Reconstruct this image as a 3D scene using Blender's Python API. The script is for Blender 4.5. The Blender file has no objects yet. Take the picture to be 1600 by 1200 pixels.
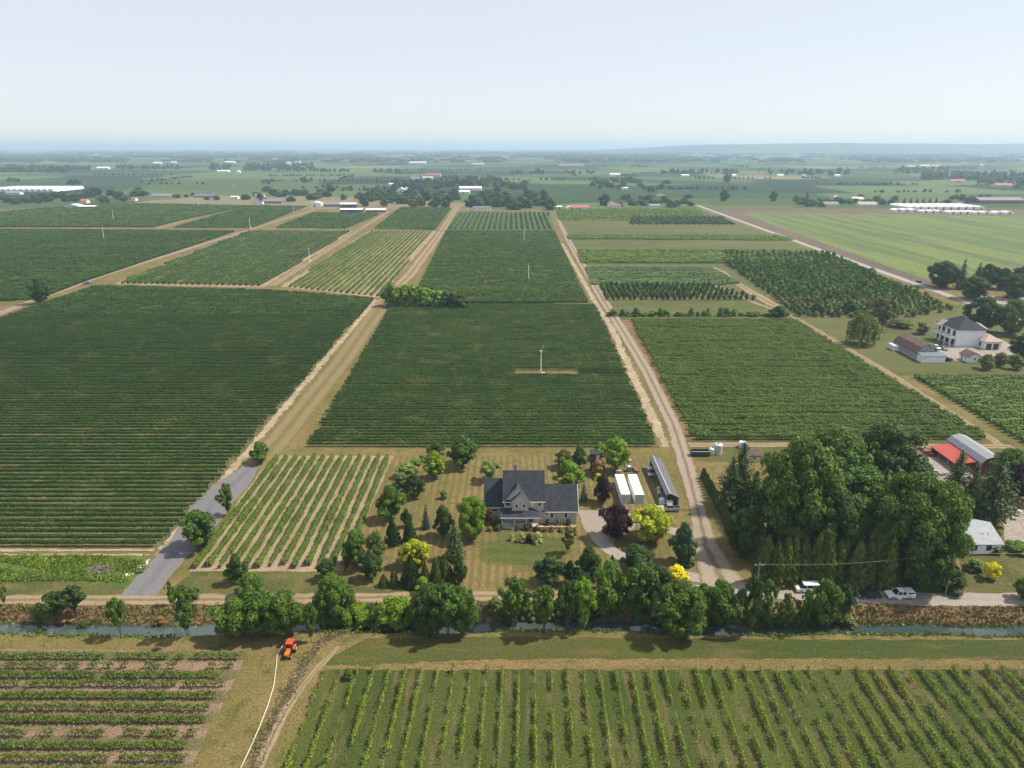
import bpy, math, random
import numpy as np

SC = bpy.context.scene
COL = SC.collection
R = math.radians

# ------------------------------------------------------------------ camera, sky, sun, exposure
CAM_H, FPX, HORIZON = 90.0, 1109.0, 228.0        # metres, focal length and horizon row in 1600x1200 pixels
PITCH = math.atan((600 - HORIZON) / FPX)
cam_d = bpy.data.cameras.new('camera')
cam_d.sensor_width = 36
cam_d.lens = 36 * FPX / 1600
cam_d.clip_start, cam_d.clip_end = 1, 60000
cam = bpy.data.objects.new('camera', cam_d)
COL.objects.link(cam)
cam.location = (0, 0, CAM_H)
cam.rotation_euler = (R(90) - PITCH, 0, 0)
SC.camera = cam

SUN_EL, SUN_AZ = R(54), R(10)                    # azimuth counted from +X towards +Y
w = bpy.data.worlds.new('World')
SC.world = w
w.use_nodes = True
nt = w.node_tree
bg = nt.nodes['Background']
sky = nt.nodes.new('ShaderNodeTexSky')
sky.sky_type = 'NISHITA'
sky.sun_disc = False
sky.sun_elevation = SUN_EL
sky.sun_rotation = math.pi / 2 - SUN_AZ
sky.altitude = 150
sky.air_density = 0.9
sky.dust_density = 0.6
sky.ozone_density = 1.5
veil = nt.nodes.new('ShaderNodeMix'); veil.data_type = 'RGBA'          # smoky summer haze high up: an even pale veil over the blue
veil.inputs['Factor'].default_value = 0.60
veil.inputs[7].default_value = (8.6, 8.7, 9.3, 1)
nt.links.new(sky.outputs[0], veil.inputs[6])
nt.links.new(veil.outputs[2], bg.inputs[0])
bg.inputs[1].default_value = 0.09

sun_d = bpy.data.lights.new('sun', 'SUN')
sun_d.energy = 5.0
sun_d.angle = R(2.0)
sun_d.color = (1.0, 0.93, 0.80)
sun = bpy.data.objects.new('sun', sun_d)
COL.objects.link(sun)
sun.location = (200, 70, 300)
sun.rotation_euler = (0, R(90) - SUN_EL, SUN_AZ)

SC.view_settings.view_transform = 'Standard'
SC.view_settings.look = 'None'
SC.view_settings.exposure = 0.4
SC.view_settings.gamma = 1.0
SC.render.engine = 'CYCLES'
SC.cycles.use_denoising = True
SC.cycles.max_bounces = 6
SC.cycles.diffuse_bounces = 3
SC.cycles.transmission_bounces = 4
SC.cycles.volume_bounces = 1
SC.cycles.sample_clamp_indirect = 4

# ------------------------------------------------------------------ geometry of the view: pixel -> place on the ground
CP, SP = math.cos(PITCH), math.sin(PITCH)
def P(u, v, z=0.0):
    a, b = (u - 800) / FPX, (600 - v) / FPX
    dy, dz = CP + b * SP, -SP + b * CP
    t = (z - CAM_H) / dz
    return a * t, dy * t
def zat(v, y):                                    # height of the ray of row v at distance y
    b = (600 - v) / FPX
    return CAM_H + y * (-SP + b * CP) / (CP + b * SP)
def mpp(y, z=0.0):                                # metres per pixel, across, at a place
    return (y * CP + (CAM_H - z) * SP) / FPX

DITCH_TOP = 0.0
def ditch_c(x):
    return 118.75 + 1.3 * math.exp(-((x + 5) / 45.0) ** 2) + 0.35 * math.sin(x * 0.11) + 0.2 * math.sin(x * 0.31 + 1)
def ground_z(x, y):
    d = y - ditch_c(x)
    if d < -3.9 or d > 5.2: return 0.0
    if d < -1.5: return -2.4 * (d + 3.9) / 2.4
    if d < 1.1: return -2.4
    return -2.4 * (5.2 - d) / 4.1

# ------------------------------------------------------------------ small helpers
def tag(o, label=None, cat=None, group=None, kind=None):
    if label: o['label'] = label
    if cat: o['category'] = cat
    if group: o['group'] = group
    if kind: o['kind'] = kind
    return o
def empty(name, loc=(0, 0, 0), rz=0.0, sc=(1, 1, 1)):
    o = bpy.data.objects.new(name, None)
    o.empty_display_size = 0.5
    COL.objects.link(o)
    o.location = loc; o.rotation_euler = (0, 0, rz); o.scale = sc
    return o
def link(name, me, parent=None, loc=(0, 0, 0), rz=0.0, sc=(1, 1, 1)):
    o = bpy.data.objects.new(name, me)
    COL.objects.link(o)
    o.parent = parent
    o.location = loc; o.rotation_euler = (0, 0, rz); o.scale = sc
    return o
def copy_tree(o, parent=None):
    c = o.copy(); COL.objects.link(c); c.parent = parent
    for ch in o.children: copy_tree(ch, c)
    return c
def npmesh(name, V, F, mats, smooth=False, mi=None, uv=None):
    """V (n,3), F (m,3) or (m,4) arrays -> mesh"""
    V = np.asarray(V, dtype=np.float32); F = np.asarray(F, dtype=np.int32)
    me = bpy.data.meshes.new(name)
    k = F.shape[1]
    me.vertices.add(len(V)); me.vertices.foreach_set('co', V.ravel())
    me.loops.add(F.size); me.loops.foreach_set('vertex_index', F.ravel())
    me.polygons.add(len(F))
    me.polygons.foreach_set('loop_start', np.arange(0, F.size, k, dtype=np.int32))
    me.polygons.foreach_set('loop_total', np.full(len(F), k, dtype=np.int32))
    if smooth: me.polygons.foreach_set('use_smooth', np.ones(len(F), dtype=bool))
    for m in (mats if isinstance(mats, (list, tuple)) else [mats]): me.materials.append(m)
    if mi is not None: me.polygons.foreach_set('material_index', np.asarray(mi, dtype=np.int32))
    me.update(calc_edges=True)
    if uv is not None:
        l = me.uv_layers.new(name='UVMap')
        l.data.foreach_set('uv', np.asarray(uv, dtype=np.float32)[F.ravel()].ravel())
    return me

class MB:
    """collects faces of any size, builds one mesh object"""
    def __init__(s): s.v = []; s.f = []; s.m = []; s.cur = 0
    def add(s, vs, fs):
        n = len(s.v); s.v += [tuple(p) for p in vs]; s.f += [tuple(i + n for i in f) for f in fs]; s.m += [s.cur] * len(fs)
        return s
    def box(s, x0, x1, y0, y1, z0, z1):
        return s.add([(x0, y0, z0), (x1, y0, z0), (x1, y1, z0), (x0, y1, z0), (x0, y0, z1), (x1, y0, z1), (x1, y1, z1), (x0, y1, z1)],
                     [(0, 3, 2, 1), (4, 5, 6, 7), (0, 1, 5, 4), (1, 2, 6, 5), (2, 3, 7, 6), (3, 0, 4, 7)])
    def prism(s, poly, y0, y1):                   # profile of (x,z) points, extruded along y
        n = len(poly)
        vs = [(x, y0, z) for x, z in poly] + [(x, y1, z) for x, z in poly]
        fs = [tuple(range(n)), tuple(range(2 * n - 1, n - 1, -1))]
        fs += [(i, i + n, (i + 1) % n + n, (i + 1) % n) for i in range(n)]
        return s.add(vs, fs)
    def prismx(s, poly, x0, x1):                  # profile of (y,z) points, extruded along x
        n = len(poly)
        vs = [(x0, y, z) for y, z in poly] + [(x1, y, z) for y, z in poly]
        fs = [tuple(range(n - 1, -1, -1)), tuple(range(n, 2 * n))]
        fs += [(i, (i + 1) % n, (i + 1) % n + n, i + n) for i in range(n)]
        return s.add(vs, fs)
    def slab(s, quad, t):                         # a thick sheet: 3 or 4 points, thickness downwards
        n = len(quad)
        vs = [tuple(p) for p in quad] + [(p[0], p[1], p[2] - t) for p in quad]
        fs = [tuple(range(n)), tuple(range(2 * n - 1, n - 1, -1))] + [(i, i + n, (i + 1) % n + n, (i + 1) % n) for i in range(n)]
        return s.add(vs, fs)
    def tube(s, pts, rad, n=8, caps=True):
        pts = [np.array(p, float) for p in pts]
        rad = rad if isinstance(rad, (list, tuple)) else [rad] * len(pts)
        rings = []
        for i, p in enumerate(pts):
            d = pts[min(i + 1, len(pts) - 1)] - pts[max(i - 1, 0)]
            d = d / (np.linalg.norm(d) + 1e-9)
            a = np.array((0, 0, 1.0)) if abs(d[2]) < 0.9 else np.array((1.0, 0, 0))
            t = np.cross(d, a); t /= np.linalg.norm(t); b = np.cross(d, t)
            rings.append([p + rad[i] * (math.cos(q) * t + math.sin(q) * b) for q in [2 * math.pi * k / n for k in range(n)]])
        vs = [tuple(p) for r in rings for p in r]
        fs = []
        for i in range(len(pts) - 1):
            fs += [(i * n + k, i * n + (k + 1) % n, (i + 1) * n + (k + 1) % n, (i + 1) * n + k) for k in range(n)]
        if caps: fs += [tuple(range(n - 1, -1, -1)), tuple(range((len(pts) - 1) * n, len(pts) * n))]
        return s.add(vs, fs)
    def mesh(s, name, mats):
        me = bpy.data.meshes.new(name)
        me.from_pydata(s.v, [], s.f)
        mats = mats if isinstance(mats, (list, tuple)) else [mats]
        for m in mats: me.materials.append(m)
        if len(mats) > 1: me.polygons.foreach_set('material_index', np.array(s.m, dtype=np.int32))
        me.update()
        return me
    def build(s, name, mats, parent=None, loc=(0, 0, 0), rz=0.0, bevel=0.0, smooth=False):
        me = s.mesh(name, mats)
        if smooth: me.polygons.foreach_set('use_smooth', np.ones(len(me.polygons), dtype=bool))
        o = link(name, me, parent, loc, rz)
        if bevel:
            b = o.modifiers.new('bevel', 'BEVEL'); b.width = bevel; b.segments = 2; b.limit_method = 'ANGLE'
        return o

# ------------------------------------------------------------------ materials
def newmat(name):
    m = bpy.data.materials.new(name); m.use_nodes = True
    nt = m.node_tree
    return m, nt, nt.nodes['Principled BSDF']
def nd(nt, t, **kw):
    n = nt.nodes.new(t)
    for k, v in kw.items():
        if k in n.inputs.keys(): n.inputs[k].default_value = v
        else: setattr(n, k, v)
    return n
def mixc(nt, fac, a, b, blend='MIX'):
    n = nt.nodes.new('ShaderNodeMix'); n.data_type = 'RGBA'; n.blend_type = blend
    for sock, val in ((n.inputs['Factor'], fac), (n.inputs[6], a), (n.inputs[7], b)):
        if isinstance(val, bpy.types.NodeSocket): nt.links.new(val, sock)
        elif isinstance(val, (int, float)): sock.default_value = val
        else: sock.default_value = (*val[:3], 1)
    return n.outputs[2]
def ramp(nt, src, lo, hi, a=0.0, b=1.0):
    n = nt.nodes.new('ShaderNodeMapRange'); n.interpolation_type = 'SMOOTHSTEP'
    n.inputs[1].default_value = lo; n.inputs[2].default_value = hi; n.inputs[3].default_value = a; n.inputs[4].default_value = b
    nt.links.new(src, n.inputs[0])
    return n.outputs[0]
def wnoise(nt, scale, detail=4.0, rough=0.55, stretch=(1, 1, 1), rot=0.0, off=(0, 0, 0)):
    g = nt.nodes.new('ShaderNodeNewGeometry')
    mp = nt.nodes.new('ShaderNodeMapping')
    mp.inputs['Scale'].default_value = stretch
    mp.inputs['Rotation'].default_value = (0, 0, rot)
    mp.inputs['Location'].default_value = off
    nt.links.new(g.outputs['Position'], mp.inputs[0])
    n = nd(nt, 'ShaderNodeTexNoise', Scale=scale, Detail=detail, Roughness=rough)
    nt.links.new(mp.outputs[0], n.inputs['Vector'])
    return n.outputs[0]
def ground_mat(name, c1, c2, c3=None, s1=0.05, s2=0.3, fine=2.5, stretch=(1, 1, 1), contrast=0.12, f3=0.5, bump=0.25, extra=None, rough=0.95, spec=0.1):
    """c1/c2 in large patches, c3 in smaller ones, fine grain on top"""
    m, nt, b = newmat(name)
    c = mixc(nt, ramp(nt, wnoise(nt, s1, 5, 0.6, stretch), 0.5 - contrast, 0.5 + contrast), c1, c2)
    if c3 is not None:
        c = mixc(nt, ramp(nt, wnoise(nt, s2, 6, 0.65, stretch, off=(31, 7, 0)), 0.48, 0.68, 0, f3 * 1.6 if f3 < 0.6 else 1), c, c3)
    if extra: c = extra(nt, c)
    g = wnoise(nt, fine, 4, 0.7)
    c = mixc(nt, 1.0, c, mixc(nt, ramp(nt, g, 0.3, 0.7), (0.44, 0.44, 0.44), (1.0, 1.0, 1.0)), 'MULTIPLY')
    nt.links.new(c, b.inputs['Base Color'])
    b.inputs['Roughness'].default_value = rough
    b.inputs['Specular IOR Level'].default_value = spec
    if bump:
        bp = nd(nt, 'ShaderNodeBump', Strength=bump, Distance=0.15)
        nt.links.new(g, bp.inputs['Height']); nt.links.new(bp.outputs[0], b.inputs['Normal'])
    return m
def leaf_mat(name, trans=0.22, var=0.45, hue=0.35, wscale=0.12):
    """foliage: the colour is each object's own colour, varied leaf by leaf and by place"""
    m, nt, b = newmat(name)
    oi = nt.nodes.new('ShaderNodeObjectInfo')
    g = nt.nodes.new('ShaderNodeNewGeometry')
    c = mixc(nt, ramp(nt, wnoise(nt, wscale, 3), 0.35, 0.65, 0, hue), oi.outputs['Color'], mixc(nt, 1.0, oi.outputs['Color'], (1.5, 1.25, 0.8), 'MULTIPLY'))
    c = mixc(nt, 1.0, c, mixc(nt, g.outputs['Random Per Island'], (1 - var,) * 3, (1 + var,) * 3), 'MULTIPLY')
    return finish_leaf(m, nt, b, c, trans)
def finish_leaf(m, nt, b, c, trans):
    nt.links.new(c, b.inputs['Base Color'])
    b.inputs['Roughness'].default_value = 0.55
    b.inputs['Specular IOR Level'].default_value = 0.12
    tr = nt.nodes.new('ShaderNodeBsdfTranslucent')
    nt.links.new(mixc(nt, 1.0, c, (1.5, 1.55, 0.7), 'MULTIPLY'), tr.inputs[0])
    mx = nt.nodes.new('ShaderNodeMixShader'); mx.inputs[0].default_value = trans
    nt.links.new(b.outputs[0], mx.inputs[1]); nt.links.new(tr.outputs[0], mx.inputs[2])
    nt.links.new(mx.outputs[0], nt.nodes['Material Output'].inputs[0])
    return m
def vine_mat(name, c1, c2, c3, s1=0.012, s2=0.08, f3=0.5, trans=0.25, var=0.4):
    m, nt, b = newmat(name)
    g = nt.nodes.new('ShaderNodeNewGeometry')
    c = mixc(nt, ramp(nt, wnoise(nt, s1, 4, 0.6), 0.38, 0.62), c1, c2)
    c = mixc(nt, ramp(nt, wnoise(nt, s2, 5, 0.7, off=(9, 40, 0)), 0.5, 0.72, 0, f3), c, c3)
    c = mixc(nt, 1.0, c, mixc(nt, g.outputs['Random Per Island'], (1 - var,) * 3, (1 + var,) * 3), 'MULTIPLY')
    return finish_leaf(m, nt, b, c, trans)
def plain(name, c, rough=0.6, metal=0.0, spec=0.4, var=0.12, scale=1.5, coat=0.0, stretch=(1, 1, 1)):
    m, nt, b = newmat(name)
    v = mixc(nt, ramp(nt, wnoise(nt, scale, 5, 0.65, stretch), 0.3, 0.7), tuple(x * (1 - var) for x in c), tuple(min(1, x * (1 + var)) for x in c))
    nt.links.new(v, b.inputs['Base Color'])
    b.inputs['Roughness'].default_value = rough; b.inputs['Metallic'].default_value = metal
    b.inputs['Specular IOR Level'].default_value = spec; b.inputs['Coat Weight'].default_value = coat
    return m
def glass_mat(name, c=(0.02, 0.025, 0.03)):
    m, nt, b = newmat(name)
    b.inputs['Base Color'].default_value = (*c, 1); b.inputs['Roughness'].default_value = 0.08
    b.inputs['Specular IOR Level'].default_value = 0.6
    return m
def lined(name, c, period, depth=0.25, axis='Z', rough=0.7, metal=0.0, spec=0.3, var=0.1, dark=0.8):
    """siding, standing seams, corrugation: fine relief along one world axis"""
    m, nt, b = newmat(name)
    g = nt.nodes.new('ShaderNodeNewGeometry'); sx = nt.nodes.new('ShaderNodeSeparateXYZ')
    nt.links.new(g.outputs['Position'], sx.inputs[0])
    k = nd(nt, 'ShaderNodeMath', operation='MULTIPLY'); nt.links.new(sx.outputs[axis], k.inputs[0]); k.inputs[1].default_value = 1.0 / period
    fr = nd(nt, 'ShaderNodeMath', operation='FRACT'); nt.links.new(k.outputs[0], fr.inputs[0])
    v = mixc(nt, ramp(nt, wnoise(nt, 0.8, 5, 0.65), 0.3, 0.7), tuple(x * (1 - var) for x in c), tuple(min(1, x * (1 + var)) for x in c))
    v = mixc(nt, ramp(nt, fr.outputs[0], 0.0, 0.16, 1, 0), v, tuple(x * dark for x in c))
    nt.links.new(v, b.inputs['Base Color'])
    bp = nd(nt, 'ShaderNodeBump', Strength=depth, Distance=0.05)
    nt.links.new(fr.outputs[0], bp.inputs['Height']); nt.links.new(bp.outputs[0], b.inputs['Normal'])
    b.inputs['Roughness'].default_value = rough; b.inputs['Metallic'].default_value = metal; b.inputs['Specular IOR Level'].default_value = spec
    return m

M = {}
M['leaf'] = leaf_mat('leaf')
M['needle'] = leaf_mat('needle', trans=0.08, var=0.4, hue=0.2)
M['bark'] = plain('bark', (0.11, 0.085, 0.06), 0.95, spec=0.1, var=0.3, scale=3)
M['post'] = plain('post_wood', (0.30, 0.26, 0.21), 0.9, spec=0.1, var=0.25)
M['white'] = plain('white_paint', (0.78, 0.78, 0.76), 0.5, var=0.05)
M['glass'] = glass_mat('window_glass')
M['trim'] = plain('white_trim', (0.72, 0.71, 0.68), 0.5, var=0.04)
M['steel'] = plain('galvanised_steel', (0.55, 0.57, 0.58), 0.45, metal=0.5, var=0.1)
M['black'] = plain('black_rubber', (0.02, 0.02, 0.022), 0.8, spec=0.2)
M['dark'] = plain('dark_metal', (0.05, 0.05, 0.055), 0.5, metal=0.3)
M['shingle_dark'] = lined('dark_shingle', (0.036, 0.038, 0.050), 0.24, 0.5, 'Z', 0.85, spec=0.2, var=0.3, dark=0.6)
M['shingle_grey'] = plain('grey_shingle', (0.30, 0.31, 0.33), 0.85, spec=0.2, var=0.15, scale=1.2)
M['shingle_brown'] = plain('brown_shingle', (0.125, 0.085, 0.078), 0.85, spec=0.15, var=0.25, scale=0.8)
# ------------------------------------------------------------------ the ground and what lies flat on it
rnd = random.Random(7)
RNG = np.random.default_rng(11)
def struct(o): o['kind'] = 'structure'; return o
def px(poly, z=0.0): return [P(u, v, z) for u, v in poly]
def ragged(poly, step=3.0, amp=0.35):
    out = []
    n = len(poly)
    for i in range(n):
        a, b = poly[i], poly[(i + 1) % n]
        L = math.hypot(b[0] - a[0], b[1] - a[1]); k = max(1, min(400, int(L / step)))
        for j in range(k):
            t = j / k; q = amp if j else 0
            out.append((a[0] + (b[0] - a[0]) * t + rnd.uniform(-q, q), a[1] + (b[1] - a[1]) * t + rnd.uniform(-q, q)))
    return out
LAYER = [0]
def lift(z):
    LAYER[0] += 1
    return z + LAYER[0] * 0.0004
def sheet(name, poly, mat, z, amp=0.35, step=3.0):
    z = lift(z)
    pts = ragged(poly, step, amp) if amp else poly
    me = bpy.data.meshes.new(name)
    me.from_pydata([(x, y, z) for x, y in pts], [], [tuple(range(len(pts)))])
    me.materials.append(mat); me.update()
    if me.polygons[0].normal.z < 0: me.flip_normals()
    return struct(link(name, me))
def strip(name, pts, mat, z, amp=0.25, step=2.0):
    """pts of (x, y, width): a band with uneven edges; u across, v along in metres"""
    z = lift(z)
    c = []
    for i in range(len(pts) - 1):
        a, b = np.array(pts[i], float), np.array(pts[i + 1], float)
        k = max(1, min(300, int(np.hypot(*(b - a)[:2]) / step)))
        c += [a + (b - a) * j / k for j in range(k)]
    c.append(np.array(pts[-1], float))
    c = np.array(c)
    for _ in range(3): c[1:-1] = (c[:-2] + 2 * c[1:-1] + c[2:]) / 4
    d = np.gradient(c[:, :2], axis=0); d /= np.linalg.norm(d, axis=1)[:, None]
    nrm = np.stack([-d[:, 1], d[:, 0]], 1)
    s = np.concatenate([[0], np.cumsum(np.linalg.norm(np.diff(c[:, :2], axis=0), axis=1))])
    V, U = [], []
    cols = [0, 0.25, 0.5, 0.75, 1]
    for i in range(len(c)):
        jl, jr = rnd.uniform(-amp, amp), rnd.uniform(-amp, amp)
        for q in cols:
            off = (q - 0.5) * c[i, 2] + (jl if q == 0 else jr if q == 1 else 0)
            V.append((c[i, 0] + nrm[i, 0] * off, c[i, 1] + nrm[i, 1] * off, z)); U.append((q, s[i]))
    n = len(cols)
    F = [(i * n + k, (i + 1) * n + k, (i + 1) * n + k + 1, i * n + k + 1) for i in range(len(c) - 1) for k in range(n - 1)]
    me = npmesh(name, V, F, mat, uv=U)
    if me.polygons[0].normal.z < 0: me.flip_normals()
    return struct(link(name, me))
def band(name, left, right, mat, z, amp=0.25):
    """a band between two lists of pixels (left edge, right edge), same count"""
    L, Rr = px(left), px(right)
    pts = [((a[0] + b[0]) / 2, (a[1] + b[1]) / 2, math.hypot(a[0] - b[0], a[1] - b[1])) for a, b in zip(L, Rr)]
    return strip(name, pts, mat, z, amp)
def track_mat(name, rut, mid, edge, spread=0.13, mix=0.7):
    m, nt, b = newmat(name)
    tc = nt.nodes.new('ShaderNodeUVMap'); tc.uv_map = 'UVMap'
    sx = nt.nodes.new('ShaderNodeSeparateXYZ'); nt.links.new(tc.outputs[0], sx.inputs[0])
    nz = wnoise(nt, 0.35, 5, 0.7)
    a = nd(nt, 'ShaderNodeMath', operation='MULTIPLY_ADD'); nt.links.new(nz, a.inputs[0]); a.inputs[1].default_value = 0.3; a.inputs[2].default_value = -0.15
    u = nd(nt, 'ShaderNodeMath', operation='ADD'); nt.links.new(sx.outputs[0], u.inputs[0]); nt.links.new(a.outputs[0], u.inputs[1])
    t = nd(nt, 'ShaderNodeMath', operation='SUBTRACT'); nt.links.new(u.outputs[0], t.inputs[0]); t.inputs[1].default_value = 0.5
    t = [t, nd(nt, 'ShaderNodeMath', operation='ABSOLUTE')]; nt.links.new(t[0].outputs[0], t[1].inputs[0]); t = t[1].outputs[0]
    c = mixc(nt, ramp(nt, t, 0.04, 0.04 + spread), mid, rut)
    c = mixc(nt, ramp(nt, t, 0.36, 0.5), c, edge)
    c = mixc(nt, ramp(nt, wnoise(nt, 0.12, 5, 0.7), 0.45, 0.75, 0, 1 - mix), c, edge)
    g = wnoise(nt, 3.0, 4, 0.7)
    c = mixc(nt, 1.0, c, mixc(nt, ramp(nt, g, 0.3, 0.7), (0.58,) * 3, (0.88,) * 3), 'MULTIPLY')
    nt.links.new(c, b.inputs['Base Color']); b.inputs['Roughness'].default_value = 0.95; b.inputs['Specular IOR Level'].default_value = 0.1
    return m

def far_patches(nt, c):
    """beyond the first farms the ground is a patchwork of fields"""
    g = nt.nodes.new('ShaderNodeNewGeometry')
    mp = nt.nodes.new('ShaderNodeMapping'); mp.inputs['Scale'].default_value = (1 / 300, 1 / 260, 1); mp.inputs['Rotation'].default_value = (0, 0, 0.04)
    nt.links.new(g.outputs['Position'], mp.inputs[0])
    vo = nd(nt, 'ShaderNodeTexVoronoi', Scale=1.0, Randomness=0.8); vo.distance = 'CHEBYCHEV'; vo.voronoi_dimensions = '2D'
    nt.links.new(mp.outputs[0], vo.inputs['Vector'])
    sx = nt.nodes.new('ShaderNodeSeparateXYZ'); nt.links.new(vo.outputs['Color'], sx.inputs[0])
    f = mixc(nt, ramp(nt, sx.outputs[0], 0.0, 0.75), (0.030, 0.066, 0.024), (0.115, 0.165, 0.050))
    f = mixc(nt, ramp(nt, sx.outputs[1], 0.92, 0.94), f, (0.24, 0.20, 0.11))
    f = mixc(nt, ramp(nt, sx.outputs[2], 0.76, 0.78), f, (0.020, 0.042, 0.020))
    f = mixc(nt, ramp(nt, wnoise(nt, 0.01, 5, 0.6, (1, 0.4, 1)), 0.45, 0.7, 0, 0.35), f, (0.07, 0.115, 0.04))
    sp = nt.nodes.new('ShaderNodeSeparateXYZ'); nt.links.new(g.outputs['Position'], sp.inputs[0])
    return mixc(nt, ramp(nt, sp.outputs['Y'], 1060, 1130), c, f)

xs = np.unique(np.concatenate([np.linspace(-26000, -400, 12), np.linspace(-400, -180, 12), np.arange(-180, 181, 2.0), np.linspace(180, 400, 12), np.linspace(400, 26000, 12)]))
ys = np.unique(np.concatenate([[-600, -100, 40, 80, 95, 105, 110], np.arange(112.5, 127.5, 0.6), [128, 132, 140, 160, 200, 300, 450, 700, 1050, 1300, 1800, 2600, 4000, 7000, 12000, 24000, 36000]]))
V = []
for y in ys:
    for x in xs:
        z = ground_z(x, y)
        if z < 0 and abs(x) < 180: z += rnd.uniform(-0.15, 0.12)
        V.append((x, y, z))
nx = len(xs)
F = [(j * nx + i, j * nx + i + 1, (j + 1) * nx + i + 1, (j + 1) * nx + i) for j in range(len(ys) - 1) for i in range(nx - 1)]
def bank_tint(nt, c):
    c = far_patches(nt, c)
    g = nt.nodes.new('ShaderNodeNewGeometry'); sp = nt.nodes.new('ShaderNodeSeparateXYZ'); nt.links.new(g.outputs['Position'], sp.inputs[0])
    e = mixc(nt, ramp(nt, wnoise(nt, 0.5, 5, 0.7), 0.4, 0.65), (0.21, 0.14, 0.068), (0.155, 0.12, 0.05))
    e = mixc(nt, ramp(nt, wnoise(nt, 0.05, 4, 0.6, off=(3, 3, 0)), 0.5, 0.6), e, (0.12, 0.15, 0.045))
    return mixc(nt, ramp(nt, sp.outputs['Z'], -0.25, -0.02, 1, 0), c, e)
M['ground_bank'] = ground_mat('ground_grass', (0.235, 0.172, 0.072), (0.155, 0.135, 0.042), (0.085, 0.095, 0.024), 0.045, 0.35, contrast=0.15, extra=bank_tint)
struct(link('ground', npmesh('ground', V, F, M['ground_bank'], smooth=True)))

# the ditch water
m, nt, b = newmat('ditch_water')
nt.links.new(mixc(nt, ramp(nt, wnoise(nt, 0.09, 4), 0.4, 0.65), (0.040, 0.056, 0.056), (0.065, 0.082, 0.078)), b.inputs['Base Color'])
b.inputs['Roughness'].default_value = 0.12
bp = nd(nt, 'ShaderNodeBump', Strength=0.15, Distance=0.1); nt.links.new(wnoise(nt, 1.2, 3), bp.inputs['Height']); nt.links.new(bp.outputs[0], b.inputs['Normal'])
pts = [(x, ditch_c(x) - 0.2, 4.6) for x in range(-178, 179, 4)]
strip('water', pts, m, -1.85, amp=0.3)

TAN = (0.36, 0.29, 0.165)
M['dirt'] = track_mat('dirt_track', (0.34, 0.255, 0.165), (0.20, 0.155, 0.075), (0.20, 0.155, 0.07), mix=0.6)
M['dirt_pale'] = track_mat('pale_gravel_track', (0.35, 0.28, 0.215), (0.20, 0.155, 0.10), (0.22, 0.17, 0.09), spread=0.1, mix=0.75)
M['gravel'] = track_mat('pale_gravel', (0.37, 0.325, 0.285), (0.335, 0.295, 0.255), (0.32, 0.275, 0.225), mix=0.9)
M['asphalt'] = track_mat('grey_chip_lane', (0.20, 0.19, 0.20), (0.175, 0.165, 0.172), (0.21, 0.19, 0.18), mix=0.8)
M['grass_track'] = track_mat('worn_grass_track', (0.25, 0.19, 0.095), (0.175, 0.15, 0.06), (0.15, 0.135, 0.05), mix=0.6)
M['sand'] = ground_mat('sandy_soil', (0.46, 0.36, 0.25), (0.36, 0.28, 0.18), (0.26, 0.22, 0.11), 0.15, 0.5)
M['road'] = track_mat('pale_road', (0.38, 0.365, 0.345), (0.36, 0.345, 0.325), (0.33, 0.30, 0.25), mix=0.95)

def stripes(axis, period, col, f=0.6, soft=0.35, wob=0.25):
    def fn(nt, c):
        g = nt.nodes.new('ShaderNodeNewGeometry'); sp = nt.nodes.new('ShaderNodeSeparateXYZ'); nt.links.new(g.outputs['Position'], sp.inputs[0])
        k = nd(nt, 'ShaderNodeMath', operation='MULTIPLY'); nt.links.new(sp.outputs[axis], k.inputs[0]); k.inputs[1].default_value = 2 * math.pi / period
        s = nd(nt, 'ShaderNodeMath', operation='SINE'); nt.links.new(k.outputs[0], s.inputs[0])
        a = nd(nt, 'ShaderNodeMath', operation='MULTIPLY_ADD'); nt.links.new(wnoise(nt, 0.2, 4, 0.7), a.inputs[0]); a.inputs[1].default_value = wob * 8; a.inputs[2].default_value = -wob * 4
        t = nd(nt, 'ShaderNodeMath', operation='ADD'); nt.links.new(s.outputs[0], t.inputs[0]); nt.links.new(a.outputs[0], t.inputs[1])
        return mixc(nt, ramp(nt, t.outputs[0], -soft, soft, 0, f), c, col)
    return fn
def lawn_extra(nt, c):
    c = stripes('X', 1.9, (0.140, 0.125, 0.045), 0.75, 0.7, 0.2)(nt, c)
    g = nt.nodes.new('ShaderNodeNewGeometry')
    mp = nt.nodes.new('ShaderNodeMapping'); mp.vector_type = 'POINT'
    mp.inputs['Location'].default_value = (-3.0 / 11.5, -146.0 / 8.0, 0); mp.inputs['Scale'].default_value = (1 / 11.5, 1 / 8.0, 0)
    nt.links.new(g.outputs['Position'], mp.inputs[0])
    ln = nd(nt, 'ShaderNodeVectorMath', operation='LENGTH'); nt.links.new(mp.outputs[0], ln.inputs[0])
    a = nd(nt, 'ShaderNodeMath', operation='MULTIPLY_ADD'); nt.links.new(wnoise(nt, 0.25, 5, 0.6), a.inputs[0]); a.inputs[1].default_value = 1.1; nt.links.new(ln.outputs['Value'], a.inputs[2])
    gr = mixc(nt, ramp(nt, wnoise(nt, 0.5, 3, 0.5, (0.25, 1, 1)), 0.4, 0.6), (0.072, 0.098, 0.024), (0.100, 0.120, 0.033))
    return mixc(nt, ramp(nt, a.outputs[0], 1.3, 1.75, 0.9, 0), c, gr)
M['lawn'] = ground_mat('mown_lawn', (0.255, 0.180, 0.075), (0.190, 0.150, 0.055), (0.10, 0.105, 0.028), 0.06, 0.3, contrast=0.1, extra=lawn_extra)
M['grass'] = ground_mat('rough_grass', (0.125, 0.118, 0.040), (0.085, 0.098, 0.028), (0.185, 0.145, 0.065), 0.06, 0.3)
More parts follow.
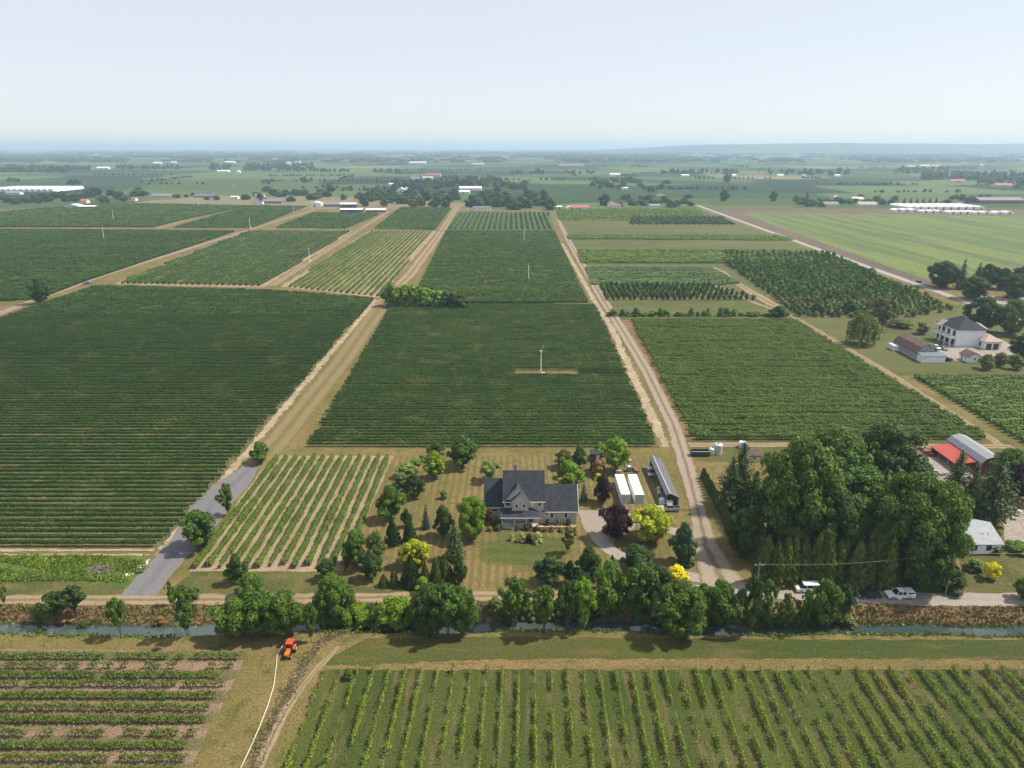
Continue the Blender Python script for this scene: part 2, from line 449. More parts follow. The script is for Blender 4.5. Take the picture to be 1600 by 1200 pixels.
M['verge'] = ground_mat('mown_headland_grass', (0.088, 0.098, 0.026), (0.060, 0.080, 0.019), (0.150, 0.112, 0.045), 0.05, 0.3, stretch=(0.25, 1, 1))
M['row_grass'] = ground_mat('mown_vineyard_alleys', (0.082, 0.100, 0.024), (0.058, 0.080, 0.018), (0.17, 0.13, 0.06), 0.12, 0.5, stretch=(1, 0.12, 1), f3=0.45)
M['dry'] = ground_mat('parched_grass', (0.24, 0.165, 0.07), (0.175, 0.135, 0.052), (0.095, 0.10, 0.03), 0.08, 0.4, stretch=(0.3, 1, 1))
M['weeds'] = ground_mat('weedy_ground', (0.10, 0.17, 0.03), (0.075, 0.125, 0.03), (0.17, 0.18, 0.06), 0.1, 0.5)
M['vine_floor'] = ground_mat('vineyard_grass', (0.135, 0.130, 0.050), (0.105, 0.115, 0.040), (0.22, 0.175, 0.09), 0.02, 0.25)
M['vine_soil'] = ground_mat('bare_vineyard_soil', (0.40, 0.30, 0.20), (0.33, 0.24, 0.155), (0.18, 0.16, 0.07), 0.1, 0.5, f3=0.3)
M['pink_soil'] = ground_mat('pinkish_soil', (0.31, 0.20, 0.14), (0.25, 0.165, 0.11), (0.13, 0.125, 0.045), 0.07, 0.35, stretch=(0.4, 1, 1), extra=stripes('Y', 5.14, (0.10, 0.115, 0.035), 0.75, 0.5, 0.25))
M['brown'] = ground_mat('ploughed_soil', (0.17, 0.12, 0.095), (0.14, 0.10, 0.08), (0.20, 0.15, 0.11), 0.03, 0.1, stretch=(1, 0.1, 1))
M['crop'] = ground_mat('pale_green_crop', (0.165, 0.210, 0.060), (0.105, 0.155, 0.060), (0.20, 0.225, 0.075), 0.05, 0.09, stretch=(1, 0.05, 1), contrast=0.1)
M['meadow'] = ground_mat('olive_meadow', (0.128, 0.138, 0.046), (0.096, 0.112, 0.034), (0.175, 0.150, 0.065), 0.02, 0.1, stretch=(0.3, 1, 1))
M['strip_green'] = ground_mat('green_strip', (0.09, 0.145, 0.045), (0.07, 0.115, 0.038), (0.12, 0.155, 0.06), 0.03, 0.12, stretch=(0.3, 1, 1))
M['yard'] = ground_mat('gravel_yard', (0.38, 0.335, 0.29), (0.34, 0.30, 0.255), (0.28, 0.24, 0.19), 0.1, 0.4)

Z1, Z2, Z3, Z4 = 0.01, 0.05, 0.09, 0.13
# near vineyards
sheet('vineyard_floor', [(-125, 76), (-49, 76), (-49.5, 110.6), (-125, 111)], M['pink_soil'], Z1)
sheet('vineyard_floor', [(-36.5, 70), (135, 70), (135, 105.6), (-33.5, 105.6)], M['row_grass'], Z1)
sheet('dry_headland', [(-24, 105.4), (135, 105.4), (135, 107.6), (60, 108.4), (-5, 108.2), (-24, 107)], M['dry'], Z2, 0.3, 1.4)
sheet('headland', [(-36, 106.5), (135, 107), (135, 113.6), (60, 113.9), (0, 114.6), (-28, 114.2)], M['verge'], Z1, 0.3)
strip('worn_path', [(*P(400, 1210), 1.7), (*P(430, 1140), 1.6), (*P(462, 1085), 1.5), (*P(500, 1040), 1.2), (*P(530, 1010), 0.7)], M['dirt'], Z2, 0.3)
# dirt road beside the ditch, and the gravel road it becomes
strip('road', [(-180, 126.2, 3.4), (-110, 126.2, 3.6), (-60, 126.4, 3.8), (-10, 127.6, 3.4), (30, 128.2, 3.6)], M['dirt'], Z3, 0.4)
strip('road', [(30, 128.4, 4.2), (48, 129.6, 5.0), (62, 128.4, 5.0), (85, 126.6, 4.6), (107, 126.3, 4.6), (180, 126.3, 4.6)], M['gravel'], Z3, 0.25)
sheet('weedy_ground', px([(-260, 866), (225, 868), (236, 885), (205, 915), (100, 925), (-320, 928)]), M['weeds'], Z1)
sheet('dry_headland', px([(-320, 912), (90, 905), (205, 918), (185, 936), (-330, 940)]), M['grass'], Z2)
strip('headland', [(-300, 145.4, 1.0), (-84, 145.6, 1.0)], M['sand'], Z2, 0.25)
strip('headland', [(-300, 143.6, 0.7), (-82, 143.6, 0.7)], M['sand'], Z2, 0.25)
# small vineyard, grass round it, house lawn
sheet('vineyard_floor', px([(295, 893), (535, 893), (615, 712), (424, 712)]), M['vine_soil'], Z1, 0.3)
sheet('grass', px([(255, 932), (300, 893), (535, 893), (560, 860), (720, 930), (640, 932)]), M['grass'], Z1)
sheet('lawn', px([(540, 893), (618, 712), (1032, 712), (1052, 760), (1062, 835), (1078, 893), (1100, 912), (760, 918), (560, 918)]), M['lawn'], Z1)
# lane on the left, track on the right, driveway
band('lane', [(186, 931), (236, 878), (289, 831), (328, 771), (372, 738), (390, 724)], [(246, 931), (276, 886), (301, 855), (341, 797), (377, 757), (397, 732)], M['asphalt'], Z3, 0.3)
strip('sandy_edge', [(-81.9, 144, 2.6), (-82.2, 200, 2.4), (-83, 300, 2.6), (-83.5, 432, 2.8)], M['sand'], Z2, 0.7, 1.3)
strip('grass_track', [(-75.5, 190, 9), (-75, 300, 10), (-78, 432, 11)], M['grass_track'], Z1, 0.4)
band('dirt_track', [(868, 340), (886, 380), (930, 460), (966, 520), (1001, 580), (1041, 665), (1061, 735), (1079, 800), (1083, 850), (1094, 915)],
     [(873, 340), (895, 380), (944, 460), (984, 520), (1021, 580), (1064, 665), (1088, 735), (1103, 800), (1124, 860), (1168, 915)], M['dirt_pale'], Z3, 0.25)
strip('sandy_edge', [(48.6, 206, 3), (50, 280, 3.2), (52, 360, 3.2), (50.5, 430, 3), (48.5, 700, 3)], M['sand'], Z2, 0.8, 1.3)
strip('sandy_edge', [(58.2, 212, 5), (59.5, 280, 5), (62, 378, 6)], M['dry'], Z2, 0.8, 1.3)
sheet('driveway', px([(903, 797), (945, 798), (985, 803), (1003, 812), (990, 826), (965, 842), (950, 858), (930, 846), (912, 826)]), M['gravel'], Z2, 0.2, 1.5)
strip('driveway', [(*P(985, 811), 3.4), (*P(1020, 822), 3.2), (*P(1050, 829), 3.4), (*P(1085, 838), 4)], M['gravel'], Z2, 0.15)
strip('driveway', [(*P(935, 838), 4.5), (*P(952, 861), 3.6), (*P(987, 879), 3.2), (*P(1027, 889), 3.2), (*P(1067, 898), 3.3), (*P(1112, 908), 4)], M['gravel'], Z2, 0.15)
# floors of the mid fields
sheet('vineyard_floor', [(-282, 146), (-83.2, 146), (-85, 434), (-150, 458), (-282, 476)], M['vine_floor'], Z1)
sheet('vineyard_floor', [(-65, 205), (46.5, 205), (49.6, 414), (-71.5, 414)], M['vine_floor'], Z1)
sheet('vineyard_floor', [(57.5, 210.5), (154, 210.5), (153, 378), (64, 378)], M['vine_floor'], Z1)
sheet('vineyard_floor', [(161, 200), (320, 200), (320, 277), (164, 277)], M['vine_floor'], Z1)
strip('dirt_track', [(155, 205, 3), (157.5, 280, 3.2), (157, 330, 3.2), (156.5, 390, 3.2), (147, 420, 3.2), (140, 470, 3), (120, 545, 3)], M['dirt'], Z2, 0.4)
strip('dirt_track', [(57, 384, 4.5), (105, 385, 4.5), (156, 385, 4.5)], M['dry'], Z1, 0.5)
strip('dirt_track', [(56, 421, 7), (105, 420, 6), (152, 419, 7)], M['dry'], Z1, 0.5)
strip('dirt_track', [(-31, 420, 5.5), (10, 419.5, 5.5), (40, 419, 4)], M['grass'], Z2, 0.4)
strip('cleared_row', [(1.5, 281.8, 6.0), (27.5, 281.8, 6.0)], M['dry'], Z2, 0.2)
sheet('grass', [(160, 280), (300, 280), (300, 392), (250, 430), (160, 392)], M['meadow'], Z1)
sheet('grass', [(56, 211), (57.5, 195), (150, 190), (160, 211)], M['grass'], Z1)
strip('dirt_track', [(56, 207.5, 3.5), (100, 207.5, 3.5), (158, 206, 3.5)], M['dirt'], Z2, 0.4)
# upper fields
def field(name, poly, mat, z=Z1): return sheet(name, px(poly), mat, z, 0.8, 8)
field('vineyard_floor', [(655, 447), (735, 474), (920, 474), (866, 361), (696, 361)], M['vine_floor'])
field('vineyard_floor', [(696, 359), (866, 359), (859, 331), (716, 331)], M['strip_green'])
field('vineyard_floor', [(-60, 478), (60, 470), (130, 443), (372, 361), (-60, 357)], M['vine_floor'])
field('vineyard_floor', [(178, 444), (412, 449), (552, 361), (384, 361)], M['vine_soil'])
field('vineyard_floor', [(438, 448), (592, 465), (683, 361), (577, 361)], M['vine_soil'])
field('vineyard_floor', [(-60, 356), (240, 356), (390, 321), (170, 317), (-60, 336)], M['vine_floor'])
field('vineyard_floor', [(268, 357), (396, 357), (482, 322), (388, 321)], M['vine_floor'])
field('vineyard_floor', [(428, 357), (543, 358), (597, 334), (488, 332)], M['vine_floor'])
field('vineyard_floor', [(582, 358), (681, 360), (706, 325), (624, 324)], M['vine_floor'])
strip('road', [(-290, 330, 6), (-290, 388, 6.5), (-300, 511, 6), (-297, 800, 5.5), (-294, 1090, 5.5)], M['dirt_pale'], Z2, 0.4, 4)
strip('dirt_track', [(-294, 360, 3), (-270, 470, 2), (-160, 462, 2)], M['dry'], Z1, 0.4, 4)
strip('dirt_track', [(*P(425, 447), 5), (*P(490, 405), 5), (*P(560, 360), 5), (*P(607, 330), 6)], M['dirt'], Z2, 0.5, 4)
strip('dirt_track', [(*P(598, 470), 9), (*P(640, 430), 9), (*P(688, 365), 8), (*P(715, 322), 8)], M['dirt'], Z2, 0.6, 4)
strip('dirt_track', [(*P(245, 357), 6), (*P(330, 332), 7), (*P(388, 320), 8)], M['dirt'], Z2, 0.6, 5)
strip('dirt_track', [(*P(180, 446), 5), (*P(300, 448), 5), (*P(430, 451), 5), (*P(520, 461), 6), (*P(596, 467), 6)], M['dry'], Z2, 0.5, 4)
strip('dirt_track', [(*P(240, 358), 9), (*P(400, 359), 9), (*P(560, 360), 8), (*P(700, 361), 8), (*P(870, 361), 7)], M['dry'], Z2, 0.6, 5)
strip('road', [(*P(-40, 341), 9), (*P(40, 329), 9), (*P(85, 324), 9)], M['dirt_pale'], Z2, 0.5, 5)
# right of the long track: meadow strips, orchards, the pale crop
field('meadow', [(872, 345), (900, 385), (950, 470), (960, 500), (1240, 500), (1450, 500), (1500, 480), (1092, 326), (870, 326)], M['meadow'])
field('orchard_floor', [(872, 344), (1130, 346), (1085, 322), (868, 326)], M['strip_green'], Z2)
field('green_strip', [(886, 375), (1245, 377), (1215, 366), (884, 368)], M['strip_green'], Z2)
field('green_strip', [(905, 413), (1120, 413), (1300, 412), (1235, 391), (900, 391)], M['strip_green'], Z2)
field('vineyard_floor', [(922, 447), (1160, 446), (1112, 418), (912, 418)], M['strip_green'], Z2)
field('orchard_floor', [(1240, 496), (1190, 455), (1130, 412), (1135, 394), (1300, 394), (1500, 488), (1420, 500)], M['vine_floor'], Z2)
strip('dirt_track', [(*P(1112, 418), 5), (*P(1128, 425), 6), (*P(1150, 442), 5), (*P(1190, 466), 8), (*P(1215, 480), 8)], M['dirt'], Z3, 0.6, 4)
strip('road', [(275, 330, 6.5), (276.5, 428, 6.5), (282, 695, 6.5), (296, 1170, 7)], M['road'], Z3, 0.2, 5)
field('ploughed_strip', [(1118, 329), (1440, 444), (1475, 444), (1245, 358), (1150, 328)], M['brown'])
field('ploughed_strip', [(1118, 329), (1250, 331), (1620, 337), (1620, 330), (1110, 326)], M['brown'], Z2)
field('crop', [(1160, 334), (1462, 443), (1640, 440), (1640, 338)], M['crop'], Z2)
field('crop', [(1092, 321), (1235, 321), (1250, 328), (1108, 328)], M['meadow'], Z2)
strip('ditch_line', [(*P(1280, 336), 4), (*P(1400, 366), 4), (*P(1500, 392), 4), (*P(1640, 425), 4)], M['brown'], Z3, 0.5, 5)
strip('ditch_line', [(*P(1240, 367), 3.5), (*P(1640, 367), 3.5)], M['strip_green'], Z3, 0.5, 5)
# farmyards on the right
sheet('gravel_yard', px([(1462, 545), (1490, 530), (1560, 528), (1590, 545), (1575, 560), (1520, 556), (1510, 565), (1485, 563)]), M['yard'], Z2)
sheet('gravel_yard', px([(1425, 706), (1500, 712), (1530, 740), (1460, 790), (1432, 745)]), M['yard'], Z2)
sheet('gravel_yard', px([(1568, 800), (1660, 790), (1660, 850), (1570, 846)]), M['yard'], Z2)
sheet('lawn', px([(1500, 870), (1660, 850), (1660, 930), (1515, 932)]), M['grass'], Z2)
sheet('gravel_yard', px([(1505, 470), (1540, 462), (1600, 466), (1620, 478), (1540, 474)]), M['yard'], Z2)
# ------------------------------------------------------------------ leaves, trees
def unit(a): return a / (np.linalg.norm(a, axis=1)[:, None] + 1e-9)
def leaf_quads(C, Nn, S, rng, ratio=0.75):
    n = len(C)
    Nn = unit(Nn)
    t = unit(np.cross(Nn, rng.normal(size=(n, 3)))); b = np.cross(Nn, t)
    S = np.broadcast_to(np.asarray(S, float), (n,))[:, None]
    q = []
    for sx, sy in ((-1, -0.7), (0.75, -1), (1, 0.7), (-0.75, 1)):
        j = rng.uniform(0.7, 1.25, (n, 2))
        q.append(C + t * S * 0.5 * sx * j[:, :1] + b * S * 0.5 * ratio * sy * j[:, 1:])
    V = np.stack(q, 1).reshape(-1, 3)
    F = np.arange(4 * n).reshape(n, 4)
    return V, F
def sphere_dirs(n, rng): return unit(rng.normal(size=(n, 3)))
def profile_round(t): return np.sqrt(np.clip(1 - (2 * t - 1) ** 2, 0, 1))
def crown_lobes(seed, nl, nleaf, leaf, z0=0.14, lobe=(0.11, 0.19), prof=profile_round, flat=1.0, droop=0.0, reach=(0.62, 0.98), skew=0.0):
    rng = np.random.default_rng(seed)
    k = np.arange(nl)
    t = (k + 0.5) / nl
    t = np.clip(t + rng.uniform(-0.5, 0.5, nl) / nl, 0.02, 0.98)
    ang = k * 2.39996 + rng.uniform(-0.5, 0.5, nl)
    r = rng.uniform(*lobe, nl)
    rad = prof(t) * 0.5
    rr = np.maximum(0, rad * rng.uniform(*reach, nl) - r * 0.55)
    inner = rng.random(nl) < 0.2
    rr[inner] *= 0.35
    c = np.stack([rr * np.cos(ang) + skew * (t - 0.4), rr * np.sin(ang), z0 + (1 - z0) * (t * 0.9 + 0.02)], 1)
    w = r ** 2; w /= w.sum()
    idx = rng.choice(nl, int(nleaf * 1.7), p=w)
    d = sphere_dirs(len(idx), rng)
    d[:, 2] = np.abs(d[:, 2]) * np.where(rng.random(len(idx)) < 0.78, 1, -1)
    d = unit(d)
    pos = c[idx] + d * (r[idx] * rng.uniform(0.72, 1.06, len(idx)))[:, None] * np.array([1, 1, 0.85 * flat])
    # drop leaves buried in other lobes
    keep = np.ones(len(pos), bool)
    for j in range(nl):
        q = (pos - c[j]) / np.array([1, 1, 0.85 * flat])
        keep &= ~((np.einsum('ij,ij->i', q, q) < (0.62 * r[j]) ** 2) & (idx != j))
    keep &= pos[:, 2] > z0 * 0.6
    pos, d = pos[keep][:nleaf], d[keep][:nleaf]
    if droop: pos[:, 2] -= droop * rng.random(len(pos)) ** 2 * np.hypot(pos[:, 0], pos[:, 1])
    nn = d + 0.38 * rng.normal(size=d.shape) + np.array([0, 0, 0.45])
    sz = leaf * rng.uniform(0.4, 1.55, len(pos))
    m = max(8, len(pos) // 9)                     # inner foliage that shades the gaps
    ic = rng.choice(nl, m, p=w); idr = sphere_dirs(m, rng)
    pos = np.concatenate([pos, c[ic] + idr * (r[ic] * rng.uniform(0.2, 0.62, m))[:, None]]); nn = np.concatenate([nn, idr + 0.3 * rng.normal(size=idr.shape)])
    sz = np.concatenate([sz, leaf * 2.1 * np.ones(m)])
    V, F = leaf_quads(pos, nn, sz, rng)
    return V, F, c, r
def trunk_mesh(name, limbs, r0=0.022, top=0.6, mat=None, lean=0.0, n=7, stems=1, seed=0):
    rng = random.Random(seed)
    mb = MB()
    for s in range(stems):
        a = 2 * math.pi * s / stems + 0.4
        q = 0.0 if stems == 1 else 0.09
        bx, by = 0.02 * (stems > 1) * math.cos(a), 0.02 * (stems > 1) * math.sin(a)
        pts = [(bx, by, -0.02), (bx + q * 0.3 * math.cos(a), by + q * 0.3 * math.sin(a), top * 0.35), (bx + q * math.cos(a) + lean * 0.5, by + q * math.sin(a), top * 0.7), (bx + q * 1.4 * math.cos(a) + lean, by + q * 1.4 * math.sin(a), top)]
        mb.tube(pts, [r0 * 1.25, r0, r0 * 0.7, r0 * 0.35], n)
    for (x, y, z) in limbs:
        zb = max(0.1, z * rng.uniform(0.45, 0.65))
        mb.tube([(lean * zb, 0, min(zb, top * 0.9)), (x * 0.5, y * 0.5, zb + (z - zb) * 0.6), (x, y, z)], [r0 * 0.5, r0 * 0.32, r0 * 0.14], 5)
    return mb.mesh(name, mat or M['bark'])
KINDS = {}
def add_kind(name, crown, trunk): KINDS.setdefault(name, []).append((crown, trunk))
def deciduous(kind, seeds, nl, nleaf, leaf, z0=0.14, lobe=(0.11, 0.19), prof=profile_round, mat='leaf', stems=1, r0=0.022, top=0.65, **kw):
    for s in seeds:
        V, F, c, r = crown_lobes(s, nl, nleaf, leaf, z0, lobe, prof, **kw)
        tr = trunk_mesh(kind + '_trunk', [tuple(q) for q in c[::max(1, nl // 9)]], r0=r0, top=top, stems=stems, seed=s)
        add_kind(kind, npmesh(kind + '_crown', V, F, M[mat]), tr)
def prof_egg(t): return np.clip(np.sin(np.pi * np.clip(t, 0, 1) ** 0.8), 0, 1) ** 0.66
def prof_top(t): return np.clip(np.sin(np.pi * np.clip(t, 0, 1) ** 1.35), 0, 1) ** 0.6
def prof_cone(t): return np.clip(1.05 * (1 - t) ** 0.8, 0, 1) * np.clip(t * 9 + 0.35, 0, 1)
def prof_dome(t): return np.sqrt(np.clip(1 - (t * 0.98) ** 2, 0, 1))
def prof_full(t): return np.clip(1 - np.abs(2 * np.clip(t, 0, 1) ** 1.12 - 1) ** 2.4, 0, 1) ** 0.55
deciduous('round', (1, 2, 3, 70, 71), 46, 5200, 0.050, lobe=(0.065, 0.18), prof=prof_egg, reach=(0.5, 1.08))
deciduous('wide', (4, 5, 72), 46, 5200, 0.050, z0=0.10, lobe=(0.07, 0.19), prof=prof_full, reach=(0.5, 1.08))
deciduous('big', (6, 7, 8, 9), 90, 16000, 0.027, z0=0.06, lobe=(0.05, 0.14), prof=prof_full, r0=0.03)
deciduous('airy', (10, 11, 12), 34, 3000, 0.046, z0=0.2, lobe=(0.055, 0.14), prof=prof_top, stems=2, r0=0.012, reach=(0.5, 1.05))
deciduous('stemmy', (13, 14), 34, 3200, 0.048, z0=0.34, lobe=(0.06, 0.16), prof=prof_top, stems=4, r0=0.011, top=0.75)
deciduous('tuft', (15,), 16, 1000, 0.075, z0=0.40, lobe=(0.12, 0.19), stems=3, r0=0.014, top=0.6)
deciduous('shrub', (16, 17, 18), 18, 1500, 0.085, z0=0.0, lobe=(0.13, 0.22), prof=prof_dome, r0=0.015, top=0.4)
deciduous('orchard', (19, 20, 21), 12, 420, 0.14, z0=0.16, lobe=(0.15, 0.24), r0=0.03, top=0.4)
deciduous('far', (22, 23, 24, 25), 15, 620, 0.12, z0=0.04, lobe=(0.13, 0.22), prof=prof_egg, r0=0.03)
def spruce(kind, seeds, whorls=20, nb=10, leaf=0.07, mat='needle', sag=0.28, per=9, lv=0.1, pw=0.85, tuft=1):
    for s in seeds:
        rng = np.random.default_rng(s)
        C, Nn = [], []
        for k in range(whorls):
            t = k / whorls
            z = 0.05 + 0.93 * t
            Rr = 0.5 * (1 - t) ** pw * min(1, 0.55 + 3.5 * t) + 0.015
            m = max(4, int(nb * (1 - 0.55 * t)))
            for a in np.arange(m) * 2 * np.pi / m + rng.uniform(0, 6.28):
                L = Rr * rng.uniform(0.86 - 1.4 * lv, 1.0 + lv)
                q = np.linspace(0.2, 1, max(3, int(per * (1 - 0.6 * t))))
                aj = a + rng.normal(0, 0.10, len(q))
                x, y = L * q * np.cos(aj), L * q * np.sin(aj)
                zz = z - sag * L * q + 0.12 * L * q ** 3 + rng.normal(0, 0.008, len(q))
                for _ in range(tuft - 1):
                    C.append(np.stack([x, y, zz], 1) + rng.normal(0, 0.018, (len(q), 3))); Nn.append(np.stack([np.cos(aj) * 0.3, np.sin(aj) * 0.3, np.ones(len(q))], 1) + rng.normal(0, 0.3, (len(q), 3)))
                C.append(np.stack([x, y, zz], 1))
                Nn.append(np.stack([np.cos(aj) * 0.45, np.sin(aj) * 0.45, np.ones(len(q))], 1) + rng.normal(0, 0.3, (len(q), 3)))
        C, Nn = np.concatenate(C), np.concatenate(Nn)
        C[:, 2] = np.maximum(C[:, 2], 0.01)
        V, F = leaf_quads(C, Nn, leaf * rng.uniform(0.7, 1.3, len(C)) * (1.1 - 0.55 * C[:, 2]), rng)
        V2, F2 = leaf_quads(np.array([[0, 0, 0.985]] * 4), rng.normal(size=(4, 3)) * np.array([1, 1, 0.1]), 0.035, rng)
        V = np.concatenate([V, V2]); F = np.concatenate([F, F2 + 4 * len(F)])
        add_kind(kind, npmesh(kind + '_crown', V, F, M[mat]), trunk_mesh(kind + '_trunk', [], r0=0.02, top=0.95, seed=s))
spruce('spruce', (31, 32), whorls=20, nb=14, leaf=0.085, per=10)
spruce('pine', (26, 27, 28), whorls=26, nb=12, leaf=0.05, per=12, sag=-0.05, lv=0.3, pw=0.75, tuft=3)
def cedar(kind, seeds, n=1500, leaf=0.075, pw=0.62, spires=1):
    for s in seeds:
        rng = np.random.default_rng(s)
        t = rng.beta(1.0, 1.35, n)
        a = rng.uniform(0, 2 * np.pi, n)
        lump = 1 + 0.24 * np.sin(a * 5 + t * 17) * np.sin(t * 23 + a * 2) + rng.normal(0, 0.12, n)
        r = 0.46 * (1 - t) ** pw * np.clip(t * 8 + 0.7, 0, 1) * lump
        C = np.stack([r * np.cos(a), r * np.sin(a), t], 1)
        Nn = np.stack([np.cos(a), np.sin(a), np.full(n, 0.35)], 1) + rng.normal(0, 0.4, (n, 3))
        V, F = leaf_quads(C, Nn, leaf * rng.uniform(0.7, 1.4, n), rng, 1.1)
        V[:, 2] = np.maximum(V[:, 2], 0.0)
        add_kind(kind, npmesh(kind + '_crown', V, F, M['needle']), trunk_mesh(kind + '_trunk', [], r0=0.02, top=0.9, seed=s))
cedar('cedar', (41, 42, 43))
cedar('cone', (44, 45), n=2400, leaf=0.07, pw=0.8)
def willow(seeds):
    for s in seeds:
        rng = np.random.default_rng(s)
        C, Nn = [], []
        for k in range(150):
            a = rng.uniform(0, 6.28); q = math.sqrt(rng.random()) * 0.46
            top = 0.98 - 1.1 * q ** 1.6 + rng.normal(0, 0.03)
            L = rng.uniform(0.25, 0.6) * (0.5 + q)
            z = np.linspace(top, max(0.06, top - L * 1.6), 16)
            x = q * math.cos(a) + rng.normal(0, 0.012, 16); y = q * math.sin(a) + rng.normal(0, 0.012, 16)
            C.append(np.stack([x, y, z], 1)); Nn.append(np.stack([np.full(16, math.cos(a)), np.full(16, math.sin(a)), np.full(16, 0.5)], 1) + rng.normal(0, 0.35, (16, 3)))
        C, Nn = np.concatenate(C), np.concatenate(Nn)
        V, F = leaf_quads(C, Nn, 0.06 * rng.uniform(0.7, 1.3, len(C)), rng)
        add_kind('willow', npmesh('willow_crown', V, F, M['leaf']), trunk_mesh('willow_trunk', [(0.2, 0.1, 0.8), (-0.2, 0.1, 0.75), (0, -0.2, 0.8)], r0=0.035, top=0.7, seed=s))
willow((51,))

G = dict(mid=(0.069, 0.130, 0.018), bright=(0.121, 0.217, 0.018), dark=(0.041, 0.081, 0.016), deep=(0.027, 0.054, 0.015), olive=(0.112, 0.140, 0.036), light=(0.132, 0.185, 0.043),
         lime=(0.148, 0.237, 0.016), blue=(0.056, 0.090, 0.065), purple=(0.038, 0.016, 0.022), yellow=(0.60, 0.50, 0.02), chart=(0.27, 0.31, 0.018),
         gold=(0.40, 0.38, 0.02), red=(0.13, 0.016, 0.02), cedar=(0.076, 0.106, 0.019), pinec=(0.059, 0.086, 0.026), brown=(0.19, 0.125, 0.05), bluegreen=(0.044, 0.095, 0.036), pale=(0.34, 0.37, 0.13))
TREES = []
def plant_at(kind, x, y, wd, ht, col, label, name='tree', cat='tree', group=None, parts=True, z=None):
    pr = rnd.choice(KINDS[kind])
    c = G[col] if isinstance(col, str) else col
    j = rnd.uniform(0.9, 1.1)
    c4 = (c[0] * j * rnd.uniform(0.93, 1.07), c[1] * j, c[2] * j * rnd.uniform(0.93, 1.07), 1)
    z = ground_z(x, y) if z is None else z
    if parts:
        o = empty(name, (x, y, z), rnd.uniform(0, 6.28), (wd, wd, ht))
        k = link('crown', pr[0], o); k.color = c4
        link('trunk', pr[1], o)
    else:
        o = link(name, pr[0], None, (x, y, z), rnd.uniform(0, 6.28), (wd, wd, ht)); o.color = c4
    tag(o, label, cat, group)
    TREES.append((x, y, wd))
    return o
CLEAR = ('stemmy', 'tuft', 'spruce', 'cedar', 'cone', 'pine', 'willow')
def plant(kind, u, vt, vb, wpx, col, label, name='tree', cat='tree', group=None, parts=True, bank=0.0):
    """u, top row, bottom row, width in px: the crown is a round body seen from above, so its near edge hides the foot"""
    x, y = P(u, vb, bank)
    s = mpp(y, 3.0)
    th = math.atan2(CAM_H - 3, y)
    Vh, r = (vb - vt) * s, wpx * s / 2
    k = 0.75 if kind in CLEAR else 1.0
    q = r * math.sin(th) * k
    h = 2 / math.cos(th) * math.sqrt(max((Vh / 2) ** 2 - q * q, (0.3 * Vh) ** 2))
    if kind in ('stemmy', 'tuft'): h = Vh / math.cos(th) * 0.93
    else: vb = (vt + vb) / 2 + h * math.cos(th) / 2 / s
    x, y = P(u, vb, bank)
    z = ground_z(x, y)
    wd = wpx * s * (1.15 if kind in ('round', 'wide', 'big', 'airy', 'stemmy', 'shrub') else 1.0)
    return plant_at(kind, x, y, wd, max(0.4, h), col, label, name, cat, group, parts, z)

# ------------------------------------------------------------------ vine rows
def row_arrays(L, rng, dens=22, wid=0.85, z0=0.55, z1=1.95, leaf=0.42, gaps=0.0, core=True, vig=0.25, x0=0.0):
    """leaves over an arched hedge that runs along +x from 0 to L"""
    n = int(L * dens)
    xs_ = rng.uniform(0, L, n)
    g = int(L / 1.5) + 4
    def smooth(k, s=1.0):
        a = rng.normal(size=int(L / k) + 4)
        return lambda q: np.interp(q / k, np.arange(len(a)), a) * s
    f1, f2, f3 = smooth(1.6), smooth(7.0), smooth(0.8)
    vigor = 1 + vig * (0.5 * f1(xs_) + 0.6 * f2(xs_))
    keep = vigor + 0.0 > (gaps - 0.25 if gaps else -9)
    if gaps: keep = (vigor > 0.55 + gaps)
    th = rng.uniform(-0.25, np.pi + 0.25, n)
    hw = wid / 2 * np.clip(vigor, 0.3, 1.6); zc = z0 + (z1 - z0) * 0.35; up = (z1 - zc) * np.clip(vigor, 0.4, 1.35)
    rr = rng.uniform(0.78, 1.12, n)
    y = hw * np.cos(th) * rr; z = zc + np.where(np.sin(th) > 0, up * np.sin(th) * rr, (zc - z0) * np.sin(th) * 3)
    C = np.stack([xs_, y + 0.06 * f3(xs_), np.maximum(0.05, z)], 1)[keep]
    Nn = np.stack([np.zeros(n), np.cos(th), np.sin(th) + 0.3], 1)[keep] + rng.normal(0, 0.3, (keep.sum(), 3))
    V, F = leaf_quads(C, Nn, leaf * rng.uniform(0.6, 1.4, len(C)), rng)
    if core:
        k = max(2, int(L / 0.8)); q = np.linspace(0, L, k)
        vg = np.clip(1 + vig * (0.5 * f1(q) + 0.6 * f2(q)), 0.35, 1.5)
        if gaps: vg = np.where(vg > 0.6 + gaps, vg, 0.03)
        ring = [(-0.8, z0 + 0.1), (-0.75, 0.55), (0, 0.86), (0.75, 0.55), (0.8, z0 + 0.1)]
        cv = []
        for (a, bz) in ring:
            zz = (bz if bz in (z0 + 0.1,) else zc + (z1 - zc) * (bz - 0.2)) * np.ones(k)
            cv.append(np.stack([q, a * hw.mean() * vg * 0.9 + rng.normal(0, 0.05, k), np.where(vg < 0.1, 0.0, zz * (0.75 + 0.25 * vg)) + rng.normal(0, 0.05, k)], 1))
        cv = np.stack(cv, 1)                      # k,5,3
        base = len(V); V = np.concatenate([V, cv.reshape(-1, 3)])
        i = np.arange(k - 1)[:, None]; jn = np.arange(4)[None]
        a = base + i * 5 + jn
        F = np.concatenate([F, np.stack([a, a + 1, a + 6, a + 5], -1).reshape(-1, 4)])
    V[:, 0] += x0
    return V, F
M['vine_dark'] = vine_mat('vine_leaves_dark', (0.043, 0.086, 0.016), (0.053, 0.099, 0.019), (0.125, 0.15, 0.036), f3=0.8, s1=0.018)
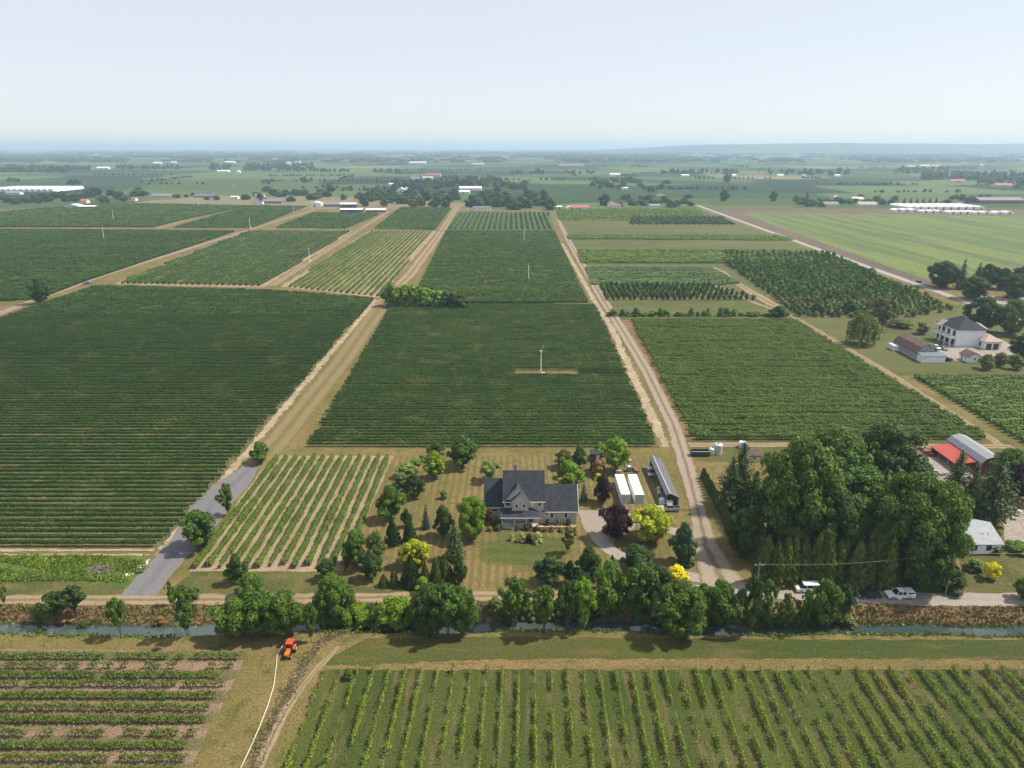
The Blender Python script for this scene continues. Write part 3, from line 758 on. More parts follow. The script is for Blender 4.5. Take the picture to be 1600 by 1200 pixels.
M['vine_mid'] = vine_mat('vine_leaves_mid', (0.048, 0.094, 0.018), (0.061, 0.110, 0.021), (0.150, 0.155, 0.042), f3=0.9, s1=0.02)
M['vine_light'] = vine_mat('vine_leaves_light', (0.086, 0.140, 0.020), (0.106, 0.160, 0.024), (0.150, 0.185, 0.036), s1=0.03, f3=0.6)
M['vine_young'] = vine_mat('vine_leaves_young', (0.130, 0.185, 0.020), (0.165, 0.220, 0.024), (0.23, 0.26, 0.04), s1=0.1, s2=0.5, f3=0.6)
M['vine_grey'] = vine_mat('young_orchard_leaves', (0.085, 0.135, 0.045), (0.10, 0.15, 0.05), (0.12, 0.16, 0.05), f3=0.6)

def row_set(name, L, mat, nvar, seed, **kw):
    return [npmesh(name + '_foliage', *row_arrays(L, np.random.default_rng(seed + i), **kw), M[mat]) for i in range(nvar)]
POST = MB().box(-0.06, 0.06, -0.06, 0.06, 0, 1.9).mesh('post', M['post'])
BRACE = MB().tube([(0, 0, 1.5), (1.1, 0, 0.02)], 0.05, 5).mesh('brace', M['post'])
def put_row(me, L0, x, y, L, label, group, flip=False, rz=0.0, posts=(), h=1.0):
    o = link('vine_row', me, None, (x + (L if flip else 0) * math.cos(rz), y + (L if flip else 0) * math.sin(rz), 0), rz, ((-1 if flip else 1) * L / L0, 1, h))
    for q in posts:
        p = link('post', POST, o, (q * L0, 0, 0), 0, (L0 / L, 1, 1 / h))
    return tag(o, label, 'vine row', group)
GA = 'vine rows of the wide dark vineyard on the left'
rowsA = row_set('vine_row', 195, 'vine_dark', 9, 100, dens=36, wid=0.8, leaf=0.33, vig=0.30, z0=0.72, z1=1.7)
ys_A = np.arange(147.4, 470, 2.6)
def xl_A(y): return -280.0
nA = 92
for i, y in enumerate(ys_A[:nA]):
    xr = -83.3 - 1.7 * (y - 146) / 288 + rnd.uniform(-1.3, 0.8)
    put_row(rowsA[(i * 5) % 9], 195, -280, y + rnd.uniform(-0.06, 0.06), xr + 280, 'long dark green vine row in the wide vineyard beside the grey chip lane', GA, flip=(i // 5) % 2 == 1, posts=((1.0,) if (i // 5) % 2 == 0 else (0.0,)) if i < 45 else (), h=rnd.uniform(0.93, 1.07))
GB = 'vine rows between the lawn and the tree clump'
rowsB = row_set('vine_row', 113, 'vine_mid', 9, 120, dens=36, wid=0.9, leaf=0.35, vig=0.36, z0=0.62, z1=1.75)
for i, y in enumerate(np.arange(206.3, 413.5, 2.6)):
    t = (y - 205) / 209
    xl, xr = -64.2 - 7 * t + rnd.uniform(-0.9, 0.9), 45.8 + 3.4 * t + rnd.uniform(-0.9, 0.9)
    if abs(y - 281.8) < 3.9:
        put_row(rowsB[0], 113, xl, y, 1.4 - xl, 'vine row cut short by the bare strip at the wind machine, long piece', 'vine row pieces at the bare strip')
        put_row(rowsB[1], 113, 27.6, y, xr - 27.6, 'short vine row piece between the bare strip and the pale dirt track', 'short vine row pieces at the bare strip')
        continue
    put_row(rowsB[(i * 5) % 9], 113, xl, y, xr - xl, 'green vine row in the block behind the grey house lawn', GB, flip=(i // 5) % 2 == 1, h=rnd.uniform(0.93, 1.08))
GE = 'bushy vine rows right of the pale dirt track'
rowsE = row_set('vine_row', 93, 'vine_light', 5, 140, dens=34, wid=1.3, leaf=0.42, vig=0.5, z1=1.95)
for i, y in enumerate(np.arange(212, 377, 2.75)):
    t = (y - 211) / 166
    xl, xr = 58.6 + 6.0 * t + rnd.uniform(-0.8, 0.8), 153.3 - 0.6 * t + rnd.uniform(-0.8, 0.8)
    put_row(rowsE[i % 5], 93, xl, y, xr - xl, 'bushy light green vine row between the dirt track and the farmyards', GE, flip=(i // 5) % 2 == 1, h=rnd.uniform(0.9, 1.1))
rowsF = row_set('vine_row', 150, 'vine_light', 3, 150, dens=20, wid=1.35, leaf=0.5, vig=0.35)
# the small block: rows run away from the camera
GS = 'vine rows with sandy alleys beside the house garden'
rowsG = row_set('vine_row', 59, 'vine_light', 4, 160, dens=46, wid=1.35, leaf=0.36, vig=0.3, z0=0.25, z1=1.55)
for i in range(13):
    x = -71.2 + 2.78 * i
    put_row(rowsG[i % 4], 59, x, 138.5 + rnd.uniform(-0.8, 0.8), 59 + rnd.uniform(-0.6, 0.8), 'low green vine row with bare sandy alleys either side', GS, rz=R(90), posts=(0.0, 1.0), h=rnd.uniform(0.92, 1.05))

# near vineyards: every vine is a part of its row
def vine_meshes(n, seed, mat, spread=0.95, z0=0.75, z1=1.75, wid=0.6, nleaf=70, leaf=0.30, trunk=True):
    out = []
    for i in range(n):
        rng = np.random.default_rng(seed + i)
        s = spread * rng.uniform(0.75, 1.2)
        x = rng.normal(0, 0.5, nleaf).clip(-1.15, 1.15) * s
        z = z0 + (z1 - z0) * rng.random(nleaf) ** 0.8 * (1.15 - 0.25 * np.abs(x)) + 0.25 * np.abs(x) ** 2 * (rng.random() > 0.4)
        y = rng.normal(0, wid / 2, nleaf)
        C = np.stack([x, y, z], 1)
        Nn = np.stack([rng.normal(0, 0.4, nleaf), np.sign(y) * 0.6, np.full(nleaf, 0.7)], 1) + rng.normal(0, 0.5, (nleaf, 3))
        V, F = leaf_quads(C, Nn, leaf * rng.uniform(0.6, 1.4, nleaf), rng)
        mb = MB(); mb.tube([(0, 0, -0.02), (0.05, 0.02, 0.45), (0, 0, z0 + 0.25)], [0.05, 0.04, 0.03], 5)
        mb.tube([(0, 0, z0 + 0.1), (0.5 * s, 0, z0 + 0.2)], 0.025, 4); mb.tube([(0, 0, z0 + 0.1), (-0.5 * s, 0, z0 + 0.2)], 0.025, 4)
        q = [f for f in mb.f if len(f) == 4]
        tv = np.array(mb.v); tf = np.array(q) + len(V)
        mi = [0] * len(F) + [1] * len(tf)
        out.append(npmesh('vine', np.concatenate([V, tv]), np.concatenate([F, tf]), [M[mat], M['bark']], mi=mi))
    return out
vinesH = vine_meshes(7, 200, 'vine_light', nleaf=95, leaf=0.27, wid=0.5, z0=0.6, z1=1.35)
HP = [(1030, 0.9), (1044, 0.5), (1059, 0.95), (1073, 0.93), (1091, 1.0), (1110, 0.96), (1129, 1.0), (1150, 0.6), (1170, 1.0), (1190, 0.85), (1211, 0.95)]
for k, (v, fill) in enumerate(HP):
    y = P(300, v)[1]
    lab = 'row of widely spaced vines with bare pinkish soil showing through' if fill < 0.7 else 'row of dark green vines standing in pinkish soil across the ditch from the lane'
    o = empty('vine_row', (-50.5 - 0.3 * (k % 3), y, 0))
    tag(o, lab, 'vine row', 'gappy vine rows by the ditch' if fill < 0.7 else 'full vine rows by the ditch')
    x, i = -0.6, 0
    while x > -66:
        if rnd.random() < fill * (0.5 if fill < 0.7 and (x % 9) < 3.5 else 1.0):
            link('vine', vinesH[rnd.randrange(7)], o, (x, rnd.uniform(-0.1, 0.1), 0), rnd.choice((0, math.pi)) + rnd.uniform(-0.1, 0.1), (rnd.uniform(0.9, 1.15),) * 2 + (rnd.uniform(0.85, 1.12),))
        if i % 5 == 0: link('post', POST, o, (x + 0.7, 0, 0), 0, (0.8, 0.8, 0.9))
        x -= 1.45; i += 1
vinesI = vine_meshes(7, 230, 'vine_young', spread=1.0, nleaf=64, leaf=0.26, wid=0.38, z0=0.35, z1=1.55)
DRX = 0.0238
canesI = row_set('cane', 32.5, 'vine_young', 9, 250, dens=26, wid=0.3, leaf=0.2, vig=0.95, z0=0.3, z1=1.2, gaps=0.42, core=False)
for k in range(47):
    x0 = -33.6 + 2.9 * k
    rz = R(-90) - DRX
    o = empty('vine_row', (x0, 105.2, 0), rz)
    w_ = 0.6 + 0.45 * rnd.random() + (0.12 if k > 25 else 0)
    tag(o, 'thin young vine row running away from the ditch headland in mown grass', 'vine row', 'young vine rows in the grassy field across the ditch')
    s, i = 0.4, 0
    ph = rnd.uniform(0, 30)
    while s < 33:
        vg = 0.5 + 0.5 * math.sin(s * 0.33 + ph) * math.sin(s * 0.12 + ph * 1.7)
        if rnd.random() < w_ * (0.2 + 1.0 * vg):
            q = rnd.uniform(0.6, 1.1) * (0.65 + 0.45 * vg)
            link('vine', vinesI[rnd.randrange(7)], o, (s, rnd.uniform(-0.12, 0.12), 0), rnd.choice((0, math.pi)), (1.0, q, q))
        if i % 4 == 0: link('post', POST, o, (s, 0, 0), 0, (0.8, 0.8, 0.85))
        s += 1.0; i += 1
    link('brace', BRACE, o, (0, 0, 0))
    link('cane_foliage', canesI[(k * 5 + k // 9) % 9], o, (0.5, 0, 0), 0, (1, 1, rnd.uniform(0.8, 1.15)))

# fields whose rows are past counting: one object each
def in_poly(poly, x, y):
    c = False
    n = len(poly)
    for i in range(n):
        (x1, y1), (x2, y2) = poly[i], poly[(i + 1) % n]
        if (y1 > y) != (y2 > y) and x < (x2 - x1) * (y - y1) / (y2 - y1) + x1: c = not c
    return c
def spans(poly, y):
    xs_ = []
    n = len(poly)
    for i in range(n):
        (x1, y1), (x2, y2) = poly[i], poly[(i + 1) % n]
        if (y1 > y) != (y2 > y): xs_.append((x2 - x1) * (y - y1) / (y2 - y1) + x1)
    xs_.sort()
    return list(zip(xs_[::2], xs_[1::2]))
def stuff_rows(poly, axis, spacing, mat, label, cat='vineyard', dens=4, leaf=0.9, wid=1.1, z1=1.95, vig=0.3, seed=1, name='vine_rows', gaps=0.0, z0=0.4):
    if axis == 'Y': poly = [(y, x) for x, y in poly]
    rng = np.random.default_rng(seed)
    y0, y1 = min(p[1] for p in poly), max(p[1] for p in poly)
    VV, FF, n = [], [], 0
    for y in np.arange(y0 + spacing * 0.5, y1, spacing):
        for a, b in spans(poly, y):
            if b - a < 4: continue
            V, F = row_arrays(b - a, rng, dens=dens, wid=wid, z1=z1, z0=z0, leaf=leaf, vig=vig, gaps=gaps, core=False)
            # coarse solid core: an arch with long segments
            k = max(2, int((b - a) / 4)); q = np.linspace(0, b - a, k)
            h = 1 + vig * 0.5 * rng.normal(size=k)
            cv = np.stack([np.stack([q, np.full(k, s * wid * 0.42) + rng.normal(0, 0.06, k), zz * z1 * h], 1) for s, zz in ((-1, 0.1), (-0.85, 0.62), (0, 0.85), (0.85, 0.62), (1, 0.1))], 1)
            base = len(V); V = np.concatenate([V, cv.reshape(-1, 3)])
            i = np.arange(k - 1)[:, None]; j = np.arange(4)[None]; A = base + i * 5 + j
            F = np.concatenate([F, np.stack([A, A + 1, A + 6, A + 5], -1).reshape(-1, 4)])
            V = V + np.array([a, y, 0])
            if axis == 'Y': V = V[:, [1, 0, 2]]
            VV.append(V); FF.append(F + n); n += len(V)
    o = link(name, npmesh(name, np.concatenate(VV), np.concatenate(FF), M[mat]))
    return tag(o, label, cat, None, 'stuff')
stuff_rows([(-280, ys_A[nA] - 1.3), (-84.7, ys_A[nA] - 1.3), (-85.5, 432), (-150, 456), (-280, 474)], 'X', 2.6, 'vine_dark', 'far rows of the wide dark vineyard before the tan cross path', dens=8, leaf=0.7, seed=2)
stuff_rows([(163, 200), (300, 200), (300, 276), (164.5, 276)], 'X', 2.75, 'vine_light', 'bushy vine rows below the white farmhouse yard', dens=11, leaf=0.65, wid=1.35, vig=0.35, seed=3)
stuff_rows(px([(655, 447), (735, 475), (919, 474), (866, 362), (697, 362)]), 'X', 2.6, 'vine_mid', 'dark vine block between the tree clump and the light striped block', dens=5, leaf=0.85, seed=4)
stuff_rows(px([(699, 358), (863, 358), (857, 333), (718, 333)]), 'Y', 6.4, 'vine_dark', 'widely striped vine block in front of the far tree belt', dens=4, leaf=1.1, wid=2.0, z1=2.4, seed=5)
stuff_rows(px([(-60, 475), (62, 468), (128, 442), (366, 362), (-60, 359)]), 'X', 2.6, 'vine_dark', 'dark vine block left of the pale farm road', dens=3.2, leaf=1.0, seed=6)
stuff_rows(px([(184, 443), (410, 447), (548, 362), (388, 362)]), 'Y', 4.2, 'vine_mid', 'vine block with fine slanting rows right of the pale farm road', dens=7, leaf=0.9, wid=1.9, z1=1.8, vig=0.4, seed=7)
stuff_rows(px([(445, 448), (590, 463), (680, 362), (580, 362)]), 'Y', 4.3, 'vine_light', 'striped vine block with tan alleys beside the tree clump', dens=8, leaf=0.8, wid=1.7, z1=1.7, seed=8)
stuff_rows(px([(-60, 355), (238, 355), (386, 322), (172, 318), (-60, 337)]), 'X', 5.2, 'vine_mid', 'far left vine block before the farmhouses', dens=2.5, leaf=1.4, wid=3.4, vig=0.5, seed=9)
stuff_rows(px([(272, 356), (394, 356), (478, 323), (390, 322)]), 'X', 5.2, 'vine_dark', 'vine block between two farm tracks before the brick house', dens=2.5, leaf=1.4, wid=3.6, seed=10)
stuff_rows(px([(432, 356), (540, 357), (592, 335), (490, 333)]), 'X', 5.2, 'vine_dark', 'vine block in front of the white roofed barns', dens=2.5, leaf=1.4, wid=3.6, seed=12)
stuff_rows(px([(586, 357), (679, 359), (704, 326), (626, 325)]), 'X', 5.2, 'vine_dark', 'smooth dark vine block before the tree belt', dens=2.5, leaf=1.4, wid=3.8, vig=0.15, seed=13)
stuff_rows(px([(924, 446), (1158, 445), (1110, 419), (914, 419)]), 'X', 4.2, 'vine_grey', 'pale young orchard block behind the dark orchard trees', cat='orchard', name='young_orchard', dens=3, leaf=1.1, wid=2.4, z1=1.9, vig=0.5, seed=14)
stuff_rows(px([(908, 412), (1118, 412), (1285, 411), (1228, 393), (902, 393)]), 'X', 5.0, 'vine_light', 'low green orchard band across the meadow strips', cat='orchard', name='orchard_rows', dens=3, leaf=1.3, wid=3.0, z1=2.2, vig=0.6, seed=15)
stuff_rows(px([(888, 374), (1240, 376), (1214, 368), (886, 369)]), 'X', 4.5, 'vine_light', 'narrow green strip across the meadow', cat='crop', name='crop_strip', dens=2.2, leaf=1.4, wid=3.4, z1=1.6, seed=16)
stuff_rows(px([(985, 351), (1150, 351), (1125, 340), (985, 339)]), 'Y', 7.5, 'vine_dark', 'slanting orchard rows in the meadow before the far farmhouses', cat='orchard', name='orchard_rows', dens=2.2, leaf=1.6, wid=3.2, z1=3.0, vig=0.5, seed=17)
stuff_rows(px([(872, 344), (985, 345), (985, 337), (1100, 338), (1090, 327), (870, 328)]), 'X', 6.0, 'vine_light', 'green crop field before the red roofed barn', cat='crop', name='crop_rows', dens=1.6, leaf=1.7, wid=5.0, z1=1.2, seed=18)
# ------------------------------------------------------------------ yard trees, one by one: kind, u, top row, base row, width px, colour, label
YARD = [
 ('round', 722, 679, 731, 44, 'mid', 'tall dark green round tree on the back lawn at the vineyard edge'),
 ('round', 682, 690, 716, 28, 'dark', 'very dark tree behind the lime green tree at the vineyard edge'),
 ('round', 680, 705, 747, 33, 'lime', 'lime green tree in front of the very dark tree'),
 ('round', 647, 740, 780, 30, 'dark', 'dark round tree beside the pale shrub bed on the back lawn'),
 ('round', 611, 759, 813, 40, 'mid', 'bushy green tree at the corner of the sandy vine rows'),
 ('airy', 765, 718, 752, 37, 'light', 'pale green tree behind the left wing of the grey house'),
 ('spruce', 666, 786, 826, 18, 'blue', 'small blue spruce standing alone on the left lawn'),
 ('cone', 614, 809, 850, 25, 'deep', 'dark conifer under the bushy tree by the vine rows'),
 ('cone', 641, 806, 846, 22, 'dark', 'dark cone shaped conifer left of the blue spruce'),
 ('round', 636, 796, 824, 16, 'dark', 'small dark tree behind the cone shaped conifer'),
 ('round', 692, 791, 840, 31, 'dark', 'green tree left of the large bright tree by the house'),
 ('spruce', 711, 812, 874, 40, 'pinec', 'large dark spruce on the front lawn edge'),
 ('big', 737, 775, 843, 46, 'bright', 'large bright leafy tree at the left end of the grey house'),
 ('round', 556, 830, 887, 40, 'mid', 'leafy tree at the near corner of the sandy vine rows'),
 ('airy', 590, 830, 886, 40, 'olive', 'greyish green tree leaning beside the corner tree'),
 ('round', 581, 863, 907, 31, 'dark', 'dark egg shaped tree in front of the greyish tree'),
 ('round', 511, 873, 906, 27, 'dark', 'dark round tree at the end of the sandy vine rows'),
 ('wide', 648, 843, 886, 42, 'chart', 'yellow green tree among dark conifers on the left lawn'),
 ('cone', 643, 868, 915, 33, 'deep', 'dark conifer in front of the yellow green tree'),
 ('cedar', 681, 872, 914, 19, 'cedar', 'tall cedar in the conifer group on the front lawn'),
 ('cedar', 694, 868, 900, 22, 'cedar', 'broad cedar behind the tall cedar on the front lawn'),
 ('round', 719, 869, 914, 24, 'dark', 'narrow dark tree at the edge of the green lawn'),
 ('cone', 704, 884, 914, 18, 'deep', 'small dark conifer beside the narrow dark tree'),
 ('cedar', 600, 897, 916, 17, 'cedar', 'low cedar bush, left of a pair near the dirt road'),
 ('cedar', 616, 891, 916, 16, 'cedar', 'low cedar bush, right of a pair near the dirt road'),
 ('cone', 665, 879, 916, 20, 'cedar', 'olive conifer between the dark conifer and the tall cedar'),
 ('shrub', 661, 901, 926, 27, 'lime', 'bright green shrub in front of the conifer group'),
 ('round', 887, 719, 766, 46, 'bright', 'bright green tree behind the right wing of the grey house'),
 ('spruce', 912, 752, 783, 17, 'blue', 'blue spruce at the right corner of the grey house'),
 ('round', 940, 743, 787, 29, 'purple', 'purple leaved tree beside the white containers'),
 ('wide', 963, 788, 843, 48, 'purple', 'large purple leaved tree beside the gravel driveway'),
 ('wide', 1017, 790, 848, 60, 'chart', 'spreading yellow green tree between the driveway branches'),
 ('round', 1065, 818, 880, 38, 'bluegreen', 'blue green tree beside the dirt track junction'),
 ('round', 993, 849, 893, 48, 'dark', 'dark dome shaped tree above the curving driveway'),
 ('cone', 956, 867, 889, 12, 'dark', 'tiny dark conifer on the driveway verge'),
 ('round', 919, 856, 911, 41, 'dark', 'dark tall tree on the front lawn left of the driveway'),
 ('round', 857, 869, 915, 44, 'dark', 'dark broad tree on the front lawn below the green lawn'),
 ('round', 890, 877, 914, 20, 'deep', 'slim dark tree between two broad dark trees'),
 ('airy', 887, 824, 865, 25, 'olive', 'wispy olive tree on dry lawn in front of the right wing'),
 ('round', 881, 701, 731, 29, 'olive', 'dull olive tree behind the bright green tree'),
 ('round', 905, 696, 731, 23, 'mid', 'green tree beside the dark garden shed'),
 ('round', 962, 683, 737, 40, 'bright', 'tall bright tree right of the dark garden shed'),
 ('round', 937, 691, 714, 23, 'lime', 'lime green tree top behind the dark garden shed'),
 ('round', 372, 867, 912, 29, 'dark', 'dark egg shaped tree on grass at the lane end of the sandy vine rows'),
 ('wide', 391, 897, 938, 42, 'mid', 'bushy tree beside the dirt road below the egg shaped tree'),
 ('wide', 315, 799, 857, 52, 'mid', 'wide bushy tree overhanging the grey chip lane'),
 ('airy', 357, 756, 806, 26, 'mid', 'slender tree on the grey chip lane verge'),
 ('round', 407, 690, 723, 30, 'mid', 'round tree where the grey chip lane ends'),
 ('wide', 65, 436, 475, 26, 'dark', 'lone tree beside the pale farm road'),
 # right hand grove
 ('pine', 1153, 690, 792, 66, 'pinec', 'tall pine at the edge of the grove by the tanks'),
 ('pine', 1138, 716, 800, 54, 'pinec', 'broad pine left of the tall pine'),
 ('pine', 1176, 735, 806, 56, 'dark', 'lower pine right of the tall pine'),
 ('big', 1238, 688, 862, 118, 'mid', 'huge leafy tree in the middle of the grove'),
 ('big', 1205, 735, 850, 60, 'dark', 'dark leafy tree between the pines and the huge tree'),
 ('big', 1292, 668, 800, 96, 'mid', 'high leafy tree at the back of the grove'),
 ('big', 1375, 662, 792, 112, 'dark', 'dark high crowned tree at the back right of the grove'),
 ('big', 1338, 728, 850, 118, 'mid', 'broad green tree in front of the dark high tree'),
 ('big', 1290, 760, 880, 90, 'dark', 'shaded leafy tree behind the roadside cedars'),
 ('big', 1412, 742, 905, 112, 'mid', 'large green tree beside the parked pickup'),
 ('big', 1452, 762, 910, 84, 'mid', 'large tree hiding the pale roofed house'),
 ('big', 1436, 820, 926, 76, 'dark', 'low spreading dark tree overhanging the road'),
 ('shrub', 1482, 882, 924, 44, 'dark', 'dark thicket at the lawn corner by the road'),
 ('big', 1160, 795, 872, 56, 'dark', 'dark tree behind the hedge at the track corner'),
 ('pine', 1486, 705, 796, 60, 'pinec', 'spiky pine in front of the red roofed shed'),
 ('pine', 1544, 707, 818, 74, 'pinec', 'tall dark pine between the red barn and the pale house'),
 ('pine', 1513, 727, 800, 46, 'pinec', 'middle pine of the three by the red barn'),
 ('big', 1578, 700, 762, 60, 'mid', 'bright leafy tree behind the red barn'),
 ('round', 1590, 726, 782, 52, 'purple', 'dusky purple tree at the edge of the barn yard'),
 ('shrub', 1522, 871, 894, 30, 'light', 'pale flowering shrub at the corner of the pale house'),
 ('shrub', 1551, 848, 866, 26, 'dark', 'dark clipped shrub by the wall of the pale house'),
 ('wide', 1593, 846, 868, 36, 'mid', 'small leafy tree by the gravel yard of the pale house'),
 ('wide', 1548, 880, 907, 22, 'yellow', 'bright yellow bush alone on the lawn by the road'),
 ('wide', 1600, 905, 940, 30, 'mid', 'roadside tree at the far end of the gravel road'),
 # white farmhouse and beyond
 ('willow', 1345, 488, 539, 50, 'olive', 'drooping willow on the meadow left of the gambrel barn'),
 ('airy', 1378, 463, 516, 42, 'olive', 'pale olive tree behind the drooping willow'),
 ('shrub', 1368, 517, 530, 11, 'dark', 'small dark bush beside the drooping willow'),
 ('orchard', 1440, 504, 522, 27, 'olive', 'low apple tree beside the white farmhouse'),
 ('wide', 1406, 498, 512, 34, 'olive', 'low greyish tree row end left of the white farmhouse'),
 ('big', 1532, 464, 517, 50, 'dark', 'dark tree behind the white farmhouse'),
 ('big', 1578, 468, 523, 46, 'mid', 'green tree right of the white farmhouse'),
 ('big', 1600, 518, 562, 44, 'deep', 'very dark tree at the right of the gravel yard'),
 ('orchard', 1540, 555, 578, 26, 'olive', 'low fruit tree by the small brown roofed shed'),
 ('orchard', 1562, 552, 574, 24, 'olive', 'low fruit tree below the gravel yard, nearer the very dark tree'),
 ('orchard', 1586, 556, 578, 26, 'olive', 'low fruit tree farthest from the small brown roofed shed'),
 ('big', 1471, 408, 449, 44, 'dark', 'big tree at the roadside where the brown strip ends'),
 ('spruce', 1500, 403, 452, 22, 'dark', 'tall spire shaped conifer across the road'),
 ('big', 1519, 432, 468, 44, 'dark', 'round dense tree beside the far driveway'),
 ('spruce', 1525, 409, 450, 26, 'dark', 'second spire conifer across the road'),
 ('big', 1542, 413, 450, 30, 'dark', 'dark tree right of the second spire conifer'),
 ('big', 1563, 419, 452, 30, 'deep', 'dark tree above the far red truck'),
 ('big', 1585, 427, 467, 40, 'dark', 'leafy tree overhanging the far red truck'),
 ('big', 1600, 416, 442, 34, 'deep', 'dark tree at the edge of the pale crop'),
 ('shrub', 1432, 448, 456, 6, 'dark', 'small bush on the verge of the straight road'),
 ('big', 1540, 470, 482, 1, 'dark', ''),
]
for (k, u, vt, vb, wp, c, lab) in YARD:
    if not lab: continue
    shr = k == 'shrub'
    plant(k, u, vt, vb, wp, c, lab, name='shrub' if shr else 'tree', cat='shrub' if shr else 'tree')
SHRUBS = [
 ('shrub', 636, 722, 748, 36, 'light', 'pale green shrub in the back lawn bed, nearest the vineyard'),
 ('shrub', 627, 738, 768, 32, 'olive', 'olive shrub in the back lawn bed beside the vine rows'),
 ('shrub', 650, 715, 727, 22, 'light', 'low pale shrub by the lime green tree'),
 ('shrub', 693, 766, 780, 13, 'olive', 'small round bush alone on the back lawn'),
 ('shrub', 800, 834, 845, 9, 'pale', 'smallest pale green bush of the lawn bed'),
 ('shrub', 815, 832, 847, 12, 'pale', 'pale green bush beside the purple bush of the lawn bed'),
 ('shrub', 826, 834, 848, 12, 'purple', 'purple bush in the lawn bed in front of the house'),
 ('shrub', 840, 831, 849, 18, 'pale', 'largest pale green bush of the lawn bed'),
 ('round', 761, 794, 818, 13, 'red', 'dark red maple against the left wing of the house'),
 ('shrub', 936, 718, 743, 27, 'brown', 'brownish shrub below the dark garden shed'),
 ('shrub', 934, 739, 750, 15, 'gold', 'golden shrub behind the purple tree by the containers'),
 ('shrub', 1058, 882, 909, 36, 'yellow', 'bright yellow shrub at the driveway mouth'),
 ('shrub', 1072, 862, 885, 26, 'dark', 'dark shrub at the foot of the blue green tree'),
 ('shrub', 545, 1044, 1062, 18, 'mid', 'lone leafy bush standing in the young vine field'),
 ('shrub', 926, 716, 735, 10, 'dark', 'dark narrow shrub by the garden shed door'),
 ('shrub', 773, 806, 822, 14, 'dark', 'dark shrub between the red maple and the porch'),
 ('shrub', 765, 822, 830, 10, 'brown', 'dry tan flower clump at the left of the porch'),
 ('shrub', 779, 818, 829, 14, 'bluegreen', 'grey green shrub at the porch corner'),
 ('shrub', 808, 822, 829, 10, 'dark', 'low dark shrub at the porch steps'),
 ('shrub', 824, 819, 829, 14, 'dark', 'dark shrub in front of the porch rail'),
 ('shrub', 837, 822, 830, 9, 'red', 'reddish shrub at the right end of the porch'),
 ('shrub', 856, 811, 821, 9, 'bluegreen', 'blue green shrub behind the garden wall, nearest the porch'),
 ('shrub', 873, 811, 821, 10, 'light', 'light shrub behind the middle of the garden wall'),
 ('shrub', 888, 810, 821, 9, 'bluegreen', 'blue green shrub behind the far end of the garden wall'),
 ('shrub', 844, 823, 831, 8, 'brown', 'rusty grass clump before the garden wall, nearest the porch'),
 ('shrub', 852, 823, 831, 8, 'brown', 'rusty grass clump, second along the garden wall'),
 ('shrub', 862, 822, 831, 9, 'brown', 'rusty grass clump, third along the garden wall'),
 ('shrub', 876, 823, 831, 10, 'olive', 'olive grass clump, fourth along the garden wall'),
 ('shrub', 891, 822, 831, 9, 'brown', 'rusty grass clump, fifth along the garden wall'),
 ('shrub', 898, 823, 831, 6, 'brown', 'rusty grass clump at the driveway end of the garden wall'),
]
for (k, u, vt, vb, wp, c, lab) in SHRUBS: plant(k, u, vt, vb, wp, c, lab, name='shrub', cat='shrub', parts=k != 'shrub')
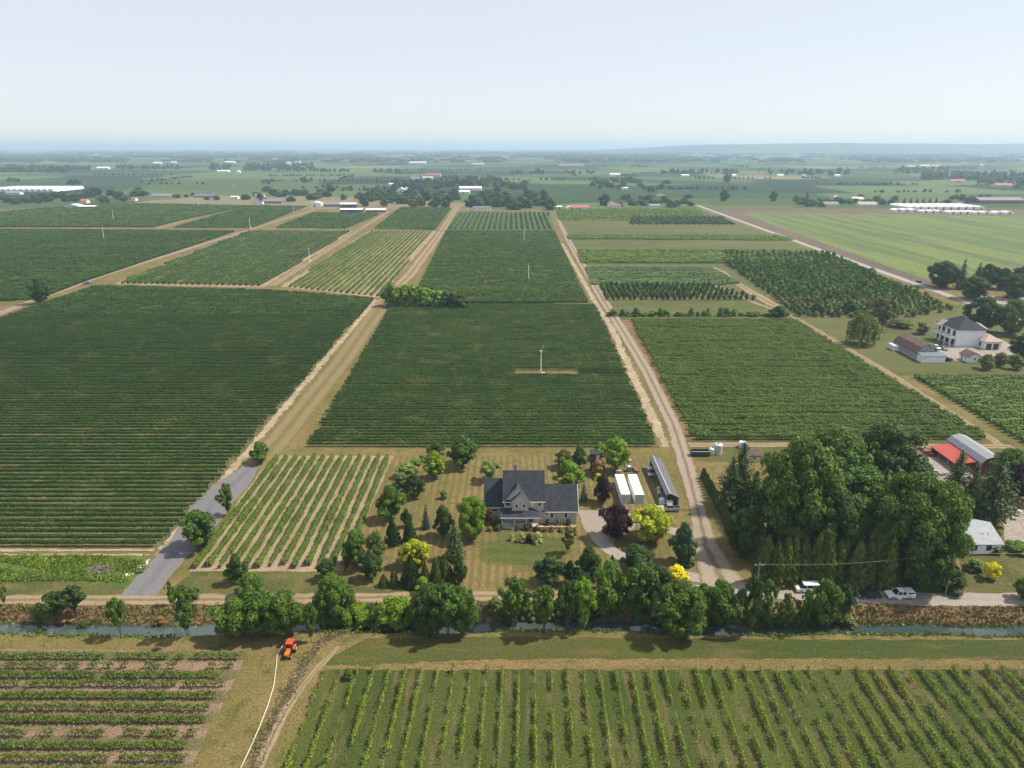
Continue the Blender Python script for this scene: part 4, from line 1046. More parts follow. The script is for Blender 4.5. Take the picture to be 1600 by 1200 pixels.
# trees along the ditch
DITCH = [
 ('airy', 8, 918, 949, 17, 'light', 'small pale tree on the ditch bank beyond the brush pile', -0.4),
 ('stemmy', 87, 920, 966, 40, 'dark', 'dark tree of a many stemmed pair on the far ditch bank, shorter one', -0.8),
 ('stemmy', 118, 912, 963, 38, 'dark', 'dark tree of a many stemmed pair on the far ditch bank, taller one', -0.8),
 ('airy', 58, 934, 968, 22, 'light', 'wispy see through sapling left of the many stemmed pair', -0.5),
 ('tuft', 190, 939, 996, 30, 'mid', 'slim bare stemmed tree with a round tuft at the water', -0.3),
 ('airy', 294, 922, 999, 48, 'mid', 'tree leaning over the water below the grey lane mouth', -0.3),
 ('airy', 269, 910, 946, 14, 'mid', 'thin sapling at the mouth of the grey lane', 0),
 ('airy', 304, 918, 940, 20, 'dark', 'small dark sapling on the road verge above the leaning tree', 0),
 ('wide', 372, 938, 1000, 60, 'mid', 'bushy tree on the near ditch bank behind the tractor, left one', -0.3),
 ('wide', 408, 928, 996, 58, 'mid', 'bushy tree on the near ditch bank behind the tractor, middle one', -0.3),
 ('wide', 444, 932, 1000, 54, 'mid', 'bushy tree on the near ditch bank behind the tractor, right one', -0.3),
 ('airy', 487, 944, 1004, 26, 'mid', 'slim tree right of the orange tractor', 0),
 ('big', 524, 895, 982, 60, 'mid', 'tall pale leaved tree on the far ditch bank', -1.8),
 ('wide', 560, 942, 983, 42, 'bright', 'bright low tree on the far ditch bank', -1.8),
 ('wide', 592, 945, 984, 40, 'mid', 'low tree right of the bright low tree', -1.8),
 ('wide', 622, 930, 986, 50, 'bright', 'bright bushy tree left of the big ditch clump', -1.8),
 ('big', 672, 912, 992, 66, 'dark', 'large dark tree of the big ditch clump, left one', -0.4),
 ('stemmy', 700, 916, 994, 58, 'mid', 'large tree of the big ditch clump showing pale stems', -0.2),
 ('big', 722, 918, 993, 50, 'mid', 'large tree of the big ditch clump, right one', -0.2),
 ('stemmy', 805, 901, 978, 50, 'mid', 'tree on the far bank below the dark broad lawn tree', -1.8),
 ('stemmy', 850, 916, 992, 40, 'mid', 'bare stemmed tree at the near water edge, left of three', -0.2),
 ('stemmy', 886, 906, 988, 40, 'dark', 'bare stemmed tree at the near water edge, middle of three', -0.4),
 ('airy', 912, 901, 986, 42, 'bright', 'forked bright tree at the near water edge', -0.4),
 ('wide', 950, 882, 962, 54, 'mid', 'leafy tree on the far bank below the dome tree', -1.2),
 ('wide', 998, 885, 962, 54, 'mid', 'leafy tree on the far bank below the driveway curve', -1.2),
 ('big', 1060, 903, 995, 78, 'mid', 'large dense tree standing at the near water edge', 0),
 ('wide', 1025, 892, 955, 40, 'dark', 'dark tree behind the large dense tree', -0.8),
 ('wide', 1125, 910, 975, 50, 'mid', 'leafy tree right of the large dense tree', -1.6),
 ('airy', 1170, 903, 992, 40, 'dark', 'tall dark tree beside the utility pole', -0.2),
 ('wide', 1095, 915, 970, 36, 'mid', 'small leafy tree on the far bank by the track mouth', -1.4),
 ('airy', 1195, 906, 980, 36, 'mid', 'loose tree right of the utility pole', -1.6),
 ('airy', 1226, 925, 982, 30, 'olive', 'olive sapling in front of the white van', -1.8),
 ('airy', 1256, 918, 978, 26, 'mid', 'slim tree in front of the white van', -1.6),
 ('wide', 1286, 907, 980, 44, 'mid', 'bushy tree right of the white van', -1.8),
 ('stemmy', 1316, 906, 974, 32, 'bluegreen', 'last ditch tree before the black car, with thin bare stem', -1.5),
]
for (k, u, vt, vb, wp, c, lab, bz) in DITCH: plant(k, u, vt, vb, wp, c, lab, bank=bz)
for i in range(74):                                # thicket along the far bank under the trees
    u = 505 + i * 11.2
    if 738 < u < 768 or u > 1325: continue
    x = P(u, 970, -1.2)[0]; y = ditch_c(x) + rnd.uniform(1.0, 4.2)
    plant_at('shrub', x, y, rnd.uniform(2.4, 4.4), rnd.uniform(1.8, 3.6), rnd.choice(('dark', 'mid', 'olive', 'deep')), 'dense bank shrub in the shade below the ditch trees', 'bank_shrub', 'shrub', 'shrubs along the far ditch bank', parts=False)
for (u, v, c) in ((60, 985, 'dark'), (130, 975, 'dark'), (105, 968, 'brown'), (250, 972, 'brown'), (345, 978, 'dark'), (390, 975, 'dark'), (455, 970, 'brown')):
    x, y = P(u, v, -1.4)
    plant_at('shrub', x, y, rnd.uniform(2.5, 4), rnd.uniform(1.0, 1.8), c, 'low scrub on the tan ditch bank by the grey lane', 'bank_shrub', 'shrub', 'scrub on the tan ditch bank', parts=False)
# hedge of narrow cedars beside the track, cedars along the road
for i in range(30):
    t = i / 29
    u, v = 1098 + 62 * t ** 0.95, 748 + 122 * t
    x, y = P(u, v)
    plant_at('cedar', x, y, 1.5 * rnd.uniform(0.9, 1.15), rnd.uniform(3.4, 4.4), (0.080, 0.110, 0.022), 'narrow clipped cedar in the hedge beside the pale dirt track', 'hedge_cedar', 'cedar', 'cedars of the hedge along the track', parts=False)
for i in range(13):
    u = 1190 + i * 16 + rnd.uniform(-4, 4)
    plant('cedar', u, rnd.uniform(832, 852), rnd.uniform(908, 918), rnd.uniform(30, 42), 'cedar', 'olive green cedar in the dense row behind the parked cars', 'cedar_tree', 'cedar', 'cedars along the gravel road')
# clump of trees between the vine blocks
for i in range(11):
    u = 612 + i * 10.8
    plant('far', u, 446 + 0.9 * i + rnd.uniform(-3, 3), 479 + 0.4 * i, 32, 'bright' if i < 8 else 'dark', 'bushy tree in the clump between the vine blocks', 'clump_tree', 'tree', 'trees of the clump between vine blocks')
# scrub line above the light vine block on the right
for i in range(26):
    u = 945 + i * 11 + rnd.uniform(-6, 6)
    plant('shrub', u, 485 + rnd.uniform(-5, 4), 494, rnd.uniform(8, 20), rnd.choice(('mid', 'light', 'olive', 'bright', 'mid')), 'low scrub bush in the hedge line above the bushy vine rows', 'scrub_bush', 'shrub', 'hedge line bushes above the bushy vine rows', parts=False)
plant('round', 1216, 478, 497, 26, 'dark', 'dark round bush at the end of the scrub line')
plant('round', 1275, 473, 492, 20, 'dark', 'dark tree at the orchard corner, left of two')
plant('round', 1326, 468, 490, 22, 'dark', 'dark tree at the orchard corner, right of two')
# orchard trees
n_orch = 0
for r_ in range(5):
    y = 431 + r_ * 10.2
    for c_ in range(27):
        x = 58.5 + 3.45 * c_ + r_ * 0.3
        if x > 151 - r_ * 4.2: continue
        plant_at('orchard', x + rnd.uniform(-0.4, 0.4), y + rnd.uniform(-0.4, 0.4), rnd.uniform(2.8, 3.6), rnd.uniform(3.2, 4.2), rnd.choice(('dark', 'dark', 'mid')), 'small dark fruit tree in the square orchard block beside the dirt track', 'fruit_tree', 'fruit tree', 'fruit trees of the square orchard block', parts=False); n_orch += 1
ORCH = px([(1245, 497), (1195, 456), (1128, 410), (1132, 396), (1296, 396), (1496, 486), (1420, 499), (1330, 497)])
cand = []
y = min(p[1] for p in ORCH)
while y < max(p[1] for p in ORCH):
    for a, b_ in spans(ORCH, y):
        x = a + 2
        while x < b_ - 2:
            cand.append((x + rnd.uniform(-0.9, 0.9), y + rnd.uniform(-0.8, 0.8))); x += 4.6
    y += 5.6
cand.sort(key=lambda p: p[1])
keep_n = 300 - n_orch
for i, (x, y) in enumerate(cand[:keep_n]):
    plant_at('orchard', x, y, rnd.uniform(2.4, 4.3), rnd.uniform(2.2, 3.7), rnd.choice(('mid', 'dark', 'mid', 'olive', 'olive', 'bright')), 'bushy fruit tree in the big orchard beside the straight road', 'fruit_tree', 'fruit tree', 'fruit trees of the big orchard', parts=False)
def scatter_stuff(name, spots, kind, label, cat, col, mat='leaf'):
    """spots of (x, y, width, height): crowns joined in one object"""
    VV, FF, n = [], [], 0
    src = []
    for me, _ in KINDS[kind]:
        v = np.empty(len(me.vertices) * 3, np.float32); me.vertices.foreach_get('co', v); src.append(v.reshape(-1, 3, ))
    for x, y, wd, ht in spots:
        s = src[rnd.randrange(len(src))]
        k = len(s) // 4
        a = rnd.uniform(0, 6.28)
        q = s * np.array([wd, wd, ht])
        q = np.stack([q[:, 0] * math.cos(a) - q[:, 1] * math.sin(a) + x, q[:, 0] * math.sin(a) + q[:, 1] * math.cos(a) + y, q[:, 2]], 1)
        VV.append(q); FF.append(np.arange(4 * k).reshape(k, 4) + n); n += 4 * k
    o = link(name, npmesh(name, np.concatenate(VV), np.concatenate(FF), M[mat])); o.color = (*G[col], 1)
    return tag(o, label, cat, None, 'stuff')
deciduous('mini', (61, 62, 63), 6, 46, 0.36, z0=0.05, lobe=(0.2, 0.3), r0=0.03)
deciduous('micro', (64, 65), 4, 16, 0.55, z0=0.0, lobe=(0.2, 0.3), r0=0.03)
scatter_stuff('orchard_trees', [(x, y, rnd.uniform(2.6, 4.4), rnd.uniform(2.3, 3.7)) for x, y in cand[keep_n:]], 'mini', 'farther trees of the big orchard beside the straight road', 'orchard', 'mid')

# ------------------------------------------------------------------ trees round the far farms
def belt(u0, u1, vb0, vb1, n, h, wpx, cols, label, group, kind='far', parts=False):
    for i in range(n):
        u = u0 + (u1 - u0) * (i + rnd.uniform(0.1, 0.9)) / n
        vb = rnd.uniform(vb0, vb1)
        x, y = P(u, vb)
        ht = h * rnd.uniform(0.7, 1.2)
        plant_at(kind, x, y, wpx * mpp(y) * rnd.uniform(0.75, 1.25), ht, rnd.choice(cols), label, 'far_tree', 'tree', group, parts)
DG = ('dark', 'deep', 'dark', 'mid')
belt(0, 60, 312, 322, 9, 8, 16, DG, 'tree in the belt before the long white greenhouse', 'trees before the white greenhouse')
belt(60, 135, 306, 318, 11, 10, 17, DG, 'tree left of the low white barn at the pale road end', 'trees left of the low white barn')
belt(138, 228, 303, 318, 15, 12, 18, DG, 'tall tree in the belt right of the low white barn', 'trees right of the low white barn')
belt(265, 345, 306, 313, 8, 7, 11, DG, 'small tree among the bungalows of the far farm row', 'trees among the bungalows')
belt(375, 415, 306, 312, 4, 9, 13, DG, 'tree beside the far brick house, left side', 'trees left of the brick house')
belt(410, 520, 299, 316, 17, 11, 18, DG, 'tree in the belt behind the brick house', 'trees behind the brick house')
belt(560, 615, 308, 325, 12, 14, 20, DG, 'tall tree behind the white roofed barns', 'trees behind the white roofed barns')
belt(612, 715, 304, 325, 26, 13, 20, DG, 'tall tree in the belt between the two farm tracks', 'trees between the two farm tracks')
belt(735, 862, 306, 328, 30, 15, 22, DG, 'tall tree in the belt around the blue roofed house', 'trees around the blue roofed house')
belt(615, 700, 284, 299, 26, 12, 15, DG, 'tree in the hamlet behind the far belt', 'hamlet trees, farm side')
belt(690, 775, 279, 292, 22, 12, 14, DG, 'tree in the hamlet on the horizon side', 'hamlet trees, horizon side')
belt(770, 825, 284, 300, 12, 12, 14, DG, 'tree at the right end of the hamlet', 'hamlet trees, right end')
belt(925, 1000, 282, 296, 20, 11, 13, DG, 'tree around the crossroads farm', 'crossroads farm trees')
belt(1000, 1050, 286, 300, 10, 9, 11, DG, 'tree below the crossroads farm', 'trees below the crossroads farm')
belt(968, 1082, 309, 324, 26, 7, 16, DG, 'bushy tree in the hedge behind the green crop', 'trees behind the green crop')
belt(1240, 1300, 314, 324, 12, 9, 16, DG, 'tree left of the grey roofed farmhouse by the greenhouses', 'trees left of the grey farmhouse')
belt(1300, 1400, 312, 323, 15, 8, 14, DG, 'tree between the grey farmhouse and the greenhouses', 'trees by the grey farmhouse')
belt(1476, 1545, 310, 321, 10, 9, 16, DG, 'tree behind the greenhouses beside the purple barn', 'trees beside the purple barn')
plant('far', 945, 304, 321, 23, 'deep', 'dense dark round tree beside the small white far house', parts=False)
plant('far', 1131, 297, 314, 17, 'dark', 'lone tree in the far green fields, left of two', parts=False)
plant('far', 1208, 299, 314, 14, 'dark', 'lone tree in the far green fields, right of two', parts=False)
plant('far', 752, 310, 324, 18, 'light', 'pale round tree at the head of the farm track', parts=False)
plant('far', 537, 303, 312, 13, 'olive', 'yellowish tree beside the brick house belt', parts=False)
for i in range(6):
    plant('cone', 1412 + 10 * i, 309, 320, 5, 'dark', 'spire conifer in the short line behind the greenhouses', 'far_conifer', 'conifer', 'spire conifers behind the greenhouses', parts=False)
plant('spruce', 1260, 296, 318, 12, 'dark', 'tall pointed conifer left of the grey farmhouse', parts=False)
# the far plain: woods and hedgerows beyond counting
spots = []
def line(u0, u1, v0, v1, n, h, wd):
    for i in range(n):
        u, v = rnd.uniform(u0, u1), rnd.uniform(v0, v1)
        x, y = P(u, v); spots.append((x, y, wd * rnd.uniform(0.7, 1.3), h * rnd.uniform(0.6, 1.25)))
line(0, 110, 262, 270, 160, 11, 14); line(100, 140, 262, 266, 40, 10, 14); line(180, 280, 260, 265, 60, 9, 12); line(330, 360, 258, 266, 40, 11, 14)
line(380, 490, 258, 267, 150, 12, 14); line(490, 545, 267, 270, 22, 9, 11); line(585, 625, 266, 270, 16, 9, 12); line(800, 850, 269, 272, 18, 9, 11)
line(870, 930, 269, 272, 10, 8, 11); line(1030, 1100, 268, 272, 22, 10, 13); line(1100, 1160, 269, 273, 14, 11, 13); line(1130, 1150, 278, 286, 7, 11, 13)
line(1200, 1330, 268, 274, 34, 12, 13); line(1400, 1480, 264, 272, 60, 11, 14); line(1440, 1600, 272, 282, 150, 10, 14); line(1520, 1600, 280, 288, 40, 9, 12)
line(1590, 1625, 285, 296, 14, 12, 16); line(470, 495, 280, 286, 6, 8, 10); line(105, 125, 285, 289, 10, 7, 10); line(410, 440, 283, 288, 7, 7, 10)
line(10, 30, 282, 284, 8, 6, 12)
for i in range(55):                                # hedgerows
    y0 = 1350 * math.exp(rnd.uniform(0, 1.25)); xc = rnd.uniform(-0.72, 0.72) * y0
    if y0 < 1500 and -120 < xc < 330: continue
    n = rnd.randint(6, 26); dx = rnd.uniform(7, 16); along = rnd.random() < 0.8
    for k in range(n):
        if rnd.random() < 0.25: continue
        spots.append((xc + (k * dx if along else rnd.uniform(-4, 4)), y0 + (rnd.uniform(-4, 4) if along else k * dx * 1.5), rnd.uniform(5, 11), rnd.uniform(2.5, 6)))
scatter_stuff('distant_trees', spots, 'mini', 'distant trees and hedgerows across the hazy plain', 'trees', 'deep')
spots = []
for a, b_, n, h in ((246, 254, 900, 11), (241, 247, 1300, 12), (237, 242, 1500, 14)):
    for i in range(n):
        q = rnd.random()
        u = rnd.uniform(-60, 1660)
        if math.sin(u * 0.013 + a) + math.sin(u * 0.041 + 2 * a) < rnd.uniform(-1.6, 0.9): continue
        x, y = P(u, rnd.uniform(a, b_)); k = y / 3500
        spots.append((x, y, rnd.uniform(25, 70) * max(1, k * 0.8), h * rnd.uniform(0.7, 1.3)))
scatter_stuff('distant_woods', spots, 'micro', 'blue hazy woods near the horizon', 'woods', 'deep')
# escarpment on the right horizon
hv, hf = [], []
hx = np.linspace(-1000, 14000, 140)
for i, x in enumerate(hx):
    t = np.clip((x - 700) / 2600, 0, 1); t = t * t * (3 - 2 * t)
    h = t * (116 + 8 * math.sin(x * 0.0017) + 4 * math.sin(x * 0.0047) + 2 * math.sin(x * 0.013))
    hv += [(x, 9000, -2), (x, 9500, h * 0.75), (x, 10000, h), (x, 12500, h * 0.98)]
hf = [(i * 4 + k, (i + 1) * 4 + k, (i + 1) * 4 + k + 1, i * 4 + k + 1) for i in range(len(hx) - 1) for k in range(3)]
me = npmesh('hills', hv, hf, ground_mat('wooded_hills', (0.03, 0.055, 0.03), (0.04, 0.07, 0.03), (0.05, 0.08, 0.04), 0.002, 0.01, fine=0.02))
if me.polygons[0].normal.z < 0: me.flip_normals()
struct(link('hills', me))
# weeds, dry grass and reeds
def tufts(name, spots, mat, label, cat, leaf=0.35, per=5, hgt=0.6, seed=5, up=0.35):
    rng = np.random.default_rng(seed)
    S = np.repeat(np.array(spots, float), per, axis=0)
    n = len(S)
    C = S + np.stack([rng.normal(0, 0.3, n), rng.normal(0, 0.3, n), rng.uniform(0.05, hgt, n)], 1)
    Nn = np.stack([rng.normal(0, 1, n), rng.normal(-0.3, 1, n), np.full(n, up) + rng.normal(0, 0.4, n)], 1)
    V, F = leaf_quads(C, Nn, leaf * rng.uniform(0.5, 1.5, n), rng, 1.0)
    return tag(link(name, npmesh(name, V, F, mat)), label, cat, None, 'stuff')
M['weed_leaf'] = vine_mat('weed_leaves', (0.145, 0.21, 0.026), (0.105, 0.155, 0.026), (0.20, 0.20, 0.06), s1=0.08, s2=0.3)
M['dry_leaf'] = vine_mat('dry_grass_blades', (0.21, 0.14, 0.068), (0.165, 0.125, 0.05), (0.09, 0.11, 0.028), s1=0.15, s2=0.06, trans=0.15, f3=0.8)
M['reed_leaf'] = vine_mat('reed_blades', (0.09, 0.15, 0.025), (0.13, 0.17, 0.04), (0.2, 0.2, 0.07), s1=0.1, s2=0.3, trans=0.2)
sp_ = []
for i in range(4200):
    x, y = P(rnd.uniform(-150, 226), rnd.uniform(869, 908))
    if x > -84 and y < 136: continue
    if math.sin(x * 0.35 + y) + math.sin(y * 0.9 + x * 0.12) < -0.9: continue
    sp_.append((x, y, 0))
tufts('tall_weeds', sp_, M['weed_leaf'], 'bright green tall weeds below the wide dark vineyard', 'weeds', 0.34, 6, 0.5, up=0.7)
sp_ = []
for i in range(4200):
    x = rnd.uniform(-135, 135); d = rnd.uniform(1.5, 5.4); y = ditch_c(x) + d
    sp_.append((x, y, ground_z(x, y) - 0.1))
tufts('bank_grass', sp_, M['dry_leaf'], 'dry tan grass on the far ditch bank', 'grass', 0.34, 5, 0.4)
sp_ = []
for i in range(3600):
    x = rnd.uniform(-135, 135); y = ditch_c(x) + (rnd.uniform(0.8, 2.2) if rnd.random() < 0.5 else rnd.uniform(-4.2, -1.6))
    if math.sin(x * 0.13) + math.sin(x * 0.37 + 2) < rnd.uniform(-1.6, 1.2) and x < 55: continue
    sp_.append((x, y, ground_z(x, y) - 0.1))
tufts('water_edge_weeds', sp_, M['reed_leaf'], 'green weeds fringing the ditch water', 'weeds', 0.4, 5, 0.55, seed=8)
# ------------------------------------------------------------------ buildings
M['siding'] = lined('beige_grey_siding', (0.46, 0.42, 0.375), 0.2, 0.3, 'Z', 0.7)
M['siding_light'] = lined('light_gable_siding', (0.56, 0.52, 0.48), 0.2, 0.3, 'Z', 0.7)
M['stone'] = plain('tan_stone', (0.42, 0.33, 0.24), 0.9, spec=0.15, var=0.3, scale=2.5)
M['white_siding'] = lined('white_siding', (0.76, 0.77, 0.77), 0.25, 0.2, 'Z', 0.6, dark=0.9)
M['white_steel'] = lined('white_ribbed_steel', (0.78, 0.79, 0.80), 0.28, 0.5, 'Y', 0.5, dark=0.86)
M['shaded_steel_x'] = lined('shaded_ribbed_steel_end', (0.42, 0.50, 0.55), 0.28, 0.5, 'X', 0.5, dark=0.8)  # shade on the white container ends, painted in as a darker bluish steel
M['white_roof'] = plain('white_roof_sheet', (0.82, 0.83, 0.83), 0.5, var=0.06, scale=0.6)
M['grey_seam'] = lined('grey_seamed_roof', (0.115, 0.115, 0.125), 0.45, 0.5, 'Y', 0.5, metal=0.2, dark=0.75)
M['pale_seam'] = lined('pale_grey_metal_roof', (0.27, 0.28, 0.285), 0.45, 0.3, 'Y', 0.5, metal=0.2, dark=0.85)
M['red_roof'] = lined('red_metal_roof', (0.34, 0.060, 0.042), 0.4, 0.3, 'Y', 0.5, dark=0.8)
M['red_wall'] = lined('red_barn_wall', (0.24, 0.055, 0.045), 0.3, 0.3, 'X', 0.8)
M['blue_wall'] = lined('blue_grey_wall', (0.24, 0.285, 0.34), 0.3, 0.2, 'Z', 0.7)
M['dim_roof'] = plain('faded_red_roof', (0.36, 0.115, 0.11), 0.7, var=0.2, scale=0.4)
M['brick'] = plain('brown_brick', (0.25, 0.15, 0.12), 0.9, var=0.2)
M['lilac_roof'] = plain('lilac_grey_roof', (0.20, 0.17, 0.19), 0.8, var=0.15)
M['purple_wall'] = plain('plum_barn_wall', (0.12, 0.05, 0.075), 0.8, var=0.2)
M['blue_roof'] = plain('blue_grey_roof', (0.11, 0.14, 0.175), 0.7, var=0.12)
M['green_pale'] = plain('pale_green_wall', (0.55, 0.64, 0.58), 0.7, var=0.08)
M['cream'] = plain('cream_wall', (0.62, 0.58, 0.48), 0.8, var=0.1)
M['beige_roof'] = plain('tan_shingle', (0.36, 0.29, 0.255), 0.85, var=0.15)  # plain tan shingle colour
M['plastic_film'] = plain('greenhouse_film', (0.80, 0.81, 0.80), 0.4, var=0.06, scale=0.2)
M['poly_tank'] = plain('white_plastic_tank', (0.72, 0.74, 0.74), 0.4, var=0.06)
M['blue_tarp'] = plain('blue_tarp', (0.02, 0.16, 0.42), 0.5, var=0.2)
M['teal'] = plain('teal_plastic', (0.08, 0.26, 0.28), 0.5)
M['rust'] = plain('rusty_metal', (0.17, 0.075, 0.04), 0.85, var=0.35)
M['yellow'] = plain('yellow_machine_paint', (0.62, 0.46, 0.03), 0.5)
M['stone_white'] = plain('white_limestone', (0.66, 0.60, 0.48), 0.9, var=0.2, scale=3)
M['brush'] = plain('dead_brush', (0.22, 0.165, 0.15), 0.95, var=0.3)
M['concrete'] = plain('concrete', (0.45, 0.43, 0.40), 0.9, var=0.12)
M['green_metal'] = plain('dark_green_metal', (0.025, 0.06, 0.05), 0.6)

def window(parent, x, y, z, wd, ht, face='-Y', frame='trim', glass='glass', sill=True):
    """a window on a wall: frame with a pane set behind its edges; face is the way it looks"""
    mb = MB(); t = 0.14
    def B(a0, a1, o0, o1, z0, z1, mb):
        if face == '-Y': mb.box(x + a0, x + a1, y - o1, y - o0, z0, z1)
        elif face == '+Y': mb.box(x + a0, x + a1, y + o0, y + o1, z0, z1)
        elif face == '-X': mb.box(x - o1, x - o0, y + a0, y + a1, z0, z1)
        else: mb.box(x + o0, x + o1, y + a0, y + a1, z0, z1)
    z0, z1 = z - ht / 2, z + ht / 2
    B(-wd / 2 - t, -wd / 2, 0.004, 0.07, z0 - t, z1 + t, mb); B(wd / 2, wd / 2 + t, 0.004, 0.07, z0 - t, z1 + t, mb)
    B(-wd / 2, wd / 2, 0.004, 0.07, z1, z1 + t, mb); B(-wd / 2, wd / 2, 0.004, 0.09, z0 - t, z0, mb)
    o = mb.build('window', M[frame], parent)
    mb = MB(); B(-wd / 2, wd / 2, 0.006, 0.025, z0, z1, mb); mb.build('pane', M[glass], o)
    return o
def gable_walls(x0, x1, y0, y1, zb, ze, zr, axis):
    mb = MB()
    if axis == 'X':
        ym = (y0 + y1) / 2; mb.prismx([(y0, zb), (y1, zb), (y1, ze), (ym, zr), (y0, ze)], x0, x1)
    else:
        xm = (x0 + x1) / 2; mb.prism([(x0, zb), (x1, zb), (x1, ze), (xm, zr), (x0, ze)], y0, y1)
    return mb
def gable_roof(x0, x1, y0, y1, ze, zr, axis, ov=0.35, t=0.2, lift=0.05):
    mb = MB()
    if axis == 'X':
        ym = (y0 + y1) / 2; s = (zr - ze) / (ym - y0)
        e = ze - s * ov + lift; r = zr + lift
        mb.prismx([(y0 - ov, e), (ym, r), (y1 + ov, e), (y1 + ov, e + t), (ym, r + t * 1.25), (y0 - ov, e + t)], x0 - ov, x1 + ov)
    else:
        xm = (x0 + x1) / 2; s = (zr - ze) / (xm - x0)
        e = ze - s * ov + lift; r = zr + lift
        mb.prism([(x0 - ov, e), (xm, r), (x1 + ov, e), (x1 + ov, e + t), (xm, r + t * 1.25), (x0 - ov, e + t)], y0 - ov, y1 + ov)
    return mb

# ---- the grey house
H0 = empty('house', (3.0, 158.0, 0))
tag(H0, 'large beige grey house with dark shingle gables and a front porch on the lawn', 'house')
gable_walls(-5.0, 4.9, 0, 10.6, 0, 6.5, 11.9, 'X').build('main_wall', M['siding'], H0)
gable_walls(4.91, 13.2, 0.05, 10.4, 0, 3.7, 8.1, 'X').build('right_wing_wall', M['siding'], H0)
gable_walls(-9.8, -5.01, 2.4, 12.4, 0, 3.7, 8.7, 'X').build('left_wing_wall', M['siding'], H0)
rm = gable_roof(-5.0, 4.9, 0, 10.6, 6.5, 11.9, 'X').build('main_roof', M['shingle_dark'], H0)
MB().box(-2.6, -1.7, 6.9, 7.7, 8.5, 12.5).build('chimney', M['shingle_grey'], rm)
MB().box(-2.68, -1.62, 6.82, 7.78, 12.5, 12.62).build('chimney_cap', M['dark'], rm)
MB().box(-5.4, 5.3, -0.52, -0.40, 6.13, 6.30).build('gutter', M['trim'], rm)
r2 = gable_roof(4.95, 13.2, 0.05, 10.4, 3.7, 8.1, 'X', ov=0.38).build('right_wing_roof', M['shingle_dark'], H0)
MB().box(5.4, 13.6, -0.48, -0.36, 3.32, 3.48).build('gutter', M['trim'], r2)
MB().slab([(13.585, -0.35, 3.60), (13.66, -0.35, 3.60), (13.66, 5.22, 8.39), (13.585, 5.22, 8.39)], 0.22).slab([(13.585, 5.22, 8.39), (13.66, 5.22, 8.39), (13.66, 10.8, 3.60), (13.585, 10.8, 3.60)], 0.22).build('barge_board', M['trim'], r2)
r3 = gable_roof(-9.8, -5.4, 2.4, 12.4, 3.7, 8.7, 'X', ov=0.38).build('left_wing_roof', M['shingle_dark'], H0)
MB().box(-10.2, -5.2, 1.87, 1.99, 3.30, 3.46).build('gutter', M['trim'], r3)
# cross gable over the front and the smaller gable before it
def front_gable(xc, hw, yf, yb, ze, zr, name, ov, wallmat):
    mb = MB(); mb.prism([(xc - hw, ze - 0.3), (xc + hw, ze - 0.3), (xc + hw, ze), (xc, zr), (xc - hw, ze)], yf, yb)
    g = mb.build(name + '_wall', M[wallmat], H0)
    s = (zr - ze) / hw; t = 0.2; e = ze - s * ov
    mb = MB(); mb.prism([(xc - hw - ov, e + 0.03), (xc, zr + 0.03), (xc + hw + ov, e + 0.03), (xc + hw + ov, e + t), (xc, zr + t * 1.3), (xc - hw - ov, e + t)], yf - 0.4, yb)
    r = mb.build(name + '_roof', M['shingle_dark'], H0)
    mb = MB()
    for sg in (-1, 1): mb.slab([(xc + sg * (hw + ov), yf - 0.44, e + t + 0.02), (xc, yf - 0.44, zr + t * 1.3 + 0.02), (xc, yf - 0.36, zr + t * 1.3 + 0.02), (xc + sg * (hw + ov), yf - 0.36, e + t + 0.02)], 0.2)
    mb.build('barge_board', M['shingle_grey'], r)
front_gable(-1.8, 2.95, -0.06, 4.2, 6.5, 10.1, 'cross_gable', 0.35, 'siding_light')
MB().box(-3.0, 1.1, -0.85, -0.01, 3.3, 6.75).build('bay_wall', M['siding'], H0)
front_gable(-0.95, 2.05, -0.86, 1.6, 6.75, 8.7, 'bay_gable', 0.3, 'siding_light')
for (x, y, z, a, b_) in ((-4.05, 0, 5.5, 1.2, 0.95), (3.9, 0, 5.5, 0.65, 1.15), (-1.85, -0.85, 5.4, 0.6, 0.95), (0.0, -0.85, 5.4, 0.6, 0.95), (7.0, 0.05, 2.3, 0.7, 1.3), (10.5, 0.05, 2.3, 0.7, 1.3), (5.6, 0.05, 2.7, 0.4, 0.7), (-7.4, 2.4, 2.5, 1.5, 0.6),
                         (-3.8, 0, 2.0, 1.6, 1.3), (-1.6, 0, 2.0, 0.9, 1.3), (0.1, 0, 2.0, 0.9, 1.3)):
    window(H0, x, y, z, a, b_)
window(H0, 2.0, 0, 5.5, 0.7, 1.15, glass='green_pale')  # added window: its pale pane stands in for the sunlit side of the bay
for (x, y, z, a, b_, f) in ((-9.8, 5.5, 2.3, 1.0, 1.3, '-X'), (-9.8, 9.0, 2.3, 1.0, 1.3, '-X'), (-3, 10.6, 5.2, 1.0, 1.3, '+Y'), (2, 10.6, 5.2, 1.0, 1.3, '+Y'), (0, 10.6, 2.2, 2.0, 1.6, '+Y')): window(H0, x, y, z, a, b_, f)
d = MB().box(1.25, 2.15, -0.06, -0.004, 0.55, 2.65).build('front_door', M['dark'], H0)
MB().box(2.0, 2.06, -0.1, -0.06, 1.5, 1.65).build('door_handle', M['steel'], d)
for y in (2.6, 6.9):
    g = MB().box(13.204, 13.25, y - 1.3, y + 1.3, 0.1, 2.4).build('garage_door', M['white_siding'], H0)
    for z in (0.7, 1.3, 1.9): MB().box(13.25, 13.27, y - 1.25, y + 1.25, z - 0.03, z).build('panel_groove', M['shingle_grey'], g)
MB().box(-5.6, 3.5, -2.5, -0.004, 0.0, 0.5).build('porch_floor', M['concrete'], H0)
mb = MB()
